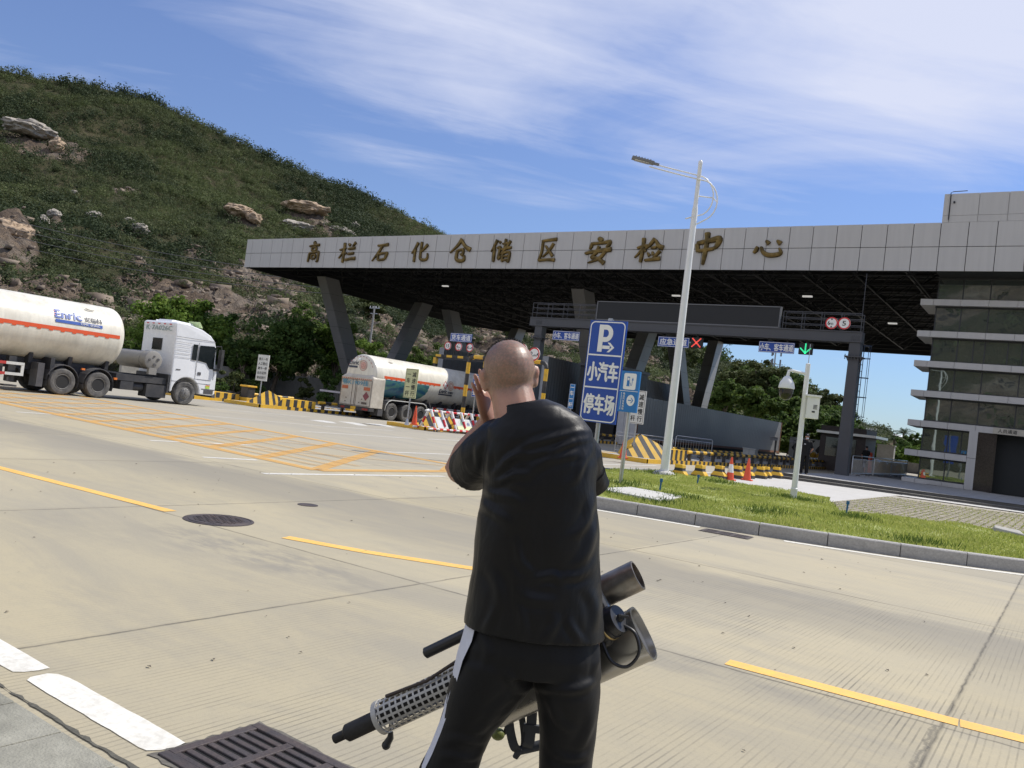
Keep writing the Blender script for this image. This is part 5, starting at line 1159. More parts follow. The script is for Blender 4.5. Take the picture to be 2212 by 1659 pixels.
    prof = [(yf-.02, .50), (yf+.02, .62), (yf, 1.55), (yf-.10, 1.75), (yf-.20, 2.62), (yf-.28, 2.86), (yf-.50, 3.10), (yf-.95, 3.30), (yf-1.55, 3.42), (yb+.10, 3.46), (yb-.02, 3.40), (yb+.02, 2.9), (yb+.05, .62), (yb+.05, .52)]
    poly = prof+[(fa-.70, .52)]+[(p[0], p[1]) for p in reversed(arch)]+[(fa+.70, .52)]
    poly = prof[:1]+prof[1:]+[(y, z) for y, z in reversed(arch)]
    b = LBa(); b.prism(poly, lambda u, v, w: Vector((xc+w*(1 if v < 2.9 else .965), u, v)), -1.245, 1.245); cab = b.build('cab', CABW, root, bevel=.045)
    cab.data.materials.append(MUD)
    for s in (1, -1):
        X_ = xc+s*1.249
        def pane(pts): b = LBa(); b.prism(pts, lambda u, v, w: Vector((X_+s*w, u, v)), -.01, .006); b.build('side_window', TGLASS, cab)
        pane([(fa+.40, 1.96), (fa+.42, 2.62), (fa+1.10, 2.66), (fa+1.20, 2.60), (fa+1.22, 1.66), (fa+1.0, 1.66), (fa+.82, 1.90)]); pane([(fa+.08, 1.96), (fa+.10, 2.63), (fa+.32, 2.63), (fa+.32, 1.95)])
    b = LBa(); b.prism([(-1.05, 1.82), (1.05, 1.82), (1.0, 2.70), (-1.0, 2.70)], lambda u, v, w: Vector((xc+u, yf-.085-(v-1.75)*.118+w, v)), 0, .012); b.build('windscreen', TGLASS, cab)
    b = LBa(); b.box(xc-.38, xc+.30, yb-.008, yb+.03, 2.22, 2.72); b.build('rear_window', TGLASS, cab)
    b = LBa()
    for s in (1, -1):
        X_ = xc+s*1.2465
        for yy, z0, z1 in ((fa+.36, 1.18, 2.72), (fa+1.26, 1.2, 2.6)): b.box(X_-.004, X_+.004, yy-.007, yy+.007, z0, z1)
        for zz in (2.86, 1.16, .98): b.box(X_-.004, X_+.004, yb+.05 if zz != 1.16 else fa+.3, yf-.25, zz-.007, zz+.007)
        b.box(X_-.004, X_+.008, fa+.46, fa+.62, 1.34, 1.47); b.box(X_-.004, X_+.008, yb+.22, yb+.42, 1.46, 1.50)
        b.box(X_-.004, X_+.006, fa+.74, yf-.02, .74, .775)
        for k_ in range(5): b.box(X_-.004, X_+.003, yb+.08, fa+.02, 2.0+.16*k_, 2.008+.16*k_)
    b.build('door_seams', MUD, cab)
    b = LBa(); b.box(xc-1.0, xc+1.0, yf-.02, yf+.035, .9, 1.5); b.box(xc-1.24, xc+1.24, yf-.10, yf+.06, .42, .60); b.box(xc+1.2465, xc+1.252, fa+.86, yf-.08, .56, .73); b.build('grille', MUD, cab)
    for s in (1, -1): b = LBa(); b.box(xc+s*1.0-.18, xc+s*1.0+.18, yf-.02, yf+.04, .66, .86); b.build('headlight', ALU, cab)
    for s in (1, -1):
        b = LBa(); b.box(xc+s*1.30-.09, xc+s*1.30+.14*s-.0 if s > 0 else xc+s*1.30+.09, yf-.02, yf+.12, 1.72, 2.55) if s > 0 else b.box(xc-1.44, xc-1.2, yf-.02, yf+.12, 1.72, 2.55)
        b.tube([(xc+s*1.15, yf-.25, 2.66), (xc+s*1.3, yf+.02, 2.70), (xc+s*1.32, yf+.05, 2.5)], .03, 6); b.box(xc+s*1.22-.06, xc+s*1.22+.06, yf-.22, yf+.08, 1.60, 1.70); b.build('mirror', BLK, cab, bevel=.03)
    b = LBa(); b.tube([(xc-.75, yb+.25, 3.50), (xc-.75, yb+.75, 3.56), (xc-.75, yb+1.15, 3.50)], .03, 6, flat=1.); b.hexa([(xc-.55, yb+.15, 3.46), (xc+.55, yb+.15, 3.46), (xc+.55, yb+1.35, 3.40), (xc-.55, yb+1.35, 3.40), (xc-.5, yb+.25, 3.56), (xc+.5, yb+.25, 3.56), (xc+.5, yb+1.2, 3.52), (xc-.5, yb+1.2, 3.52)]); b.build('sunroof_housing', CABW, cab, bevel=.03)
    b = LBa(); b.hexa([(xc+.2, yb+1.32, 3.38), (xc+1.0, yb+1.32, 3.38), (xc+1.0, yb+1.40, 3.38), (xc+.2, yb+1.40, 3.38), (xc+.2, yb+1.20, 3.62), (xc+1.0, yb+1.20, 3.62), (xc+1.0, yb+1.23, 3.62), (xc+.2, yb+1.23, 3.62)]); b.build('wind_deflector', mat('clear_green_plastic', (.55, .68, .35), .2), cab)
    b = LBa()
    for k_ in range(5): b.box(xc-.95+.42*k_, xc-.80+.42*k_, yb-.03, yb-.018, 3.32, 3.36)
    b.build('marker_lights', RFILM, cab)
    b = LBa(); write(b, plate or 'K·7A026C', (xc-.95, yb-.024, 3.06), XU, ZU, 1.9, .20, .015); b.build('plate_number', mat('faded_grey_green_paint', (.30, .38, .36), .6), cab)
    b = LBa(); b.quad(*[Vector((xc+1.2545, y_, z_)) for y_, z_ in ((fa+.93, .79), (fa+1.14, .79), (fa+1.14, .90), (fa+.93, .90))]); b.quad(*[Vector((xc+1.2545, y_, z_)) for y_, z_ in ((fa+.93, .901), (fa+1.14, .901), (fa+1.14, .94), (fa+.93, .94))], 1); b.build('sticker', [mat('lime_sticker', (.45, .62, .10), .5), ORANGE_LAMP], cab)
    # side guard rails
    b = LBa(); s0, s1 = (y1-8.4, y1-3.85) if not rear else (ta[-1]+1.1, ra[0]-1.6)
    for z in (.62, 1.0):
        k = int((s1-s0)/.3)
        for i in range(k): b.box(xc+1.17, xc+1.22, s0+i*(s1-s0)/k, s0+(i+1)*(s1-s0)/k, z-.05, z+.05, 1 if i % 3 == 0 else 0)
    for yy in (s0+.03, s1-.03, (s0+s1)/2): b.box(xc+1.16, xc+1.215, yy-.05, yy+.05, .57, 1.05)
    b.build('side_guard', [WBOARD, REDP], root)
    b = LBa(); b.box(xc+.8, xc+1.05, y1-4.3, y1-4.05, .35, 1.25); b.box(xc+.75, xc+1.1, y1-4.4, y1-3.95, .16, .22); b.box(xc+.72, xc+1.1, y1-5.1, y1-4.5, .55, .95); b.build('landing_leg', CHAS, root)
    if not rear: tank_logo(tk, at, xc, zc, Rr, 15.55, 1.80, .47)
    else:
        # equipment cabinet at the tail, graphics, placards
        b = LBa(); b.box(xc-1.25, xc+1.25, y0-.15, y0+.86, .62, 2.28)
        b.hexa([(xc-1.25, y0-.12, 2.28), (xc+1.25, y0-.12, 2.28), (xc+1.25, y0+.86, 2.28), (xc-1.25, y0+.86, 2.28), (xc-.95, y0+.05, 2.50), (xc+.95, y0+.05, 2.50), (xc+1.0, y0+.86, 2.6), (xc-1.0, y0+.86, 2.6)])
        cb_ = b.build('tail_cabinet', mat('dusty_cream_paint', (.58, .54, .46), .5, var=.15, dirt=(.30, .25, .18), dirt_amt=.55, dscale=1.4), root, bevel=.03)
        b = LBa(); yb_ = y0-.158
        for x_ in (xc-1.2, xc-.30, xc-.05, xc+.05, xc+1.2): b.box(x_-.012, x_+.012, yb_-.006, yb_+.01, .68, 2.12)
        for z_ in (.68, 2.12): b.box(xc-1.2, xc+1.2, yb_-.006, yb_+.01, z_-.012, z_+.012)
        for x_, z_ in ((xc-.7, 1.05), (xc+.55, 1.05), (xc-.75, .85), (xc+.35, .85)): b.box(x_-.04, x_+.04, yb_-.02, yb_, z_-.02, z_+.02)
        b.box(xc+.55, xc+.95, yb_-.008, yb_, .78, .90); b.build('door_frame', mat('dusty_brown_trim', (.14, .11, .09), .7, var=.4), cb_)
        b = LBa()
        for k_ in range(16): b.quad(*[Vector((x_, yb_-.009, z_)) for x_, z_ in ((xc-1.2+.15*k_, 2.15), (xc-1.12+.15*k_, 2.15), (xc-1.12+.15*k_, 2.21), (xc-1.2+.15*k_, 2.21))])
        for x_ in (xc-1.12, xc+.62): b.box(x_, x_+.48, yb_-.012, yb_, 1.56, 1.75)
        b.build('reflector', mat('faded_orange_reflector', (.50, .14, .06), .5, var=.2), cb_)
        b = LBa(); b.add([(xc+.85, yb_-.01, .98), (xc+1.10, yb_-.01, 1.24), (xc+.85, yb_-.01, 1.50), (xc+.60, yb_-.01, 1.24)], [(0, 1, 2, 3)]); b.build('hazard_diamond', mat('dull_red_placard', (.24, .07, .08), .6, var=.2), cb_)
        b = LBa(); write(b, plate, (xc-1.12, yb_-.01, 1.82), XU, ZU, 2.05, .28, .03); b.build('plate_number', mat('faded_blue_paint', (.10, .30, .42), .6, var=.3), cb_)
        b = LBa(); b.box(xc-1.25, xc+1.25, y0-.20, y0+.2, .42, .60); b.box(xc-1.0, xc-.7, y0-.21, y0-.19, .45, .56, 1); b.box(xc+.7, xc+1.15, y0-.21, y0-.19, .45, .56, 1); b.box(xc-.2, xc+.2, y0-.22, y0-.2, .44, .60, 2); b.build('rear_bumper', [CHAS, mat('tail_lamp_lens', (.30, .03, .03), .3), YEL], root)
        # the blunt tail plate of the tank, lettering on it
        b = LBa(); write(b, 'Enric', (xc-.90, y0-.012, 2.98), XU, ZU, .72, .24, .035, m=0); b.quad(*[Vector((x_, y0-.012, z_)) for x_, z_ in ((xc-.93, 2.80), (xc-.24, 2.80), (xc-.24, 2.91), (xc-.93, 2.91))], 0); disc(b, (xc+.20, y0-.012, 2.96), XU, ZU, .30, 1, r0=.27); disc(b, (xc+.20, y0-.010, 2.96), XU, ZU, .22, 2)
        b.build('tail_logo', [LOGOK, mat('faded_red_print', (.45, .18, .14), .6), mat('pale_red_print', (.62, .36, .30), .6, var=.4, scale=12)], tk)
        b = LBa(); b.ell((xc-.12, y0-.03, 3.26), (.10, .08, .10), 12, 8); b.build('valve_cap', WHITE, tk, smooth=60)
        b = LBa()
        for a in range(30, 160, 13): q = Vector((xc+1.08*cos(R(a)), y0-.012, zc+1.08*sin(R(a)))); t_ = Vector((-sin(R(a)), 0, cos(R(a)))); r_ = Vector((cos(R(a)), 0, sin(R(a)))); b.quad(q-t_*.06-r_*.02, q+t_*.06-r_*.02, q+t_*.06+r_*.02, q-t_*.06+r_*.02)
        b.build('reflective_tape', mat('dull_red_tape', (.35, .14, .12), .6), tk)
        fl = MB(); e0, e1 = y0+.9, 38.75
        top = [(e0, -.06), (e0+1, -.06), (e0+2, -.06), (e0+3, -.06), (e1-.05, -.06)]; rg = [(e1, -.2), (e1-.10, -.32), (e1-.02, -.42), (e1-.12, -.55), (e1-.10, -.68), (e1-.25, -.8), (e1-.30, -1.0), (e1-.5, -1.12), (e1-.7, -1.3)]
        n_ = 16
        edge = lambda v_: np.interp(-v_, [-q[1] for q in [(e1-.05, -.06)]+rg], [q[0] for q in [(e1-.05, -.06)]+rg])
        for i in range(n_):
            v0_, v1_ = -.07-1.25*i/n_, -.07-1.25*(i+1)/n_; fl.quad((e0, v1_, 0), (float(edge(v1_)), v1_, 0), (float(edge(v0_)), v0_, 0), (e0, v0_, 0))
        b = MB(); on_tank(fl, b, xc-at.x, zc-at.z, Rr, .006); b.v = [(x, y-at.y, z) for x, y, z in b.v]; b.build('graphic', GRAPH, tk)
        fl = MB(); c_ = (40.25, .10); fl.add([(c_[0], c_[1]-.27, 0), (c_[0]+.25, c_[1], 0), (c_[0], c_[1]+.27, 0), (c_[0]-.25, c_[1], 0)], [(0, 1, 2, 3)], 0); fl.add([(c_[0]-.13, c_[1]+.02, 0), (c_[0]+.13, c_[1]+.02, 0), (c_[0], c_[1]+.2, 0)], [(0, 1, 2)], 1)
        disc(fl, (40.78, .10, 0), YV, VV, .29, 2, r0=.26); disc(fl, (40.78, .10, 0), YV, VV, .21, 3)
        b = MB(); on_tank(fl, b, xc-at.x, zc-at.z, Rr, .012); b.v = [(x, y-at.y, z) for x, y, z in b.v]; b.build('placard', [mat('red_placard', (.52, .05, .05), .5), WFILM, mat('orange_print', (.45, .2, .1), .6), mat('pale_orange_print', (.58, .38, .28), .6)], tk)
        tank_logo(tk, at, xc, zc, Rr, 39.75, 1.35, -.42, dark=True)
        # trailer mudguard: long double arch with a white edge
        for s in (1, -1):
            b = LBa(); P_ = [(ta[0]-.62, .55), (ta[0]-.56, .85), (ta[0]-.38, 1.08), (ta[0]-.1, 1.17), (ta[-1]+.1, 1.17), (ta[-1]+.38, 1.08), (ta[-1]+.56, .85)]
            for i in range(len(P_)-1):
                p, q = P_[i], P_[i+1]
                for x0_, x1_, m_ in ((xc+s*.7, xc+s*1.22, 0), (xc+s*1.22, xc+s*1.26, 1)): b.hexa([(x0_, p[0], p[1]), (x1_, p[0], p[1]), (x1_, q[0], q[1]), (x0_, q[0], q[1]), (x0_, p[0], p[1]+.05), (x1_, p[0], p[1]+.05), (x1_, q[0], q[1]+.05), (x0_, q[0], q[1]+.05)], m_)
            b.build('mudguard', [MUD, WBOARD], root)
        b = LBa(); b.box(xc+.65, xc+1.22, y0+.55, y0+.95, .22, .62); b.tube([(xc+1.1, ta[-1]+.75, 1.35), (xc+1.15, ta[-1]+1.0, .9)], .04, 6); b.build('mud_flap', MUD, root)
    return root
tanker((-32.65, 14.5, 0), 'white tanker with blue logo and orange band leading a white cab on the left', -32.65, (7.0, 18.5), 21.27, (16.08, 17.46), (7.9, 9.2, 10.5))
tanker((-34.15, 39.5, 0), 'dusty white tanker seen from behind with blue-green flank graphic by the truck lane', -33.97, (33.95, 45.3), 48.8, (43.6, 45.0), (35.65, 36.92, 38.2), rear=True, plate='鄂K1909挂')

# ------------------------------------------------------------ street furniture
# street lamp
lp = Vector((-10.02, 22.98, .19)); lamp = empty('street_lamp', lp, 0, 'tall white street lamp with curved bow arm on the lawn', 'street lamp')
b = MB(); b.lathe([(.36, -.08), (.34, .0), (.26, .07), (.13, .10)], n=24); b.build('concrete_foot', PLAZA, lamp, smooth=50)
b = MB(); b.lathe([(.128, .08), (.118, 2.0), (.088, 7.9), (.075, 8.0), (.066, 8.05), (.058, 9.30), (.064, 9.32), (.064, 9.40), (.03, 9.44)], n=18); b.box(-.05, .05, -.135, -.118, .55, .85); b.build('pole', WHITE, lamp, smooth=40)
lx, ly = -RIGHT.x, -RIGHT.y; k = hypot(lx, ly); hd = Vector((-.855, .52, 0)).normalized()     # arm points left along the road
hd = (ad(1383, 340, 24.6)-ad(1510, 360, 24.6)); hd.z = 0; hd.normalize(); sd = Vector((-hd.y, hd.x, 0))
b = MB()
for o_, drop in ((-.07, 0.), (.07, -.16)):
    s_ = sd*o_; zt = 9.0+drop
    arm = [hd*1.52+s_+Vector((0, 0, zt+.20+.0*drop)), hd*.8+s_+Vector((0, 0, zt+.10)), s_+Vector((0, 0, zt))]
    c = Vector((0, 0, zt-.62)); bow = [c+s_+Vector((-hd.x*.52*sin(R(a)), -hd.y*.52*sin(R(a)), .62*cos(R(a)))) for a in range(0, 151, 15)]
    bow = [p_-hd*(.10 if o_ > 0 else 0) for p_ in bow]
    tail = [bow[-1]+hd*.28+Vector((0, 0, -.16))+hd*(0 if o_ > 0 else .22)+Vector((0, 0, -.03))]
    b.tube(arm+bow[1:]+tail, .021, 8)
b.tube([Vector((0, 0, 8.36)), -hd*.52+sd*-.07+Vector((0, 0, 8.38)), -hd*.62+sd*.07+Vector((0, 0, 8.22))], .018, 6)
for z_ in (7.72, 7.95):
    for s_ in (1, -1): b.cyl(sd*s_*.10+hd*s_*.06+Vector((0, 0, z_)), sd*s_*.13+hd*s_*.08+Vector((0, 0, z_)), .02, n=6)
b.build('bow_arm', WHITE, lamp, smooth=50)
b = MB(); T = Matrix((( -hd.x, sd.x, 0), (-hd.y, sd.y, 0), (0, 0, 1))).to_4x4(); T.translation = hd*1.72+Vector((0, 0, 9.22)); T = T @ Matrix.Rotation(R(8), 4, 'Y')
b.box(-.34, .34, -.11, .11, -.035, .045, 0, T); b.box(-.25, .20, -.09, .09, -.055, -.03, 1, T); b.box(.30, .50, -.06, .06, -.03, .03, 0, T)
for i in range(6): b.box(-.25+.09*i, -.22+.09*i, -.10, .10, .045, .075, 0, T)
b.build('lamp_head', [GREYP, ALU], lamp, bevel=.012)

# camera pole
cp = Vector((-5.77, 21.30, .10)); cam_p = empty('camera_pole', cp, 0, 'white pole with dome security camera and white control box', 'camera pole')
b = MB(); b.lathe([(.11, 0), (.11, .03), (.082, .05), (.082, .28), (.086, .29), (.086, .33), (.072, .34), (.058, 3.48), (.0, 3.50)], n=16); b.build('pole', WHITE, cam_p, smooth=40)
ar = Vector((-RIGHT.x, -RIGHT.y, 0)).normalized(); b = MB(); b.tube([Vector((0, 0, 3.22)), ar*.36+Vector((0, 0, 3.26)), ar*.46+Vector((0, 0, 3.25)), ar*.48+Vector((0, 0, 3.10))], [.035, .035, .04, .045], 10); b.build('arm', WHITE, cam_p, smooth=50)
b = MB(); b.lathe([(.04, 3.12), (.09, 3.08), (.17, 2.95), (.195, 2.84), (.195, 2.80), (.18, 2.79)], c=ar*.48, n=24, m=0); b.lathe([(.178, 2.80), (.172, 2.69), (.15, 2.60), (.10, 2.53), (.02, 2.505)], c=ar*.48, n=24, m=1); b.build('dome_camera', [WHITE, mat('smoked_dome', (.012, .012, .013), .12, spec=.6)], cam_p, smooth=50)
b = MB(); T = Matrix.Rotation(R(28), 4, 'Z'); T.translation = -ar*.20; b.box(-.15, .15, -.17, .17, 2.12, 2.66, 0, T); b.box(-.18, .18, -.20, .20, 2.66, 2.71, 0, T)
for i in range(4): b.box(.0, .10, -.176, -.17, 2.36+.03*i, 2.375+.03*i, 1, T)
b.box(-.02, .05, -.18, -.17, 2.27, 2.31, 1, T); b.cyl((0, 0, 2.12), ar*-.02+Vector((0, 0, 1.9)), .015, n=6, m=1); b.build('control_box', [WHITE, DARK], cam_p, bevel=.008)
b = MB(); b.cyl((0, 0, 3.48), (.0, 0, 3.98), .010, n=6); b.build('lightning_rod', STEEL, cam_p)

# blue parking sign
ps = Vector((-9.42, 17.38, .19)); psg = empty('parking_sign', ps, 0, 'large blue parking sign with white P and arrow for small cars', 'sign'); W_, H_ = .98, 2.43
o_ = Vector((-.46, -.08, 1.28)); tilt = .0
b = MB(); b.box(o_.x, o_.x+W_, -.08, -.03, o_.z, o_.z+H_); pb = b.build('board', BLUE, psg, bevel=.004)
F_ = lambda u, v, w=0: Vector((o_.x+u, -.083-w, o_.z+v))
b = MB(); oo = rrect(W_-.05, H_-.05, .12); ii = rrect(W_-.10, H_-.10, .10); n = len(oo)
b.add([F_(u+.025, v+.025) for u, v in oo]+[F_(u+.05, v+.05) for u, v in ii], [(i, (i+1) % n, n+(i+1) % n, n+i) for i in range(n)])
for v in (.81, 1.585): b.quad(F_(.045, v), F_(W_-.045, v), F_(W_-.045, v+.035), F_(.045, v+.035))
write(b, '小汽车', F_(.09, .98), XU, ZU, .80, .46, .035); write(b, '停车场', F_(.09, .20), XU, ZU, .80, .47, .035)
# P whose stem ends in an arrow to the right
P0 = (.30, 1.70); S_ = .62
def pq(pts): b.add([F_(x, y) for x, y in pts], [tuple(range(len(pts)))])
pq([(.27, 1.68), (.395, 1.68), (.395, 2.33), (.27, 2.33)])
for y0 in (2.215, 1.92): pq([(.394, y0), (.46, y0), (.46, y0+.115), (.394, y0+.115)])
bw2 = [(.46+.19*sin(R(a)), 2.125+.205*cos(R(a))) for a in range(0, 181, 12)]; bi2 = [(.46+.075*sin(R(a)), 2.125+.09*cos(R(a))) for a in range(0, 181, 12)]
for i in range(len(bw2)-1): pq([(p[0], p[1]) for p in (bw2[i], bw2[i+1], bi2[i+1], bi2[i])])
pq([(.40, 1.755), (.60, 1.755), (.60, 1.835), (.40, 1.835)]); pq([(.53, 1.68), (.60, 1.68), (.72, 1.795), (.645, 1.795)]); pq([(.645, 1.795), (.72, 1.795), (.60, 1.91), (.53, 1.91)])
b.build('sign_text', WFILM, pb)
b = MB(); b.cyl((.02, .03, -.1), (.02, .03, 3.78), .055, n=14); b.box(-.02, .08, -.03, .09, 3.70, 3.76); b.build('post', STEEL, psg, smooth=40)
# EV charging sign
ev = Vector((-8.43, 16.95, .19)); evs = empty('charging_sign', ev, 0, 'small blue electric car charging sign on a steel post', 'sign'); W_, H_ = .46, .93; z0 = 1.60
b = MB(); b.box(-.23, .23, -.09, -.02, z0, z0+H_); eb = b.build('board', SKYB, evs, bevel=.004); G_ = lambda u, v, w=0: Vector((-.23+u, -.094-w, z0+v))
b = MB(); rr_ = rrect(.31, .37, .04); b.add([G_(.075+u, .51+v) for u, v in rr_], [tuple(range(len(rr_)))]); b.quad(G_(0, .47), G_(W_, .47), G_(W_, .482), G_(0, .482)); 
b.add([G_(.30+.10*cos(2*pi*i/28), .27+.125*sin(2*pi*i/28)) for i in range(28)], [tuple(range(28))]); write_column(b, '电动汽车充电站', G_(.095, .44), XU, ZU, .055, .055, .057, .02)
for i in range(14): b.quad(G_(.05, .43-.028*i), G_(.066, .43-.028*i), G_(.066, .414-.028*i), G_(.05, .414-.028*i))
b.build('sign_text', WFILM, eb)
b = MB()
def eq(pts): b.add([G_(x, y, .003) for x, y in pts], [tuple(range(len(pts)))])
eq([(.15, .585), (.235, .585), (.235, .60), (.15, .60)]); eq([(.16, .60), (.225, .60), (.225, .72), (.16, .72)]); eq([(.16, .78), (.225, .78), (.225, .80), (.16, .80)]); eq([(.16, .72), (.168, .72), (.168, .78), (.16, .78)]); eq([(.217, .72), (.225, .72), (.225, .78), (.217, .78)])
for p, q in (((.225, .66), (.25, .66)), ((.25, .66), (.255, .61)), ((.255, .61), (.285, .61)), ((.285, .61), (.295, .72))):
    d_ = (Vector((*q, 0))-Vector((*p, 0))).normalized(); s_ = Vector((-d_.y, d_.x, 0))*.005; eq([(p[0]+s_.x, p[1]+s_.y), (p[0]-s_.x, p[1]-s_.y), (q[0]-s_.x, q[1]-s_.y), (q[0]+s_.x, q[1]+s_.y)])
eq([(.28, .72), (.315, .72), (.315, .76), (.28, .76)]); eq([(.285, .76), (.291, .76), (.291, .785), (.285, .785)]); eq([(.304, .76), (.31, .76), (.31, .785), (.304, .785)])
eq([(.235, .26), (.32, .26), (.32, .28), (.235, .28)]); eq([(.30, .21), (.32, .21), (.37, .27), (.345, .27)]); eq([(.345, .27), (.37, .27), (.32, .33), (.30, .33)])
b.build('pictogram', SKYB, eb)
b = MB(); b.cyl((0, .03, -.1), (0, .03, z0+H_-.05), .045, n=14); b.build('post', ALU, evs, smooth=40)

def slow_sign(loc, z0, w, h, m, label, ink=KFILM, cols=('减速慢行', '一车一杆'), cone_foot=False):
    loc = Vector(loc); root = empty('slow_sign', loc, 0, label, 'sign', 'slow down boards on the lane islands'); b = MB(); b.box(-w/2, w/2, -.09, -.05, z0, z0+h); bd = b.build('board', m, root, bevel=.004)
    q = lambda u, v: Vector((-w/2+u, -.093, z0+v)); b = MB()
    for x0, x1, v0, v1 in ((.03, w-.03, .03, .045), (.03, w-.03, h-.045, h-.03), (.03, .045, .045, h-.045), (w-.045, w-.03, .045, h-.045)): b.quad(q(x0, v0), q(x1, v0), q(x1, v1), q(x0, v1))
    cw = w*.33; ch = h*.19
    write_column(b, cols[0], q(w*.56, h*.90), XU, ZU, cw, ch, h*.215, .02); write_column(b, cols[1], q(w*.12, h*.90), XU, ZU, cw, ch, h*.215, .02); b.build('sign_text', ink, bd)
    b = MB(); b.cyl((0, 0, 0), (0, 0, z0+h-.1), .038, n=12); b.lathe([(.13, 0), (.11, .05), (.045, .28), (.04, .3)], n=14); b.build('post', STEEL, root, smooth=50); return root
slow_sign(gz(*( (800+1970/2.4578)/1.8228, (1250+1040/2.4578)/1.8228 ), .16), 1.30, .78, 1.42, YGFILM, 'yellow-green slow down board in front of the rear tanker')
sr = gz(1366, 986, .16); slow_sign(sr, 1.40, .70, 1.42, WBOARD, 'white slow down board behind the electric charging sign')
# lane information board on the left
il = Vector((-36.25, 29.1, 0)); root = empty('information_board', il, 0, 'weathered white lane information board full of black characters on the left', 'sign'); b = MB(); b.box(-.56, .35, -.06, -.02, 1.40, 2.80); bd = b.build('board', WBOARD, root)
b = MB()
for i, c_ in enumerate(('按人一车', '人工登记', '刷卡一停', '出示证件', '验证放行')):
    write(b, c_, (-.46, -.064, 2.50-.25*i), XU, ZU, .72, .15, .02)
b.build('sign_text', KFILM, bd); b = MB(); b.cyl((-.1, 0, 0), (-.1, 0, 2.7), .035, n=8); b.build('post', STEEL, root)
def column_sign(loc, w, h, z0, txt, label, col=BLUE):
    root = empty('stop_sign_board', loc, 0, label, 'sign'); b = MB(); b.box(-w/2, w/2, -.08, -.04, z0, z0+h); bd = b.build('board', col, root)
    b = MB(); n = len(txt); ch = (h-.10)/n
    write_column(b, txt, (-w*.40, -.084, z0+h-.05), XU, ZU, w*.80, ch*.86, ch, .03)
    for x0, x1, v0, v1 in ((-w/2+.01, w/2-.01, .01, .022), (-w/2+.01, w/2-.01, h-.022, h-.01), (-w/2+.01, -w/2+.022, .022, h-.022), (w/2-.022, w/2-.01, .022, h-.022)): b.quad(*[Vector((x, -.083, z0+v)) for x, v in ((x0, v0), (x1, v0), (x1, v1), (x0, v1))])
    b.build('sign_text', WFILM, bd); b = MB(); b.cyl((0, 0, -.1), (0, 0, z0+h-.05), .04, n=10); b.build('post', STEEL, root)
column_sign((-26.44, 35.05, .15), .40, 1.20, 1.78, '停车检查', 'narrow blue upright board reading stop for inspection left of the man')
column_sign((-22.3, 38.05, .0), .30, 1.32, 1.93, '一车一杆', 'narrow light blue upright board between the man and the parking sign', SKYB)

# ---------------------------- lane islands: kerbs, striped prows, guard rails
def striped(b, x, y0, y1, z0, z1, step, dx=.004, m=(0, 1)):      # a flank facing +X
    n = max(1, int((y1-y0)/step))
    for i in range(n):
        p, q = y0+(y1-y0)*i/n, y0+(y1-y0)*(i+1)/n; b.quad((x, p, z0), (x, q, z0), (x, q, z1), (x, p, z1), m[i % 2])
def island(x0, x1, y0, y1, name='lane_island', h=.17):
    b = MB(); b.box(x0, x1, y0, y1, -.02, h, 2); n = int((y1-y0)/.27)
    for i in range(n):
        p, q = y0+(y1-y0)*i/n, y0+(y1-y0)*(i+1)/n; m = 0 if (i % 2 == 0 or i < 7) else 1
        b.box(x1-.12, x1+.012, p, q, -.02, h+.008, m); b.box(x0-.012, x0+.12, p, q, -.02, h+.008, m)
    b.box(x0-.012, x1+.012, y0-.03, y0+.14, -.02, h+.010, 0); return tag(b.build(name, [YEL, BLK, PLATF]), kind='structure')
def prow(at, xl, xr, yt, yc, ye, zp, zs, label):
    """striped crash prow: nose tip at (xl, yt), raking up to a peak, falling to the flank at (xr, yc)-(xr, ye)"""
    at = Vector(at); root = empty('crash_prow', at, 0, label, 'crash barrier', 'yellow and black striped prows of the lane islands'); b = LB(at); z0 = .16
    tip = Vector((xl, yt, z0)); peak = Vector((xl+.15, yt+1.25, zp)); cor = Vector((xr, yc, z0)); sh = Vector((xr, yc+.55, zs)); end0 = Vector((xr, ye, z0)); end1 = Vector((xr, ye, zs)); bk0 = Vector((xl-1.1, ye, z0)); bk1 = Vector((xl-1.1, ye, zs)); lc = Vector((xl-1.1, yc+.6, z0)); lsh = Vector((xl-1.1, yc+1.1, zs))
    b.add([tip, peak, cor, sh, end0, end1, bk0, bk1, lc, lsh], [(2, 4, 5, 3), (0, 1, 9, 8), (8, 9, 7, 6), (4, 6, 7, 5), (1, 3, 5, 7, 9), (0, 8, 6, 4, 2)], 0)
    n = 11; d0 = tip; 
    # front face in diagonal bands from the raking nose edge to the foot
    for i in range(n):
        def edge(s):      # s in 0..1: points along the top/nose edge and along the foot/shoulder edge
            a = tip.lerp(peak, min(1, s*1.9)) if s < 1/1.9 else peak.lerp(sh, (s-1/1.9)/(1-1/1.9)); c = tip.lerp(cor, min(1, s*1.55)) if s < 1/1.55 else cor.lerp(sh, (s-1/1.55)/(1-1/1.55)); return a, c
        a0, c0 = edge(i/n); a1, c1 = edge((i+1)/n); b.add([a0, a1, c1, c0], [(0, 1, 2, 3)], 0 if i % 2 == 0 else 1)
    k = int((ye-yc-.1)/.24)
    for i in range(k):
        p, q = yc+.0+(ye-yc)*i/k, yc+(ye-yc)*(i+1)/k; zz = lambda y: z0+(zs-z0)*min(1, max(.02, (y-yc)/.55))
        b.quad((xr+.006, p, z0-.15), (xr+.006, q, z0-.15), (xr+.006, q, zz(q)), (xr+.006, p, zz(p)), i % 2)
    b.build('prow', [YEL, BLK], root); return root
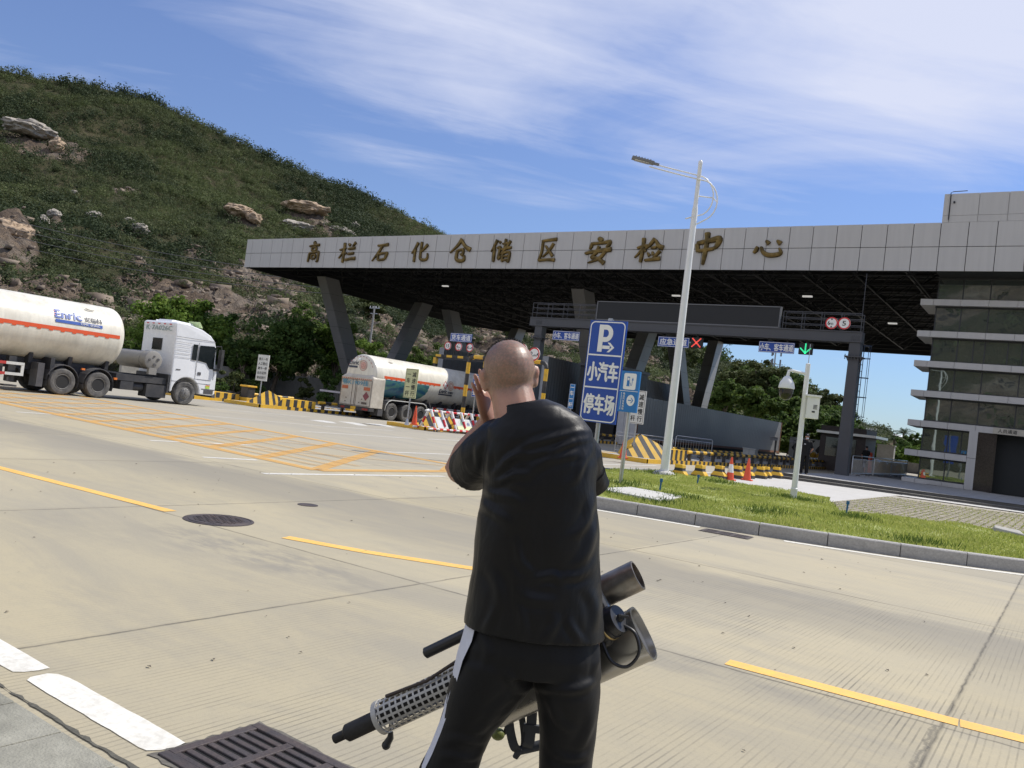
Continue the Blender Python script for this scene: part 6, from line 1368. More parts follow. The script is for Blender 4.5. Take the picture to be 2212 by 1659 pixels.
def guard_rail(at, x, y0, y1, label, z=.56, r=.085, group='yellow and black guard rails along the islands'):
    at = Vector(at); root = empty('guard_rail', at, 0, label, 'guard rail', group); b = LB(at); banded(b, (x, y0, z), (x, y1, z), r, .46); b.build('rail', [YEL, BLK], root, smooth=50)
    n = int((y1-y0)/1.5)
    for i in range(n+1): y = y0+.35+(y1-y0-.7)*i/max(1, n); b = LB(at); b.box(x-.07, x+.07, y-.07, y+.07, .12, z); b.build('post', BLK, root)
island(-16.9, -14.42, 31.15, 75); prow((-15.4, 33.5, 0), -15.75, -14.42, 31.5, 32.7, 35.3, 1.16, .64, 'striped prow on the island beside the street lamp')
guard_rail((-14.8, 50, 0), -14.62, 35.8, 74, 'long guard rail on the near side of the right island'); guard_rail((-16.6, 50, 0), -16.55, 35.8, 74, 'second guard rail on the far side of the right island')
island(-28.3, -25.9, 30.6, 75); prow((-27, 33, 0), -27.3, -25.9, 31.5, 32.6, 34.6, 1.1, .62, 'striped prow behind the red and white barricade')
guard_rail((-26.2, 50, 0), -26.1, 35.2, 54, 'guard rail between the man and the parking sign')
island(-38.2, -35.35, 28.3, 75); prow((-36.5, 30, 0), -36.5, -35.35, 28.35, 29.3, 32.2, .95, .58, 'striped prow on the left island by the rear tanker')
guard_rail((-35.6, 36, 0), -35.55, 32.6, 74, 'guard rail on the left island beside the rear tanker')
island(-42.6, -39.1, 26.9, 60); prow((-40, 28.5, 0), -40.2, -39.1, 27.0, 27.6, 29.9, .66, .48, 'striped prow in front of the white truck cab')
bx = Vector((-38.9, 30.3, 0)); root = empty('collection_box', bx, 0, 'yellow ticket pedestal on the far left island', 'pedestal'); b = MB(); b.box(-.35, .35, -.3, .3, 0, .35, 0); b.box(-.3, .3, -.25, .25, .35, .95, 1); b.box(-.36, .36, -.32, .32, .95, 1.05, 0); b.build('pedestal', [YEL, BLK], root, bevel=.02)
guard_rail((-39.3, 33, 0), -39.35, 30.9, 34, 'short guard rail beside the yellow pedestal')
# boom barrier behind the rear tanker
bb = Vector((-38.0, 37.5, 0)); root = empty('boom_barrier', bb, 0, 'grey boom barrier lowered left of the rear tanker', 'boom barrier'); b = MB(); b.box(-.2, .2, -.2, .2, 0, 1.0); b.build('cabinet', YEL, root, bevel=.02); b = MB(); b.box(-2.9, 2.6, -.05, .05, 1.18, 1.30); b.build('boom', mat('striped_boom', (.35, .34, .38), .5, var=.3), root)

# concrete blocks along the plaza edge
BLK_V = [(-.42, .0), (-.42, .20), (-.40, .22), (-.26, .42), (-.22, .46), (-.215, .72), (-.20, .75), (.20, .75), (.215, .72), (.22, .46), (.26, .42), (.40, .22), (.42, .20), (.42, .0)]
def block(label):
    root = empty('concrete_block', (0, 0, 0), 0, label, 'concrete block', 'yellow and black concrete blocks along the plaza edge'); b = MB()
    lv = [(.0, .42), (.20, .42), (.30, .36), (.42, .26), (.48, .22), (.58, .217), (.72, .212), (.76, .19)]
    for i in range(len(lv)-1):
        (z0, w0), (z1, w1) = lv[i], lv[i+1]; m = (1, 0, 0, 1, 1, 0, 0)[i]
        b.hexa([(-w0, -.22-.06*(w0-.2), z0), (w0, -.22-.06*(w0-.2), z0), (w0, .22+.06*(w0-.2), z0), (-w0, .22+.06*(w0-.2), z0), (-w1, -.22-.06*(w1-.2), z1), (w1, -.22-.06*(w1-.2), z1), (w1, .22+.06*(w1-.2), z1), (-w1, .22+.06*(w1-.2), z1)], m)
    b.cyl((0, -.232, .52), (0, -.20, .52), .045, n=12, m=2); b.v = [(x*.60, y*.60, z*.60) for x, y, z in b.v]; b.build('block', [YEL, BLK, KFILM], root); return root
bp = block('yellow and black concrete block beside the street lamp foot'); bp.location = (-10.13, 24.4, .02)
for (x, y), lb in zip(((-10.12, 26.05), (-10.1, 27.8), (-10.2, 29.9), (-10.3, 31.4), (-10.22, 32.7), (-10.38, 33.85), (-10.3, 35.1)), ('second concrete block from the street lamp', 'concrete block just left of the red and white cone', 'concrete block between the two traffic cones', 'concrete block hidden behind the all red cone', 'front block of the close pair right of the red cone', 'rear block of the close pair right of the red cone', 'last concrete block at the platform step corner')):
    c = copy_tree(bp); c.location = (x, y, .02); c.rotation_euler.z = random.uniform(-.06, .06); c['label'] = lb
def cone(loc, label, white=False, h=.72):
    root = empty('traffic_cone', loc, random.uniform(0, 1), label, 'traffic cone', 'traffic cones'); b = MB(); b.box(-.19, .19, -.19, .19, 0, .035, 0)
    z = [.03, .24, .50, .66, .72]; rr2 = [.145, .108, .064, .036, .026]
    for i in range(4): b.lathe([(rr2[i], z[i]), (rr2[i+1], z[i+1])], n=20, m=(1 if (white and i == 1) else 0), caps=(i == 3))
    b.build('cone', [CONE, WHITE], root, smooth=40); root.scale = (1, 1, h/.72); return root
cone((-9.82, 28.1, .02), 'red and white traffic cone among the concrete blocks', True, .80); cone((-9.73, 29.65, .02), 'all red traffic cone right of the red and white cone', False, .80)
cone(gz(1345, 990, .17), 'red traffic cone left of the charging sign post', False, .9); cone((-26.9, 31.0, .17), 'dusty red traffic cone behind the yellow-green slow board', False, .95)

# red and white barricade
b0 = Vector((-25.75, 32.6, 0)); bar = empty('barricade', b0, 0, 'red and white tube barricade with picture boards left of the man', 'barricade')
TW = mat('barrier_white', (.78, .77, .75), .35, dirt=(.5, .48, .45), dirt_amt=.2); TR = mat('barrier_red', (.60, .025, .04), .35)
def rw(b, p, q, r, step, n=10): banded(b, p, q, r, step, 0, 1, n)
b = LB(b0); rw(b, (-25.75, 30.4, .98), (-25.75, 36.6, .98), .055, .30); b.build('top_tube', [TW, TR], bar, smooth=50)
b = LB(b0); rw(b, (-25.25, 30.2, .14), (-25.25, 36.6, .14), .05, .26); rw(b, (-26.25, 30.2, .14), (-26.25, 36.6, .14), .05, .26); b.build('foot_tube', [TW, TR], bar, smooth=50)
for i in range(8):
    y = 30.7+i*.80; b = LB(b0)
    if i % 2 == 0:
        for s in (1, -1):
            p, q = Vector((-25.75+s*.08, y, .98)), Vector((-25.75+s*.5, y, .14)); b.cyl(p.lerp(q, -.06), p.lerp(q, .33), .075, n=8, m=0); b.cyl(p.lerp(q, .33), p.lerp(q, .68), .06, n=8, m=1); b.cyl(p.lerp(q, .68), q, .06, n=8, m=0)
        for e in (-1, 1): b.cyl((-25.25, y+e*.1, .02), (-25.25, y+e*.1, .12), .05, n=8, m=2)
    else:
        p, q = Vector((-25.72, y, 1.03)), Vector((-25.27, y, .16)); b.cyl(p, p.lerp(q, .5), .07, n=8, m=0); b.cyl(p.lerp(q, .5), q.lerp(p, .15), .06, n=8, m=1)
    b.lathe([(.075, -.07), (.075, .07)], c=(-25.75, y, .98), T=Matrix.Rotation(R(90), 3, 'X'), n=12, m=0); b.build('leg', [TW, TR, RUB], bar, smooth=50)
for y0, y1, full in ((30.95, 31.75, 0), (32.5, 34.5, 1)):
    b = LB(b0); p0, p1 = Vector((-25.64, 0, .72)), Vector((-25.30, 0, .20)); b.add([(p0.x, y0, p0.z), (p0.x, y1, p0.z), (p1.x, y1, p1.z), (p1.x, y0, p1.z), (p0.x-.02, y0, p0.z), (p0.x-.02, y1, p0.z), (p1.x-.02, y1, p1.z), (p1.x-.02, y0, p1.z)], [(0, 1, 2, 3), (7, 6, 5, 4), (0, 4, 5, 1), (1, 5, 6, 2), (2, 6, 7, 3), (3, 7, 4, 0)], 0)
    if full:
        pt = lambda y, s, o=.006: (p0.x+(p1.x-p0.x)*s+o, y, p0.z+(p1.z-p0.z)*s+o*.5)
        b.quad(pt(y0, .68), pt(y1, .68), pt(y1, 1.), pt(y0, 1.), 1)
        for k_, cy in enumerate((y0+.42, y0+1.0, y0+1.58)):
            for a in range(14):
                t0, t1 = 2*pi*a/14, 2*pi*(a+1)/14; b.quad(pt(cy+.17*cos(t0), .38+.26*sin(t0)), pt(cy+.17*cos(t1), .38+.26*sin(t1)), pt(cy+.15*cos(t1), .38+.23*sin(t1)), pt(cy+.15*cos(t0), .38+.23*sin(t0)), 2)
            if k_ == 1: b.quad(pt(cy-.10, .42, .008), pt(cy+.10, .42, .008), pt(cy+.10, .54, .008), pt(cy-.10, .54, .008), 3); b.quad(pt(cy-.06, .30, .008), pt(cy+.06, .30, .008), pt(cy+.08, .42, .008), pt(cy-.08, .42, .008), 3)
            else: b.quad(pt(cy-.02, .22, .008), pt(cy+.02, .22, .008), pt(cy+.07, .56, .008), pt(cy-.07, .56, .008), 4)
    b.build('board', [mat('board_white', (.50, .51, .52), .45), mat('board_lime_band', (.60, .64, .34), .5), mat('pale_green_print', (.55, .62, .38), .5), mat('navy_print', (.06, .09, .22), .5), mat('green_print', (.10, .32, .16), .5)], bar)

# cabinet, lane cameras, railings, chevron board, cushions behind the guard rail
cb0 = Vector((-15.6, 47.6, .17)); root = empty('control_cabinet', cb0, 0, 'grey-white control cabinet standing on the right island', 'cabinet'); b = MB(); b.box(-.36, .36, -.25, .25, .05, .74); b.box(-.39, .39, -.28, .28, .74, .79); b.box(-.004, .004, -.256, -.25, .1, .72, 1); b.build('cabinet', [mat('cabinet_grey', (.30, .31, .30), .5, dirt=(.2, .2, .19), dirt_amt=.3), DARK], root, bevel=.01)
for y, lb in ((50.6, 'lane camera on a black post right of the control cabinet'), (54.8, 'second lane camera further along the right island')):
    root = empty('lane_camera', (-15.1, y, .17), 0, lb, 'camera', 'lane cameras on the right island'); b = MB(); b.cyl((0, 0, 0), (0, 0, 1.45), .06, n=8); b.box(-.1, .1, -.1, .1, 0, .3); b.build('post', BLK, root); b = MB(); T = Matrix.Rotation(R(40), 4, 'Z'); T.translation = Vector((-.12, -.1, 1.5)); b.box(-.12, .12, -.32, .28, -.09, .09, 0, T); b.box(-.14, .14, -.40, .30, .09, .11, 0, T); b.build('housing', GREYP, root, bevel=.01)
def railing(p, q, z0, label, h=1.05, m=ALU, feet=True, step=.14, name='railing'):
    p, q = Vector(p), Vector(q); at = (p+q)/2; at.z = z0; root = empty(name, at, 0, label, 'railing', 'steel crowd railings'); b = LB(at); u = (q-p).normalized(); L_ = (q-p).length
    up = lambda s, z: p+u*s+Vector((0, 0, z0+z))
    b.tube([up(0, .05), up(0, h-.06), up(.06, h), up(L_-.06, h), up(L_, h-.06), up(L_, .05)], .024, 8); b.cyl(up(0, .14), up(L_, .14), .018, n=6); b.cyl(up(0, h-.17), up(L_, h-.17), .018, n=6)
    for i in range(1, int(L_/step)): b.cyl(up(i*step, .14), up(i*step, h-.17), .009, n=5)
    b.build('frame', m, root, smooth=50); b = LB(at)
    for s in (L_*.3, L_*.75): b.box((p+u*s).x-.07, (p+u*s).x+.07, (p+u*s).y-.2, (p+u*s).y+.2, z0, z0+.06)
    b.build('foot', RUB, root); return root
railing((-9.45, 45.0, 0), (-9.45, 50.4, 0), .25, 'bright steel railing right of the gantry column with hanging placard'); railing((-9.45, 50.55, 0), (-9.45, 55.9, 0), .25, 'second steel railing behind the one with the placard'); railing((-9.45, 56.05, 0), (-9.45, 61.6, 0), .25, 'farthest steel railing beside the office corner')
railing((-19.2, 37.6, 0), (-16.9, 39.4, 0), .0, 'thin steel railing left of the white slow board', m=STEEL); railing((-16.8, 39.5, 0), (-15.4, 40.9, 0), .17, 'thin steel railing behind the white slow board', m=STEEL)
pl = Vector((-9.42, 47.6, .95)); root = empty('placard', pl, R(90), 'grey paper placard hung on the bright steel railing', 'placard'); b = MB(); b.box(-.34, .34, -.035, -.028, -.22, .22); b.build('sheet', mat('grey_placard', (.40, .38, .36), .6, var=.2), root); b = MB(); write(b, '由此通行', (-.28, -.037, .02), XU, ZU, .56, .12, .01); b.build('sign_text', GREYP, root)
rb_ = Vector((-11.2, 58.0, .25)); root = empty('red_drum', rb_, 0, 'red cylinder barrier behind the steel railing', 'barrier'); b = MB(); b.lathe([(.26, 0), (.24, .1), (.22, 1.25), (.15, 1.32)], n=18); b.build('drum', CONE, root, smooth=50)
wd = Vector((-14.6, 80, 0)); root = empty('white_sacks', wd, 0, 'pile of white sacks behind the steel railing', 'sacks'); b = MB()
for i, (x, y, z) in enumerate(((-.4, 0, .2), (.35, .1, .2), (0, 0, .5), (.3, .1, .75), (-.2, 0, .85))): b.ell((x, y, z), (.45, .35, .2), 12, 8)
b.build('sacks', WHITE, root, smooth=60)
def cushion(loc, w, label):
    root = empty('crash_cushion', loc, 0, label, 'crash cushion', 'yellow crash cushions'); b = MB(); b.box(-w/2, w/2, -.8, .8, 0, .35)
    for i in range(5): x = -w/2+w*(i+.5)/5; b.ell((x, 0, .55), (w*.11, .8, .5), 12, 8)
    b.build('cushion', YEL, root, smooth=50)
cushion((-12.6, 71, .0), 3.0, 'yellow segmented crash cushion behind the steel railing'); cushion((-17.6, 71.5, .0), 2.6, 'yellow crash cushion in front of the chevron board')
cv = Vector((-18.1, 73.4, 0)); root = empty('chevron_board', cv, 0, 'white board with black chevrons behind the guard', 'sign'); b = MB(); b.box(-2.6, 2.6, -.05, .05, .3, 2.1); bd = b.build('board', WBOARD, root); b = MB()
for i in range(5):
    x = -2.4+i*1.0
    b.add([(x, -.055, 1.2), (x+.62, -.055, 2.0), (x+.95, -.055, 2.0), (x+.33, -.055, 1.2)], [(0, 1, 2, 3)]); b.add([(x, -.055, 1.2), (x+.33, -.055, 1.2), (x+.95, -.055, .4), (x+.62, -.055, .4)], [(0, 1, 2, 3)])
b.build('chevrons', KFILM, bd); b = MB(); 
for x in (-2, 2): b.box(x-.05, x+.05, .05, .1, 0, 2.1)
b.build('post', STEEL, root)
# booth beyond the gantry column, white dome tank far away
ko = Vector((-13.2, 62, 0)); root = empty('guard_booth', ko, 0, 'small dark guard booth behind the gantry column with pale roof', 'booth'); b = LB(ko); b.box(-15.0, -12.0, 60.5, 64.0, 0, 3.1); b.build('wall', mat('brown_booth_wall', (.06, .045, .04), .6, var=.3), root); b = LB(ko); b.box(-15.2, -11.3, 60.1, 64.4, 2.55, 2.72); b.build('roof', ALU, root); b = LB(ko); b.box(-14.6, -12.6, 60.46, 60.5, 1.0, 2.3); b.build('window', TGLASS, root)
dm = ad(1883, 955, 420); dm.z = 0; root = empty('storage_tank', dm, 0, 'huge white domed storage tank on the horizon', 'storage tank'); zt_ = ad(1883, 930, 420).z; b = MB(); rad = 26.; b.lathe([(rad, -6), (rad, zt_-5.0)], n=48); b.build('shell', WHITE, root, smooth=50); b = MB(); b.lathe([(rad+.3, zt_-5.0)]+[(rad*cos(R(a)), zt_-5.0+5.*sin(R(a))) for a in range(8, 90, 8)]+[(.01, zt_)], n=48); b.build('dome_roof', WHITE, root, smooth=50)
gp = Vector((-17.2, 97.6, 0)); root = empty('gate_pillar', gp, 0, 'pale concrete gate pillar between gantry and office', 'pillar'); b = MB(); b.box(-.85, .85, -.4, .4, 0, 2.5); b.box(-.92, .92, -.46, .46, 2.5, 2.62); b.build('pillar', mat('weathered_concrete', (.30, .29, .26), .85, var=.2, bump=.3, dirt=(.16, .155, .14), dirt_amt=.5), root)
lw = Vector((-9, 92, 0)); root = empty('garden_wall', lw, 0, 'low pale wall between gate pillar and office', 'wall'); b = MB(); b.box(-7, 6, -.2, .2, 0, 1.05); b.build('wall', mat('stained_wall', (.30, .29, .27), .85, var=.2, dirt=(.18, .17, .15), dirt_amt=.5), root)
# boundary wall on the left
w0, w1 = Vector((-58.5, 34, 0)), Vector((-58.0, 66, 0)); root = empty('boundary_wall', (w0+w1)/2, 0, 'stained concrete boundary wall under the trees at the foot of the hill', 'wall'); b = LB((w0+w1)/2)
for i in range(9):
    p, q = w0.lerp(w1, i/9), w0.lerp(w1, (i+1)/9); b.box(p.x-.1, p.x+.1, p.y+.2, q.y, -.1, 2.15+.03*(i % 2)); b.box(p.x-.16, p.x+.16, p.y, p.y+.2, -.1, 2.3)
b.build('wall', MATS['weathered_concrete'], root)

# ---------------------------- utility poles, wires, mast
def utility(x, yb, yt, D, label, arms=True):
    p = ad(x, yb, D); t = ad(x+(yb-yt)*.122, yt, D); root = empty('utility_pole', (p.x, p.y, 0), 0, label, 'utility pole', 'concrete utility poles'); b = MB(); b.cyl((0, 0, -.3), (0, 0, t.z), .19, .11, n=10); b.build('pole', mat('concrete_pole', (.36, .35, .33), .8, var=.15), root)
    b = MB(); b.box(-.9, .9, -.05, .05, t.z-.35, t.z-.25); b.box(-.6, .6, -.05, .05, t.z-1.1, t.z-1.0)
    for xx in (-.8, -.3, .3, .8): b.cyl((xx, 0, t.z-.25), (xx, 0, t.z-.02), .05, n=8, m=1)
    b.build('crossarm', [STEEL, WHITE], root); return root
utility(783, 868, 660, 112, 'grey utility pole left of the second slanted column')
for x, yb, yt, D, lb in ((1562, 925, 830, 118, 'slim utility pole with cross arms on the knoll left'), (1572, 930, 842, 124, 'second slim utility pole beside the first on the knoll'), (1876, 985, 925, 150, 'distant utility pole right of the gantry column')): utility(x, yb, yt, D, lb)
ms = ad(1668, 830, 170); root = empty('telecom_mast', (ms.x, ms.y, 0), 0, 'telecom mast with antenna panels rising behind the knoll trees', 'mast'); zt_ = ad(1675, 742, 170).z; b = MB()
b.cyl((0, 0, 8), (0, 0, zt_), .22, .12, n=8); b.build('pole', STEEL, root); b = MB()
for k_, z_ in enumerate((zt_-1.5, zt_-4.2)):
    for a in range(3): q = Vector((1.1*cos(a*2.1+.4), 1.1*sin(a*2.1+.4), z_)); b.box(q.x-.14, q.x+.14, q.y-.1, q.y+.1, z_-1.0, z_+1.0); b.cyl((0, 0, z_), q, .05, n=5)
b.build('antenna', GREYP, root)
def wire(name, a, c, sag, label):
    a, c = Vector(a), Vector(c); at = (a+c)/2; root = empty(name, at, 0, label, 'power line', 'power lines across the hillside'); b = LB(at); b.tube([a.lerp(c, t/14)-Vector((0, 0, sag*4*(t/14)*(1-t/14))) for t in range(15)], .045, 4); b.build('wire', mat('grey_wire', (.10, .10, .10), .5), root)
for i, (y0, y1) in enumerate(((432, 560), (452, 572), (470, 585), (492, 596))): wire('power_line', ad(-260, y0-40, 125), ad(800, y1+45, 118), 2.2, ('uppermost power line crossing the hillside', 'second power line from the top across the hillside', 'third power line from the top across the hillside', 'lowest power line crossing the hillside')[i])

# ---------------------------- things on and in the ground
IRON = mat('rusty_cast_iron', (.075, .065, .065), .65, .35, var=.3, dirt=(.15, .10, .075), dirt_amt=.5, dscale=6, bump=.3)
PIT = mat('drain_pit', (.006, .006, .006), .95)
def grate(loc, L_, W2, rz, label, nx=3, ny=8, dirtw=.03):
    root = empty('drain_grate', loc, rz, label, 'drain grate', 'cast iron drain grates'); b = MB(); f = .045
    b.box(0, L_, 0, f, -.04, .012); b.box(0, L_, W2-f, W2, -.04, .012); pitch = (L_-f)/nx
    for i in range(nx+1): b.box(i*pitch, i*pitch+f, f, W2-f, -.04, .012)
    py = (W2-2*f)/ny
    for i in range(nx):
        for j in range(ny): b.box(i*pitch+f, (i+1)*pitch, f+j*py, f+j*py+py*.56, -.04, .010)
    b.build('grate', IRON, root, bevel=.004); b = MB(); b.quad((0, 0, .0015), (L_, 0, .0015), (L_, W2, .0015), (0, W2, .0015)); b.build('pit', PIT, root)
    b = MB(); o1, o2 = [], []; n = 80
    for i in range(n):
        s = i/n*4; k = int(s); t = s-k; c = [(0, 0), (L_, 0), (L_, W2), (0, W2), (0, 0)]; p = Vector((*c[k], 0)).lerp(Vector((*c[k+1], 0)), t); d_ = Vector((p.x-L_/2, p.y-W2/2, 0)); d_ = Vector((d_.x/(L_/2), d_.y/(W2/2), 0)); m_ = max(abs(d_.x), abs(d_.y)); d_ /= m_
        e = dirtw*random.uniform(.3, 1.0); o1.append(Vector((p.x, p.y, .004))); o2.append(Vector((L_/2+d_.x*(L_/2+e), W2/2+d_.y*(W2/2+e), .004)))
    for i in range(n): j = (i+1) % n; b.quad(o1[i], o1[j], o2[j], o2[i])
    b.build('dirt_rim', mat('drain_rim_dirt', (.13, .12, .10), .95, var=.5, scale=30), root)
grate((-2.92, 2.07, 0), 1.02, .50, 0, 'cast iron drain grate in the lower left foreground', 4, 8)
grate((-4.80, 12.62, 0), .74, .42, .10, 'small drain grate in the gutter of the lawn kerb', 3, 5, .03)
mh = empty('manhole_cover', (-7.40, 5.61, 0), .3, 'round ribbed manhole cover beside the yellow line', 'manhole cover'); b = MB(); b.lathe([(.36, -.02), (.36, .006), (.33, .010), (.325, .004), (.31, .004), (.305, .010), (.001, .010)], n=48)
for i in range(-5, 6):
    for j in range(-5, 6):
        if hypot(i, j)*.055 < .27: 
            if (i+j) % 2: b.box(i*.055-.022, i*.055+.022, j*.055-.008, j*.055+.008, .008, .015)
            else: b.box(i*.055-.008, i*.055+.008, j*.055-.022, j*.055+.022, .008, .015)
b.build('cover', IRON, mh, smooth=30)
mh2 = empty('manhole_cover', (-8.07, 7.44, 0), 0, 'tiny round service cover further along the road', 'manhole cover'); b = MB(); b.lathe([(.13, -.02), (.13, .006), (.001, .008)], n=28); b.build('cover', IRON, mh2)
sl_ = empty('concrete_slab', (-6.85, 14.78, .19), 0, 'white concrete cover slab lying in the lawn by the kerb', 'slab'); b = MB(); b.hexa([(-.62, -.68, -.1), (.68, -.74, -.1), (.60, .80, -.1), (-.62, .76, -.1), (-.62, -.68, .06), (.68, -.74, .05), (.60, .80, .06), (-.62, .76, .07)]); b.build('slab', mat('pale_concrete', (.52, .51, .47), .85, var=.12, bump=.2, dirt=(.35, .34, .3), dirt_amt=.3), sl_, bevel=.01)
for x, y, lb in ((-7.25, 16.5, 'blue sprinkler head near the charging sign post'), (-7.92, 20.3, 'blue sprinkler head in the lawn near the street lamp'), (-4.0, 19.0, 'blue sprinkler head at the paver edge')):
    root = empty('sprinkler_head', (x, y, .17), 0, lb, 'sprinkler', 'blue lawn sprinklers'); b = MB(); b.cyl((0, 0, 0), (.01, 0, .22), .02, n=8); b.cyl((.01, 0, .22), (.01, 0, .29), .034, n=10); b.build('sprinkler', mat('blue_plastic', (.02, .12, .28), .5), root)
st = empty('stone_slab', (-.25, 20.95, .15), R(10), 'flat stone slabs at the lawn corner on the right', 'stone slab'); b = MB(); b.hexa([(-1.2, -.35, 0), (-.55, -.45, 0), (-.6, .25, 0), (-1.15, .3, 0), (-1.15, -.3, .16), (-.6, -.4, .10), (-.62, .2, .14), (-1.1, .25, .17)]); b.box(-.5, 2.2, -.3, .4, 0, .15); b.build('slab', mat('weathered_stone', (.36, .35, .31), .85, var=.25, bump=.3, dirt=(.2, .19, .16), dirt_amt=.4), st, bevel=.02)
b = MB(); g = random.Random(11)
for i in range(170):      # grit and dry leaves on the concrete
    x = g.uniform(-12, 1.5); y = g.uniform(2.3, 13); 
    if inside(np.array([(x, y)]), LP)[0]: continue
    s = g.uniform(.006, .022)*(.7+y*.04); a = g.uniform(0, 6.28); b.add([(x+cos(a)*s, y+sin(a)*s, .006), (x-sin(a)*s*.5, y+cos(a)*s*.5, .006+s*.4), (x-cos(a)*s, y-sin(a)*s, .007), (x+sin(a)*s*.5, y-cos(a)*s*.5, .006+s*.3)], [(0, 1, 2, 3)])
tag(b.build('litter', mat('dry_leaf_litter', (.12, .10, .075), .9, var=.5, scale=3)), 'scattered grit and dry leaves on the concrete', 'litter', kind='stuff')

# ------------------------------------------------------------ people
def skin_mat():
    global nt
    m = bpy.data.materials.new('skin'); m.use_nodes = True; nt = m.node_tree; nt.nodes.clear(); o = N('ShaderNodeOutputMaterial'); p = N('ShaderNodeBsdfPrincipled', i_Roughness=.42); L(p.outputs[0], o.inputs[0]); t = N('ShaderNodeTexCoord')
    n = N('ShaderNodeTexNoise', i_Scale=22., i_Detail=6., i_Roughness=.65); L(t.outputs['Object'], n.inputs[0]); n2 = N('ShaderNodeTexNoise', i_Scale=150., i_Detail=6., i_Roughness=.75); L(t.outputs['Object'], n2.inputs[0])
    c = N('ShaderNodeMix', data_type='RGBA'); L(ramp(n.outputs[0], [(.3, 0), (.7, 1)]), c.inputs[0]); c.inputs[6].default_value = (.33, .165, .11, 1); c.inputs[7].default_value = (.41, .225, .155, 1)
    at = N('ShaderNodeAttribute', attribute_name='stubble'); s = N('ShaderNodeMix', data_type='RGBA'); L(M_('MULTIPLY', at.outputs['Fac'], ramp(n2.outputs[0], [(.36, .30), (.62, 1.)])), s.inputs[0]); L(c.outputs[2], s.inputs[6]); s.inputs[7].default_value = (.165, .122, .088, 1); L(s.outputs[2], p.inputs['Base Color'])
    p.inputs['Subsurface Weight'].default_value = .25; p.inputs['Subsurface Radius'].default_value = (.9, .3, .15); p.inputs['Subsurface Scale'].default_value = .012
    b = N('ShaderNodeBump', i_Strength=.25, i_Distance=.002); L(M_('ADD', n2.outputs[0], M_('MULTIPLY', n.outputs[0], .6)), b.inputs['Height']); L(b.outputs[0], p.inputs['Normal']); return m
SKIN = skin_mat()
def cloth_mat(name, col, rough=.55, sheen=.25, fold=.6):
    global nt
    m = bpy.data.materials.new(name); m.use_nodes = True; nt = m.node_tree; nt.nodes.clear(); o = N('ShaderNodeOutputMaterial'); p = N('ShaderNodeBsdfPrincipled', i_Roughness=rough); L(p.outputs[0], o.inputs[0]); t = N('ShaderNodeTexCoord')
    n = N('ShaderNodeTexNoise', i_Scale=14., i_Detail=5.); L(t.outputs['Object'], n.inputs[0]); c = N('ShaderNodeMix', data_type='RGBA'); c.blend_type = 'MULTIPLY'; c.inputs[0].default_value = 1; c.inputs[6].default_value = (*col, 1); L(ramp(n.outputs[0], [(.3, .85), (.7, 1.1)]), c.inputs[7]); L(c.outputs[2], p.inputs['Base Color'])
    p.inputs['Specular IOR Level'].default_value = .22; p.inputs['Sheen Weight'].default_value = sheen; p.inputs['Sheen Roughness'].default_value = .45
    mp = N('ShaderNodeMapping'); mp.inputs['Scale'].default_value = (1, 1, .45); mp.inputs['Rotation'].default_value = (.3, .5, .2); L(t.outputs['Object'], mp.inputs[0]); f = N('ShaderNodeTexNoise', i_Scale=9., i_Detail=3., i_Distortion=.8); L(mp.outputs[0], f.inputs[0]); w = N('ShaderNodeTexNoise', i_Scale=900., i_Detail=1.); L(t.outputs['Object'], w.inputs[0])
    b = N('ShaderNodeBump', i_Strength=fold, i_Distance=.012); L(M_('ADD', f.outputs[0], M_('MULTIPLY', w.outputs[0], .03)), b.inputs['Height']); L(b.outputs[0], p.inputs['Normal']); return m
SHIRT = cloth_mat('black_tshirt_fabric', (.0058, .0058, .0064), .42, .02, .7); TROUS = cloth_mat('black_trouser_fabric', (.0060, .0058, .0060), .6, .02, .4); UNIF = cloth_mat('black_uniform_cloth', (.010, .010, .011), .75, .03, .6)
STRIPE = mat('white_trouser_stripe', (.60, .61, .66), .7, var=.06); HAIR = mat('short_black_hair', (.014, .012, .011), .7, var=.4, scale=60, bump=.8, bscale=300); SHOE = mat('black_shoe', (.015, .015, .016), .4); EYEW = mat('eye_white', (.7, .68, .64), .2); EYED = mat('eye_iris', (.03, .018, .012), .15)
def bake(o, voxel, smooth=6, fold=0., fs=(8, 8, 8), seed=0.):
    """weld the overlapping volumes of a body or garment into one continuous smooth surface"""
    r = o.modifiers.new('r', 'REMESH'); r.mode = 'VOXEL'; r.voxel_size = voxel; r.adaptivity = 0
    s = o.modifiers.new('s', 'SMOOTH'); s.factor = .5; s.iterations = smooth
    dg = bpy.context.evaluated_depsgraph_get(); me = bpy.data.meshes.new_from_object(o.evaluated_get(dg)); old = o.data; o.modifiers.clear(); mats = list(old.materials); o.data = me; me.materials.clear()
    for m in mats: me.materials.append(m)
    if fold:
        nv = len(me.vertices); co = np.empty(nv*3, np.float32); no = np.empty(nv*3, np.float32); me.vertices.foreach_get('co', co); me.vertices.foreach_get('normal', no); co = co.reshape(-1, 3); no = no.reshape(-1, 3)
        d = np.array([noise.noise((x*fs[0]+seed, y*fs[1], z*fs[2]))+.5*noise.noise((x*fs[0]*2.3, y*fs[1]*2.3+seed, z*fs[2]*2.3)) for x, y, z in co]); co += no*(d*fold)[:, None]; me.vertices.foreach_set('co', co.astype(np.float32).ravel()); me.update()
    me.polygons.foreach_set('use_smooth', np.ones(len(me.polygons), bool)); return o
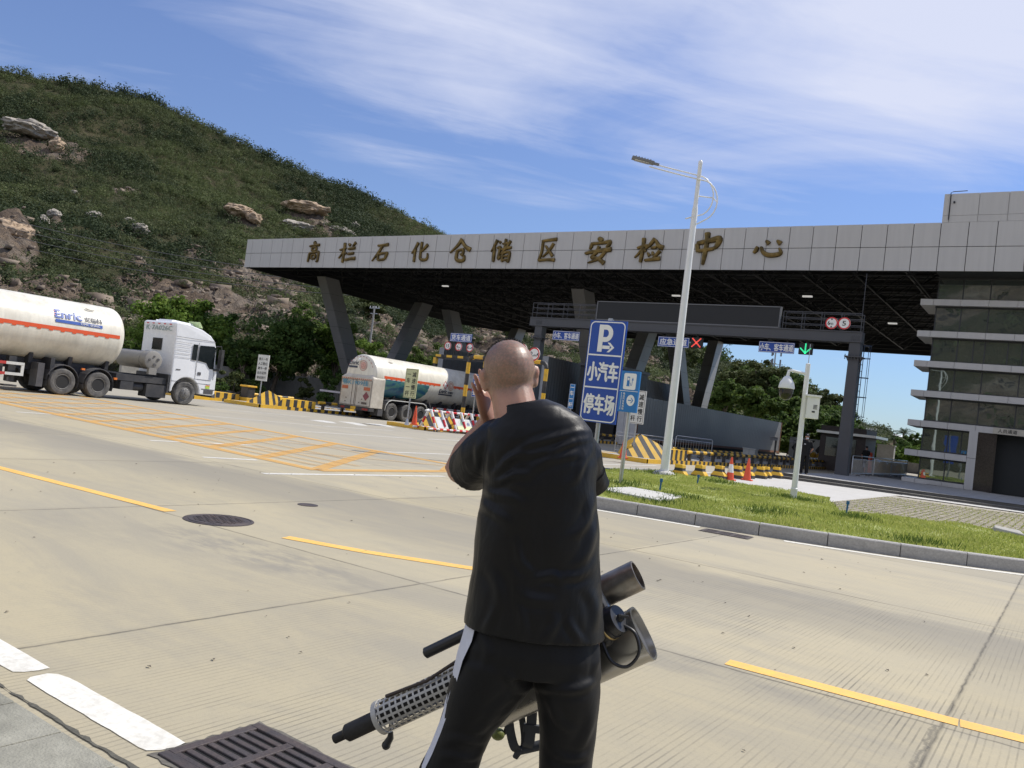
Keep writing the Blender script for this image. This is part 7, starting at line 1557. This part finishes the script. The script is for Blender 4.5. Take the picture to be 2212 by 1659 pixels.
def crease(o, org, folds):
    """press soft folds into the back of a garment: (x, z) to (x, z), height, width"""
    me = o.data; nv = len(me.vertices); co = np.empty(nv*3, np.float32); no = np.empty(nv*3, np.float32); me.vertices.foreach_get('co', co); me.vertices.foreach_get('normal', no); co = co.reshape(-1, 3); no = no.reshape(-1, 3)
    X, Z = co[:, 0]+org[0], co[:, 2]+org[2]; d = np.zeros(nv); back = np.clip(-no[:, 1]*1.6+.35, 0, 1)
    for (x0, z0), (x1, z1), h, w in folds:
        l2 = (x1-x0)**2+(z1-z0)**2; t = np.clip(((X-x0)*(x1-x0)+(Z-z0)*(z1-z0))/l2, 0, 1); wob = .012*np.sin(t*4+x0*40); dx, dz = X-(x0+t*(x1-x0))+wob*(z1-z0)/l2**.5, Z-(z0+t*(z1-z0))-wob*(x1-x0)/l2**.5; q = np.hypot(dx, dz)/w
        d += h*np.exp(-q*q)*np.sin(pi*np.clip(t*.9+.07, 0, 1))-h*.45*np.exp(-(q-1.7)**2*1.6)*np.sin(pi*np.clip(t*.9+.07, 0, 1))
    co += no*(d*back)[:, None]; me.vertices.foreach_set('co', co.astype(np.float32).ravel()); me.update()
def loft(b, rows, n=72, p=2.3):
    """closed tube of flattened rings: rows of (cx, cy, z, rx, ry)"""
    R_ = []
    for cx, cy, z, rx, ry, *sl in rows:
        k = sl[0] if sl else 0.
        R_.append([Vector((cx+rx*math.copysign(abs(cos(2*pi*j/n))**(2/p), cos(2*pi*j/n)), cy+ry*math.copysign(abs(sin(2*pi*j/n))**(2/p), sin(2*pi*j/n)), z+k*rx*cos(2*pi*j/n))) for j in range(n)])
    b.rings(R_)
def finger(b, p, d, up, ln, r, curl):
    """three bending segments"""
    pts = [Vector(p)]; d = Vector(d).normalized(); ax_ = d.cross(Vector(up)).normalized()
    for k in range(3): d = Matrix.Rotation(curl*(.5 if k == 0 else 1), 3, ax_) @ d; pts.append(pts[-1]+d*ln*(.45, .31, .24)[k])
    b.tube(pts, [r, r*.98, r*.9, r*.62], 8)
def hand(b, wrist, d, nrm, thumb, s=1., curl=.3, spread=.12):
    """palm at the wrist pointing along d, palm facing nrm, thumb on the side `thumb`"""
    d = Vector(d).normalized(); nrm = Vector(nrm); nrm = (nrm-d*nrm.dot(d)).normalized(); t = Vector(thumb); t = (t-d*t.dot(d)-nrm*t.dot(nrm)).normalized(); w = Vector(wrist)
    R_ = []
    for k, (f, hw, th) in enumerate(((-.03, .026, .020), (.015, .030, .019), (.045, .039, .016), (.075, .041, .014), (.092, .038, .010))): R_.append([w+d*f*s+t*hw*s*cos(2*pi*j/14)+nrm*th*s*sin(2*pi*j/14) for j in range(14)])
    b.rings(R_)
    for k, (o_, ln, r) in enumerate(((.031, .072, .0086), (.011, .080, .0090), (-.010, .074, .0086), (-.030, .058, .0076))): finger(b, w+d*.082*s+t*o_*s, d+t*spread*(1-k*.62), nrm, ln*s, r*s, curl*(.9+.12*k))
    finger(b, w+d*.022*s+t*.028*s, d*.75+t*.75+nrm*.25, nrm+t*-.4, .066*s, .0100*s, curl*.6)
def head(b, C, fw, up, s=1., eyes=None):
    fw = Vector(fw).normalized(); up = Vector(up); up = (up-fw*up.dot(fw)).normalized(); rt = fw.cross(up); T = Matrix((rt, fw, up)).transposed(); C = Vector(C); q = lambda x, y, z: C+T @ Vector((x*s, y*s, z*s))
    E = lambda c, r, t=None: b.ell(q(*c), tuple(v*s for v in r), 22, 14, 0, T if t is None else T @ t)
    E((0, -.012, .022), (.077, .097, .084)); E((0, .0, -.02), (.072, .085, .075)); E((0, .028, -.055), (.058, .060, .062)); E((0, .055, -.092), (.032, .03, .022))     # skull, face, jaw, chin
    E((0, .078, .012), (.052, .016, .012)); b.tube([q(0, .085, .005), q(0, .102, -.022), q(0, .108, -.036)], [.008*s, .011*s, .014*s], 10); E((.012, .096, -.038), (.009, .009, .007)); E((-.012, .096, -.038), (.009, .009, .007))
    E((0, .083, -.066), (.024, .011, .0055)); E((0, .081, -.076), (.021, .011, .006))
    for sd_ in (1, -1):
        tt = Matrix.Rotation(-sd_*R(28), 3, 'Z') @ Matrix.Rotation(R(-8), 3, 'X'); E((sd_*.079, -.010, -.012), (.0085, .020, .033), tt); E((sd_*.0845, -.019, .003), (.0065, .012, .019), tt); E((sd_*.076, .003, -.034), (.0065, .010, .012))
        if eyes is not None: eyes.ell(q(sd_*.031, .077, -.004), (.013*s, .012*s, .010*s), 12, 8, 0, T); eyes.ell(q(sd_*.031, .087, -.004), (.0055*s, .003*s, .0055*s), 10, 6, 1, T)
    return q, T

# the man in the foreground, seen from behind (local frame: x right, y away from the viewer)
mo = (.15, 2.53, 0.)
man = empty('person', c2w(mo[0], mo[1]), YAW, 'man seen from behind in black T-shirt and trousers, hand at his ear, carrying a fogger', 'person')
at = Vector(mo)
b = LB(at); eyes = LB(at)
fwd_h = Vector((-.16, .98, -.06)); q, HT = head(b, (-.013, 2.555, 1.652), fwd_h, Vector((-.22, .08, 1)), 1.02, eyes)
b.tube([(.045, 2.50, 1.46), (.026, 2.505, 1.53), (.006, 2.53, 1.59), (-.008, 2.545, 1.63)], [.085, .068, .0655, .062], 18)
loft(b, [(.14, 2.53, .95, .15, .10), (.13, 2.53, 1.15, .15, .10), (.11, 2.53, 1.35, .14, .095), (.09, 2.53, 1.48, .11, .08), (.06, 2.52, 1.53, .06, .06)])
el = Vector((-.142, 2.745, 1.325)); wr = Vector((-.062, 2.665, 1.505))
b.tube([(.0, 2.53, 1.44), (-.06, 2.62, 1.375), el, el+Vector((.004, .012, -.004))], [.058, .052, .044, .03], 14); b.tube([el+Vector((-.006, 0, -.008)), el.lerp(wr, .35)+Vector((-.008, .01, 0)), el.lerp(wr, .8), wr], [.043, .046, .031, .027], 14)
hand(b, wr, (-.30, -.30, .90), (.8, -.5, .25), (.5, .85, .1), 1.04, -.05, .22)
rel = Vector((.19, 2.72, 1.20)); rwr = Vector((.10, 2.85, 1.0)); b.tube([(.21, 2.55, 1.44), (.232, 2.62, 1.33), rel], [.058, .052, .043], 14); b.tube([rel, rel.lerp(rwr, .4), rwr], [.043, .045, .028], 14); hand(b, rwr, (-.5, .45, -.7), (-.5, .3, .2), (.3, .6, .6), .95, .75, .05)
for hx_, kx, fx, s in ((.07, -.01, -.10, -1), (.27, .302, .315, 1)): b.tube([(hx_, 2.53, .9), (kx, 2.555, .50), (fx, 2.56, .09)], [.09, .058, .042], 12)
bd = bake(b.build('body', SKIN, man), .0042, 5)
me = bd.data; st_ = np.empty(len(me.vertices), np.float32); co = np.empty(len(me.vertices)*3, np.float32); me.vertices.foreach_get('co', co); co = co.reshape(-1, 3)+np.array(mo); Hi = HT.transposed()
for i, c_ in enumerate(co):      # close-cropped hair zone of the scalp
    if c_[2] < 1.5: st_[i] = 0; continue
    p_ = Hi @ (Vector(c_)-Vector((-.013, 2.555, 1.652))); ear = 1-min(1, max(0, (abs(p_.x)-.079)/.006)); line = .046+(p_.y+.09)*-.15
    st_[i] = max(0, min(1, (p_.z+.052-p_.y*.25)/.03))*max(0, min(1, (.075+p_.z*.35-p_.y)/.03))*ear*(.92 if p_.z < .075 else .92+min(.08, (p_.z-.075)*5))
me.attributes.new('stubble', 'FLOAT', 'POINT').data.foreach_set('value', st_)
eyes.build('eyes', [EYEW, EYED], man, smooth=60)
# stubble of the crown that stands against the light
b = LB(at); g = np.random.default_rng(4); n = 0
while n < 3600:
    d_ = g.normal(size=3); d_ /= np.linalg.norm(d_); 
    if d_[2] < .35: continue
    if g.random() > np.clip((d_[2]-.5)*1.2+d_[1]*1.2-.05, .0, 1): continue
    p_ = q(d_[0]*.0765, -.012+d_[1]*.0965, .022+d_[2]*.0835); nn = HT @ Vector(d_); sd_ = nn.cross(Vector((g.normal(), g.normal(), g.normal()))).normalized()*.0006; e_ = p_+nn*.0075+Vector((g.normal(), g.normal(), g.normal()))*.0016
    b.add([p_-sd_, p_+sd_, e_], [(0, 1, 2)]); n += 1
b.build('hair', HAIR, man)
# T-shirt
b = LB(at)
loft(b, [(.157, 2.53, .895, .214, .156), (.153, 2.53, .96, .208, .152), (.146, 2.53, 1.05, .199, .146), (.136, 2.53, 1.14, .192, .143), (.129, 2.525, 1.24, .181, .138), (.122, 2.52, 1.33, .173, .132), (.112, 2.515, 1.41, .174, .126), (.105, 2.51, 1.465, .166, .116), (.098, 2.508, 1.500, .156, .106, .08), (.088, 2.508, 1.532, .130, .096, .16), (.064, 2.508, 1.556, .094, .084, .26), (.038, 2.510, 1.570, .070, .072, .30)], p=2.25)
b.tube([(.03, 2.525, 1.452), (-.020, 2.55, 1.432), (-.062, 2.60, 1.392), (-.100, 2.675, 1.338)], [.090, .084, .080, .076], 20)
b.tube([(.19, 2.52, 1.455), (.232, 2.545, 1.425), (.262, 2.585, 1.365), (.278, 2.61, 1.335)], [.080, .072, .064, .060], 20)
ts = bake(b.build('tshirt', SHIRT, man), .0050, 5, .0045, (4.5, 4.5, 7), 3.)
crease(ts, mo, [((.215, 1.515), (.01, 1.405), .006, .011), ((.185, 1.485), (-.01, 1.375), .005, .010), ((.245, 1.485), (.10, 1.42), .005, .010), ((.225, 1.45), (.06, 1.365), .0045, .012), ((.265, 1.45), (.19, 1.36), .005, .012), ((-.035, 1.355), (.07, 1.43), .006, .011), ((-.035, 1.335), (.09, 1.36), .006, .011), ((-.04, 1.315), (.07, 1.27), .006, .013), ((-.045, 1.28), (.04, 1.20), .005, .014), ((.29, 1.31), (.22, 1.20), .006, .014), ((.30, 1.25), (.24, 1.10), .005, .015), ((.06, 1.17), (.13, 1.085), .006, .012), ((.13, 1.085), (.21, 1.075), .007, .012), ((.21, 1.075), (.29, 1.13), .005, .013), ((.10, 1.04), (.20, 1.00), .005, .015), ((.00, 1.08), (.05, .96), .006, .016), ((.30, 1.06), (.33, .93), .006, .016), ((.10, .90), (.12, 1.0), .005, .014), ((.20, .90), (.19, .99), .005, .014), ((.27, .90), (.26, .98), .005, .013), ((.03, .90), (.01, .98), .005, .013), ((-.06, 1.44), (-.09, 1.36), .004, .010), ((-.03, 1.43), (-.07, 1.33), .004, .010)])
b = LB(at)      # flaring hem of the right sleeve and the ribbed collar
Rg = []
for k_, (c_, r_) in enumerate((((.262, 2.575, 1.375), .062), ((.276, 2.590, 1.352), .059), ((.290, 2.605, 1.338), .056))):
    ax_ = Vector((.45, .45, -.75)).normalized(); u_ = ax_.orthogonal().normalized(); v_ = ax_.cross(u_); Rg.append([Vector(c_)+u_*r_*cos(2*pi*j/24)+v_*r_*sin(2*pi*j/24) for j in range(24)])
b.rings(Rg); b.build('sleeve_hem', SHIRT, ts, smooth=70)
b = LB(at); c_ = [Vector((.034+.0655*cos(a), 2.511+.0675*sin(a), 1.566+.0195*cos(a)-.010*(1 if sin(a) > 0 else 0)*sin(a))) for a in np.linspace(0, 2*pi, 37)]; b.tube(c_, .006, 8); b.build('collar', SHIRT, ts, smooth=70)
# trousers
b = LB(at)
LEGL = [(.075, 2.53, .84, .095, .12), (.064, 2.53, .79, .120, .132), (.052, 2.535, .735, .124, .130), (.028, 2.54, .67, .110, .120), (.010, 2.545, .62, .096, .110), (-.010, 2.55, .57, .085, .098), (-.030, 2.555, .50, .083, .092), (-.046, 2.56, .44, .088, .092), (-.066, 2.56, .36, .088, .094), (-.085, 2.56, .24, .082, .094), (-.098, 2.565, .12, .080, .096), (-.102, 2.565, .05, .082, .10)]
LEGR = [(.245, 2.53, .84, .085, .12), (.264, 2.53, .785, .106, .132), (.276, 2.53, .735, .101, .125), (.288, 2.535, .67, .092, .115), (.298, 2.54, .57, .083, .100), (.303, 2.545, .49, .079, .092), (.309, 2.55, .38, .078, .092), (.314, 2.555, .24, .076, .094), (.316, 2.56, .12, .077, .097), (.317, 2.56, .05, .08, .10)]
loft(b, [(.157, 2.53, .98, .175, .122), (.158, 2.53, .90, .188, .134), (.160, 2.53, .84, .207, .144), (.160, 2.532, .78, .216, .140)], p=2.3); loft(b, LEGL, 64, 2.1); loft(b, LEGR, 64, 2.1)
tro = bake(b.build('trousers', TROUS, man), .0055, 5, .0035, (8, 8, 5), 8.)
crease(tro, mo, [((.19, .735), (.35, .805), .007, .013), ((.17, .74), (.06, .80), .006, .014), ((.33, .90), (.36, .80), .006, .012), ((.22, .72), (.30, .64), .006, .014), ((.12, .72), (.02, .66), .006, .014), ((.10, .66), (.00, .60), .005, .014), ((.05, .58), (-.07, .55), .006, .013), ((.04, .53), (-.08, .49), .006, .013), ((.25, .58), (.36, .55), .006, .013), ((.25, .53), (.36, .51), .006, .013), ((.34, .70), (.33, .55), .005, .016), ((.0, .88), (.03, .80), .005, .014)])
b = LB(at); RW = [(.156, 2.53, .92, .203, .141), (.157, 2.53, .86, .212, .146), (.080, 2.53, .80, .145, .140)]+LEGL[2:]; A_ = []
for cx, cy, z, rx, ry in RW: A_.append([Vector((cx+(rx+.0005)*math.copysign(abs(cos(a))**(2/2.15), cos(a)), cy+(ry+.0005)*math.copysign(abs(sin(a))**(2/2.15), sin(a)), z)) for a in (R(172), R(182), R(192), R(202), R(212))])
for i in range(len(A_)-1):
    for j in range(4): b.quad(A_[i][j], A_[i][j+1], A_[i+1][j+1], A_[i+1][j])
b.build('side_stripe', STRIPE, tro, smooth=80)
for x_, y_ in ((-.105, 2.60), (.32, 2.60)):
    b = LB(at); b.ell((x_, y_+.02, .045), (.052, .14, .045), 16, 10); b.ell((x_, y_-.05, .06), (.046, .07, .06), 14, 8); b.build('shoe', SHOE, man, smooth=60)

# ------------------------------------------------------------ the thermal fogger he carries
fo = (.10, 2.87, .66); fg = empty('thermal_fogger', c2w(*fo), YAW, 'steel thermal fogging machine with long perforated barrel slung in front of the man', 'fogging machine'); at = Vector(fo)
SST = mat('stainless_steel', (.38, .37, .35), .30, .95, var=.12, scale=8, dirt=(.22, .20, .17), dirt_amt=.3, dscale=7); HEAT = mat('heat_stained_steel', (.33, .31, .28), .36, .9, var=.4, scale=14, dirt=(.17, .10, .05), dirt_amt=.6, dscale=9); SOOT = mat('sooty_tube', (.030, .028, .027), .6, .4, var=.4, scale=20, bump=.2); CAGE = mat('pale_perforated_guard', (.48, .47, .44), .5, .3, var=.15, dirt=(.25, .23, .2), dirt_amt=.4, dscale=12); PLAS = mat('black_plastic', (.018, .018, .019), .4, var=.2); STRAP = mat('grey_black_strap', (.05, .052, .055), .8, var=.4, scale=18)
ux = Vector((.789, -.239, .565)).normalized(); tip = Vector((-.471, 2.98, .310)); UPV = (ZU-ux*ux.z).normalized(); P_ = lambda s, dz=0., dy=0.: tip+ux*s*1.07+UPV*dz+Vector((0, dy, 0))
def along(b, s0, s1, r0, r1=None, dz=0., dy=0., n=24, m=0, caps=True): b.cyl(P_(s0, dz, dy), P_(s1, dz, dy), r0, r1, n, m, caps)
b = LB(at); along(b, 0, .045, .017); along(b, .04, .055, .017, .031); along(b, .055, .60, .031); b.build('fog_tube', SOOT, fg, smooth=40)
b = LB(at); n = 16; s0, s1, rg_ = .19, .62, .056
fr_u = UPV; fr_v = ux.cross(fr_u)
cp_ = lambda s, a, r=rg_: P_(s)+fr_u*r*cos(a)+fr_v*r*sin(a)
for j in range(n):
    a = 2*pi*j/n; w_ = .0042
    b.add([cp_(s0, a-w_/rg_), cp_(s0, a+w_/rg_), cp_(s1, a+w_/rg_), cp_(s1, a-w_/rg_)], [(0, 1, 2, 3)]); b.add([cp_(s0, a-w_/rg_, rg_-.002), cp_(s0, a+w_/rg_, rg_-.002), cp_(s1, a+w_/rg_, rg_-.002), cp_(s1, a-w_/rg_, rg_-.002)], [(3, 2, 1, 0)])
k_ = 19
for i in range(k_+1):
    s_ = s0+(s1-s0)*i/k_
    for j in range(48):
        a0, a1 = 2*pi*j/48, 2*pi*(j+1)/48; b.add([cp_(s_-.0035, a0), cp_(s_-.0035, a1), cp_(s_+.0035, a1), cp_(s_+.0035, a0)], [(0, 1, 2, 3)])
for s_ in (s0-.006,):
    b.rings([[cp_(s_+o_, 2*pi*j/32, r_) for j in range(32)] for o_, r_ in ((0, rg_-.004), (0, rg_+.003), (.018, rg_+.003), (.018, rg_-.004))], caps=False)
b.build('barrel_guard', CAGE, fg)
b = LB(at); b.tube([P_(.20, -.058), P_(.19, -.075), P_(.17, -.088)], [.008, .012, .014], 8); b.ell(P_(.165, -.092), (.016, .016, .016), 10, 7); b.build('clamp', PLAS, fg, smooth=60)
b = LB(at); b.tube([P_(.24, .062, -.02), P_(.40, .058, -.05), P_(.56, .075, -.03), P_(.66, .10, 0)], .006, 8); b.build('fuel_line', mat('brown_rubber_line', (.05, .035, .028), .6), fg, smooth=60)
b = LB(at); along(b, .43, .62, .019, dz=.135, dy=-.02); along(b, .425, .435, .012, .019, dz=.135, dy=-.02); b.build('handle', PLAS, fg, smooth=40)
# engine side (right): combustion chamber tube, cover, fuel tank
b = LB(at)
R_ = []; R2 = []
for s_, r_ in ((.78, .050), (1.165, .050), (1.166, .043), (1.06, .043)): R_.append([P_(s_, .062, -.0)+fr_u*r_*cos(2*pi*j/32)+fr_v*r_*sin(2*pi*j/32) for j in range(32)])
b.rings(R_, caps=False); b.build('combustion_tube', HEAT, fg, smooth=40)
b = LB(at); T = Matrix((ux, fr_v, fr_u)).transposed()
def bx(s0, s1, v0, v1, u0, u1, m=0): b.hexa([P_(s)+fr_v*v+fr_u*u for u in (u0, u1) for s, v in ((s0, v0), (s1, v0), (s1, v1), (s0, v1))], m)
bx(.70, 1.055, -.05, .06, .004, .092); b.build('housing', SST, fg, bevel=.012)
b = LB(at); prof = []
tk0, tk1 = .56, 1.095
def tank_ring(s, k): return [P_(s)+fr_v*(.075*k*math.copysign(abs(cos(t))**.75, cos(t)))+fr_u*(-.108+.085*k*math.copysign(abs(sin(t))**.75, sin(t))) for t in np.linspace(0, 2*pi, 33)[:-1]]
b.rings([tank_ring(tk0, .86), tank_ring(tk0+.012, 1.), tank_ring(tk1-.012, 1.), tank_ring(tk1-.004, 1.03), tank_ring(tk1+.006, 1.03), tank_ring(tk1+.006, .94), tank_ring(tk1-.014, .90)]); b.build('fuel_tank', SST, fg, smooth=50)
b = LB(at); cdir = (ux*.8+Vector((0, -.30, .1))).normalized(); cc = P_(1.03, -.012, -.085)
b.cyl(cc-cdir*.045, cc, .050, .050, 28, 0); b.cyl(cc, cc+cdir*.028, .047, .044, 28, 0); b.cyl(cc+cdir*.028, cc+cdir*.042, .013, .010, 12, 0); b.box(-.016, .016, -.005, .005, -.004, .004, 0, Matrix.Translation(cc+cdir*.045)); b.build('filler_cap', PLAS, fg, smooth=40)
b = LB(at); b.lathe([(.0515, 0), (.0535, .002), (.0535, .006), (.0515, .008)], cc-cdir*.02, cdir.to_track_quat('Z', 'Y').to_matrix(), 32, caps=False); b.build('cap_ring', mat('brass_ring', (.45, .34, .16), .35, .9), fg, smooth=40)
b = LB(at)
for s_, u_, v_, r_ in ((.985, .03, -.10, .024), (.965, -.02, -.10, .030), (.99, -.055, -.095, .022), (.94, .02, -.095, .024), (1.005, -.02, -.06, .026)): b.ell(P_(s_)+fr_u*u_+Vector((0, v_+.02, 0)), (r_, r_, r_*1.2), 12, 8); b.cyl(P_(s_)+fr_u*u_+Vector((0, v_+.02, 0)), P_(s_-.03)+fr_u*(u_+.01)+Vector((0, v_*.3, 0)), .012, n=8)
cb_ = [P_(.975)+fr_u*-.05+Vector((0, -.10, 0)), P_(.975)+fr_u*-.11+Vector((0, -.115, 0)), P_(1.01)+fr_u*-.145+Vector((0, -.11, 0)), P_(1.06)+fr_u*-.125+Vector((0, -.10, 0)), P_(1.075)+fr_u*-.07+Vector((0, -.09, 0)), P_(1.05)+fr_u*-.03+Vector((0, -.085, 0))]
b.tube([tuple(v) for v in catmull(cb_, 6)], .0055, 8); b.build('carburettor', PLAS, fg, smooth=50)
b = LB(at); b.tube([(.12, 2.86, .445), (.135, 2.87, .56)], .006, 6, m=1); b.ell((.098, 2.86, .443), (.024, .022, .021), 16, 10, 0); b.build('valve_knob', [mat('olive_knob', (.14, .16, .035), .45), PLAS], fg, smooth=60)
def ribbon(b, pts, w, th=.0035, ax_=Vector((1, 0, 0))):
    pts = [tuple(v) for v in catmull([Vector(p) for p in pts], 6)]; R_ = []
    for i, p in enumerate(pts):
        p = Vector(p); t = (Vector(pts[min(i+1, len(pts)-1)])-Vector(pts[max(0, i-1)])).normalized(); s = (ax_-t*ax_.dot(t)).normalized()*w/2; nn = s.cross(t).normalized()*th; R_.append([p-s-nn, p+s-nn, p+s+nn, p-s+nn])
    b.rings(R_)
b = LB(at); ribbon(b, [(.135, 2.84, .57), (.13, 2.84, .50), (.155, 2.84, .42), (.18, 2.85, .40)], .030); ribbon(b, [(.20, 2.83, .58), (.205, 2.83, .50), (.205, 2.83, .44), (.20, 2.84, .42)], .034); ribbon(b, [(.155, 2.85, .57), (.185, 2.85, .46), (.19, 2.85, .41)], .022)
b.box(.18, .235, 2.822, 2.838, .475, .50)
b.tube([(.165, 2.85, .375), (.175, 2.85, .40), (.25, 2.86, .425), (.31, 2.87, .445)], [.010, .016, .018, .017], 8); b.build('carrying_strap', STRAP, fg, smooth=50)
b = LB(at); ribbon(b, [(.34, 2.87, .95), (.30, 2.80, 1.15), (.22, 2.69, 1.40), (.16, 2.62, 1.53), (.16, 2.50, 1.555)], .04, ax_=Vector((0, 1, .3))); ribbon(b, [(.02, 2.86, .74), (.08, 2.74, 1.05), (.13, 2.68, 1.35), (.155, 2.62, 1.53)], .04, ax_=Vector((1, 0, 0))); b.build('shoulder_strap', STRAP, fg, smooth=50)

# ------------------------------------------------------------ standing figures in the distance
def figure(loc, rz, h, label, cap=True, mask=True, arms='down'):
    """standing person facing local +Y"""
    root = empty('person', loc, rz, label, 'person'); k = h/1.78
    b = MB(); eyes = MB(); q, T = head(b, (0, .02, 1.635), (0, 1, -.02), (0, 0, 1), 1., eyes)
    b.tube([(0, -.01, 1.42), (0, .0, 1.50), (0, .012, 1.58)], [.075, .06, .058], 14); loft(b, [(0, 0, .9, .14, .09), (0, 0, 1.2, .15, .10), (0, 0, 1.42, .15, .08), (0, 0, 1.47, .08, .06)], 18)
    sh = {}
    for s in (1, -1):
        if arms == 'down': e, w, dr = Vector((s*.27, -.01, 1.12)), Vector((s*.275, .05, .87)), Vector((-s*.05, .12, -1))
        else: e, w, dr = Vector((s*.28, -.05, 1.12)), Vector((s*.17, -.14, .92)), Vector((-s*.6, -.05, -.5))
        sh[s] = (e, w); b.tube([(s*.17, 0, 1.41), e], [.055, .042], 12); b.tube([e, e.lerp(w, .4), w], [.042, .042, .028], 12); hand(b, w, dr, (-s, 0, 0), (0, 1, 0), 1., .45)
        b.tube([(s*.09, 0, .9), (s*.105, .01, .5), (s*.115, 0, .08)], [.09, .055, .04], 10)
    bake(b.build('body', SKIN, root), .008, 4); eyes.build('eyes', [EYEW, EYED], root, smooth=60)
    b = MB(); loft(b, [(0, 0, .86, .185, .125), (0, 0, .95, .180, .122), (0, .005, 1.1, .175, .125), (0, .005, 1.28, .190, .130), (0, 0, 1.40, .190, .110), (0, -.005, 1.455, .130, .085), (0, -.005, 1.49, .08, .068)], 22)
    for s in (1, -1): e, w = sh[s]; b.tube([(s*.12, 0, 1.42), (s*.18, 0, 1.39), Vector((s*.19, 0, 1.36)).lerp(e, .45), Vector((s*.19, 0, 1.36)).lerp(e, .85)], [.07, .070, .066, .064], 14)
    sh_ = bake(b.build('shirt', UNIF, root), .010, 4, .004, (9, 9, 14))
    b = MB(); b.box(.045, .115, .118, .14, 1.28, 1.32); b.build('chest_badge', mat('pale_badge', (.45, .45, .46), .5), sh_)
    b = MB(); loft(b, [(0, 0, .98, .165, .115), (0, 0, .86, .185, .13), (0, 0, .80, .185, .13)], 20)
    for s in (1, -1): loft(b, [(s*.092, 0, .82, .100, .12), (s*.10, .005, .62, .088, .10), (s*.108, .005, .45, .076, .088), (s*.114, 0, .2, .07, .085), (s*.116, 0, .045, .074, .092)], 16)
    bake(b.build('trousers', UNIF, root), .010, 4, .004, (9, 9, 7))
    for s in (1, -1): b = MB(); b.ell((s*.118, .05, .04), (.05, .13, .042), 14, 8); b.build('shoe', SHOE, root, smooth=60)
    if cap:
        b = MB(); b.lathe([(.094, -.02), (.096, .03), (.088, .065), (.05, .095), (.001, .10)], (0, .01, 1.675), n=20); b.ell((0, .12, 1.662), (.075, .065, .009), 16, 6, 0, Matrix.Rotation(R(-8), 3, 'X')); b.box(-.03, .03, .100, .11, 1.70, 1.725, 1); b.build('cap', [UNIF, WFILM], root, smooth=60)
    else: b = MB(); b.ell((0, .004, 1.665), (.083, .10, .082), 18, 10); b.build('hair', HAIR, root, smooth=60)
    if mask: b = MB(); b.ell((0, .075, 1.555), (.058, .048, .036), 16, 10); b.build('face_mask', mat('pale_blue_mask', (.50, .62, .72), .7), root, smooth=60)
    root.scale = (k, k, k); return root
gp_ = gz(1735, 1024, .255); figure((gp_.x, gp_.y, .255), atan2(gp_.y, gp_.x)+pi/2+.15, 1.82, 'guard in black uniform and cap with mask under his chin on the platform edge', arms='back')
fp = Vector((-11.0, 56.0, .255)); figure(fp, atan2(fp.y, fp.x)+pi/2+2.6, 1.72, 'person in dark clothes standing behind the steel railing', cap=False, mask=False)
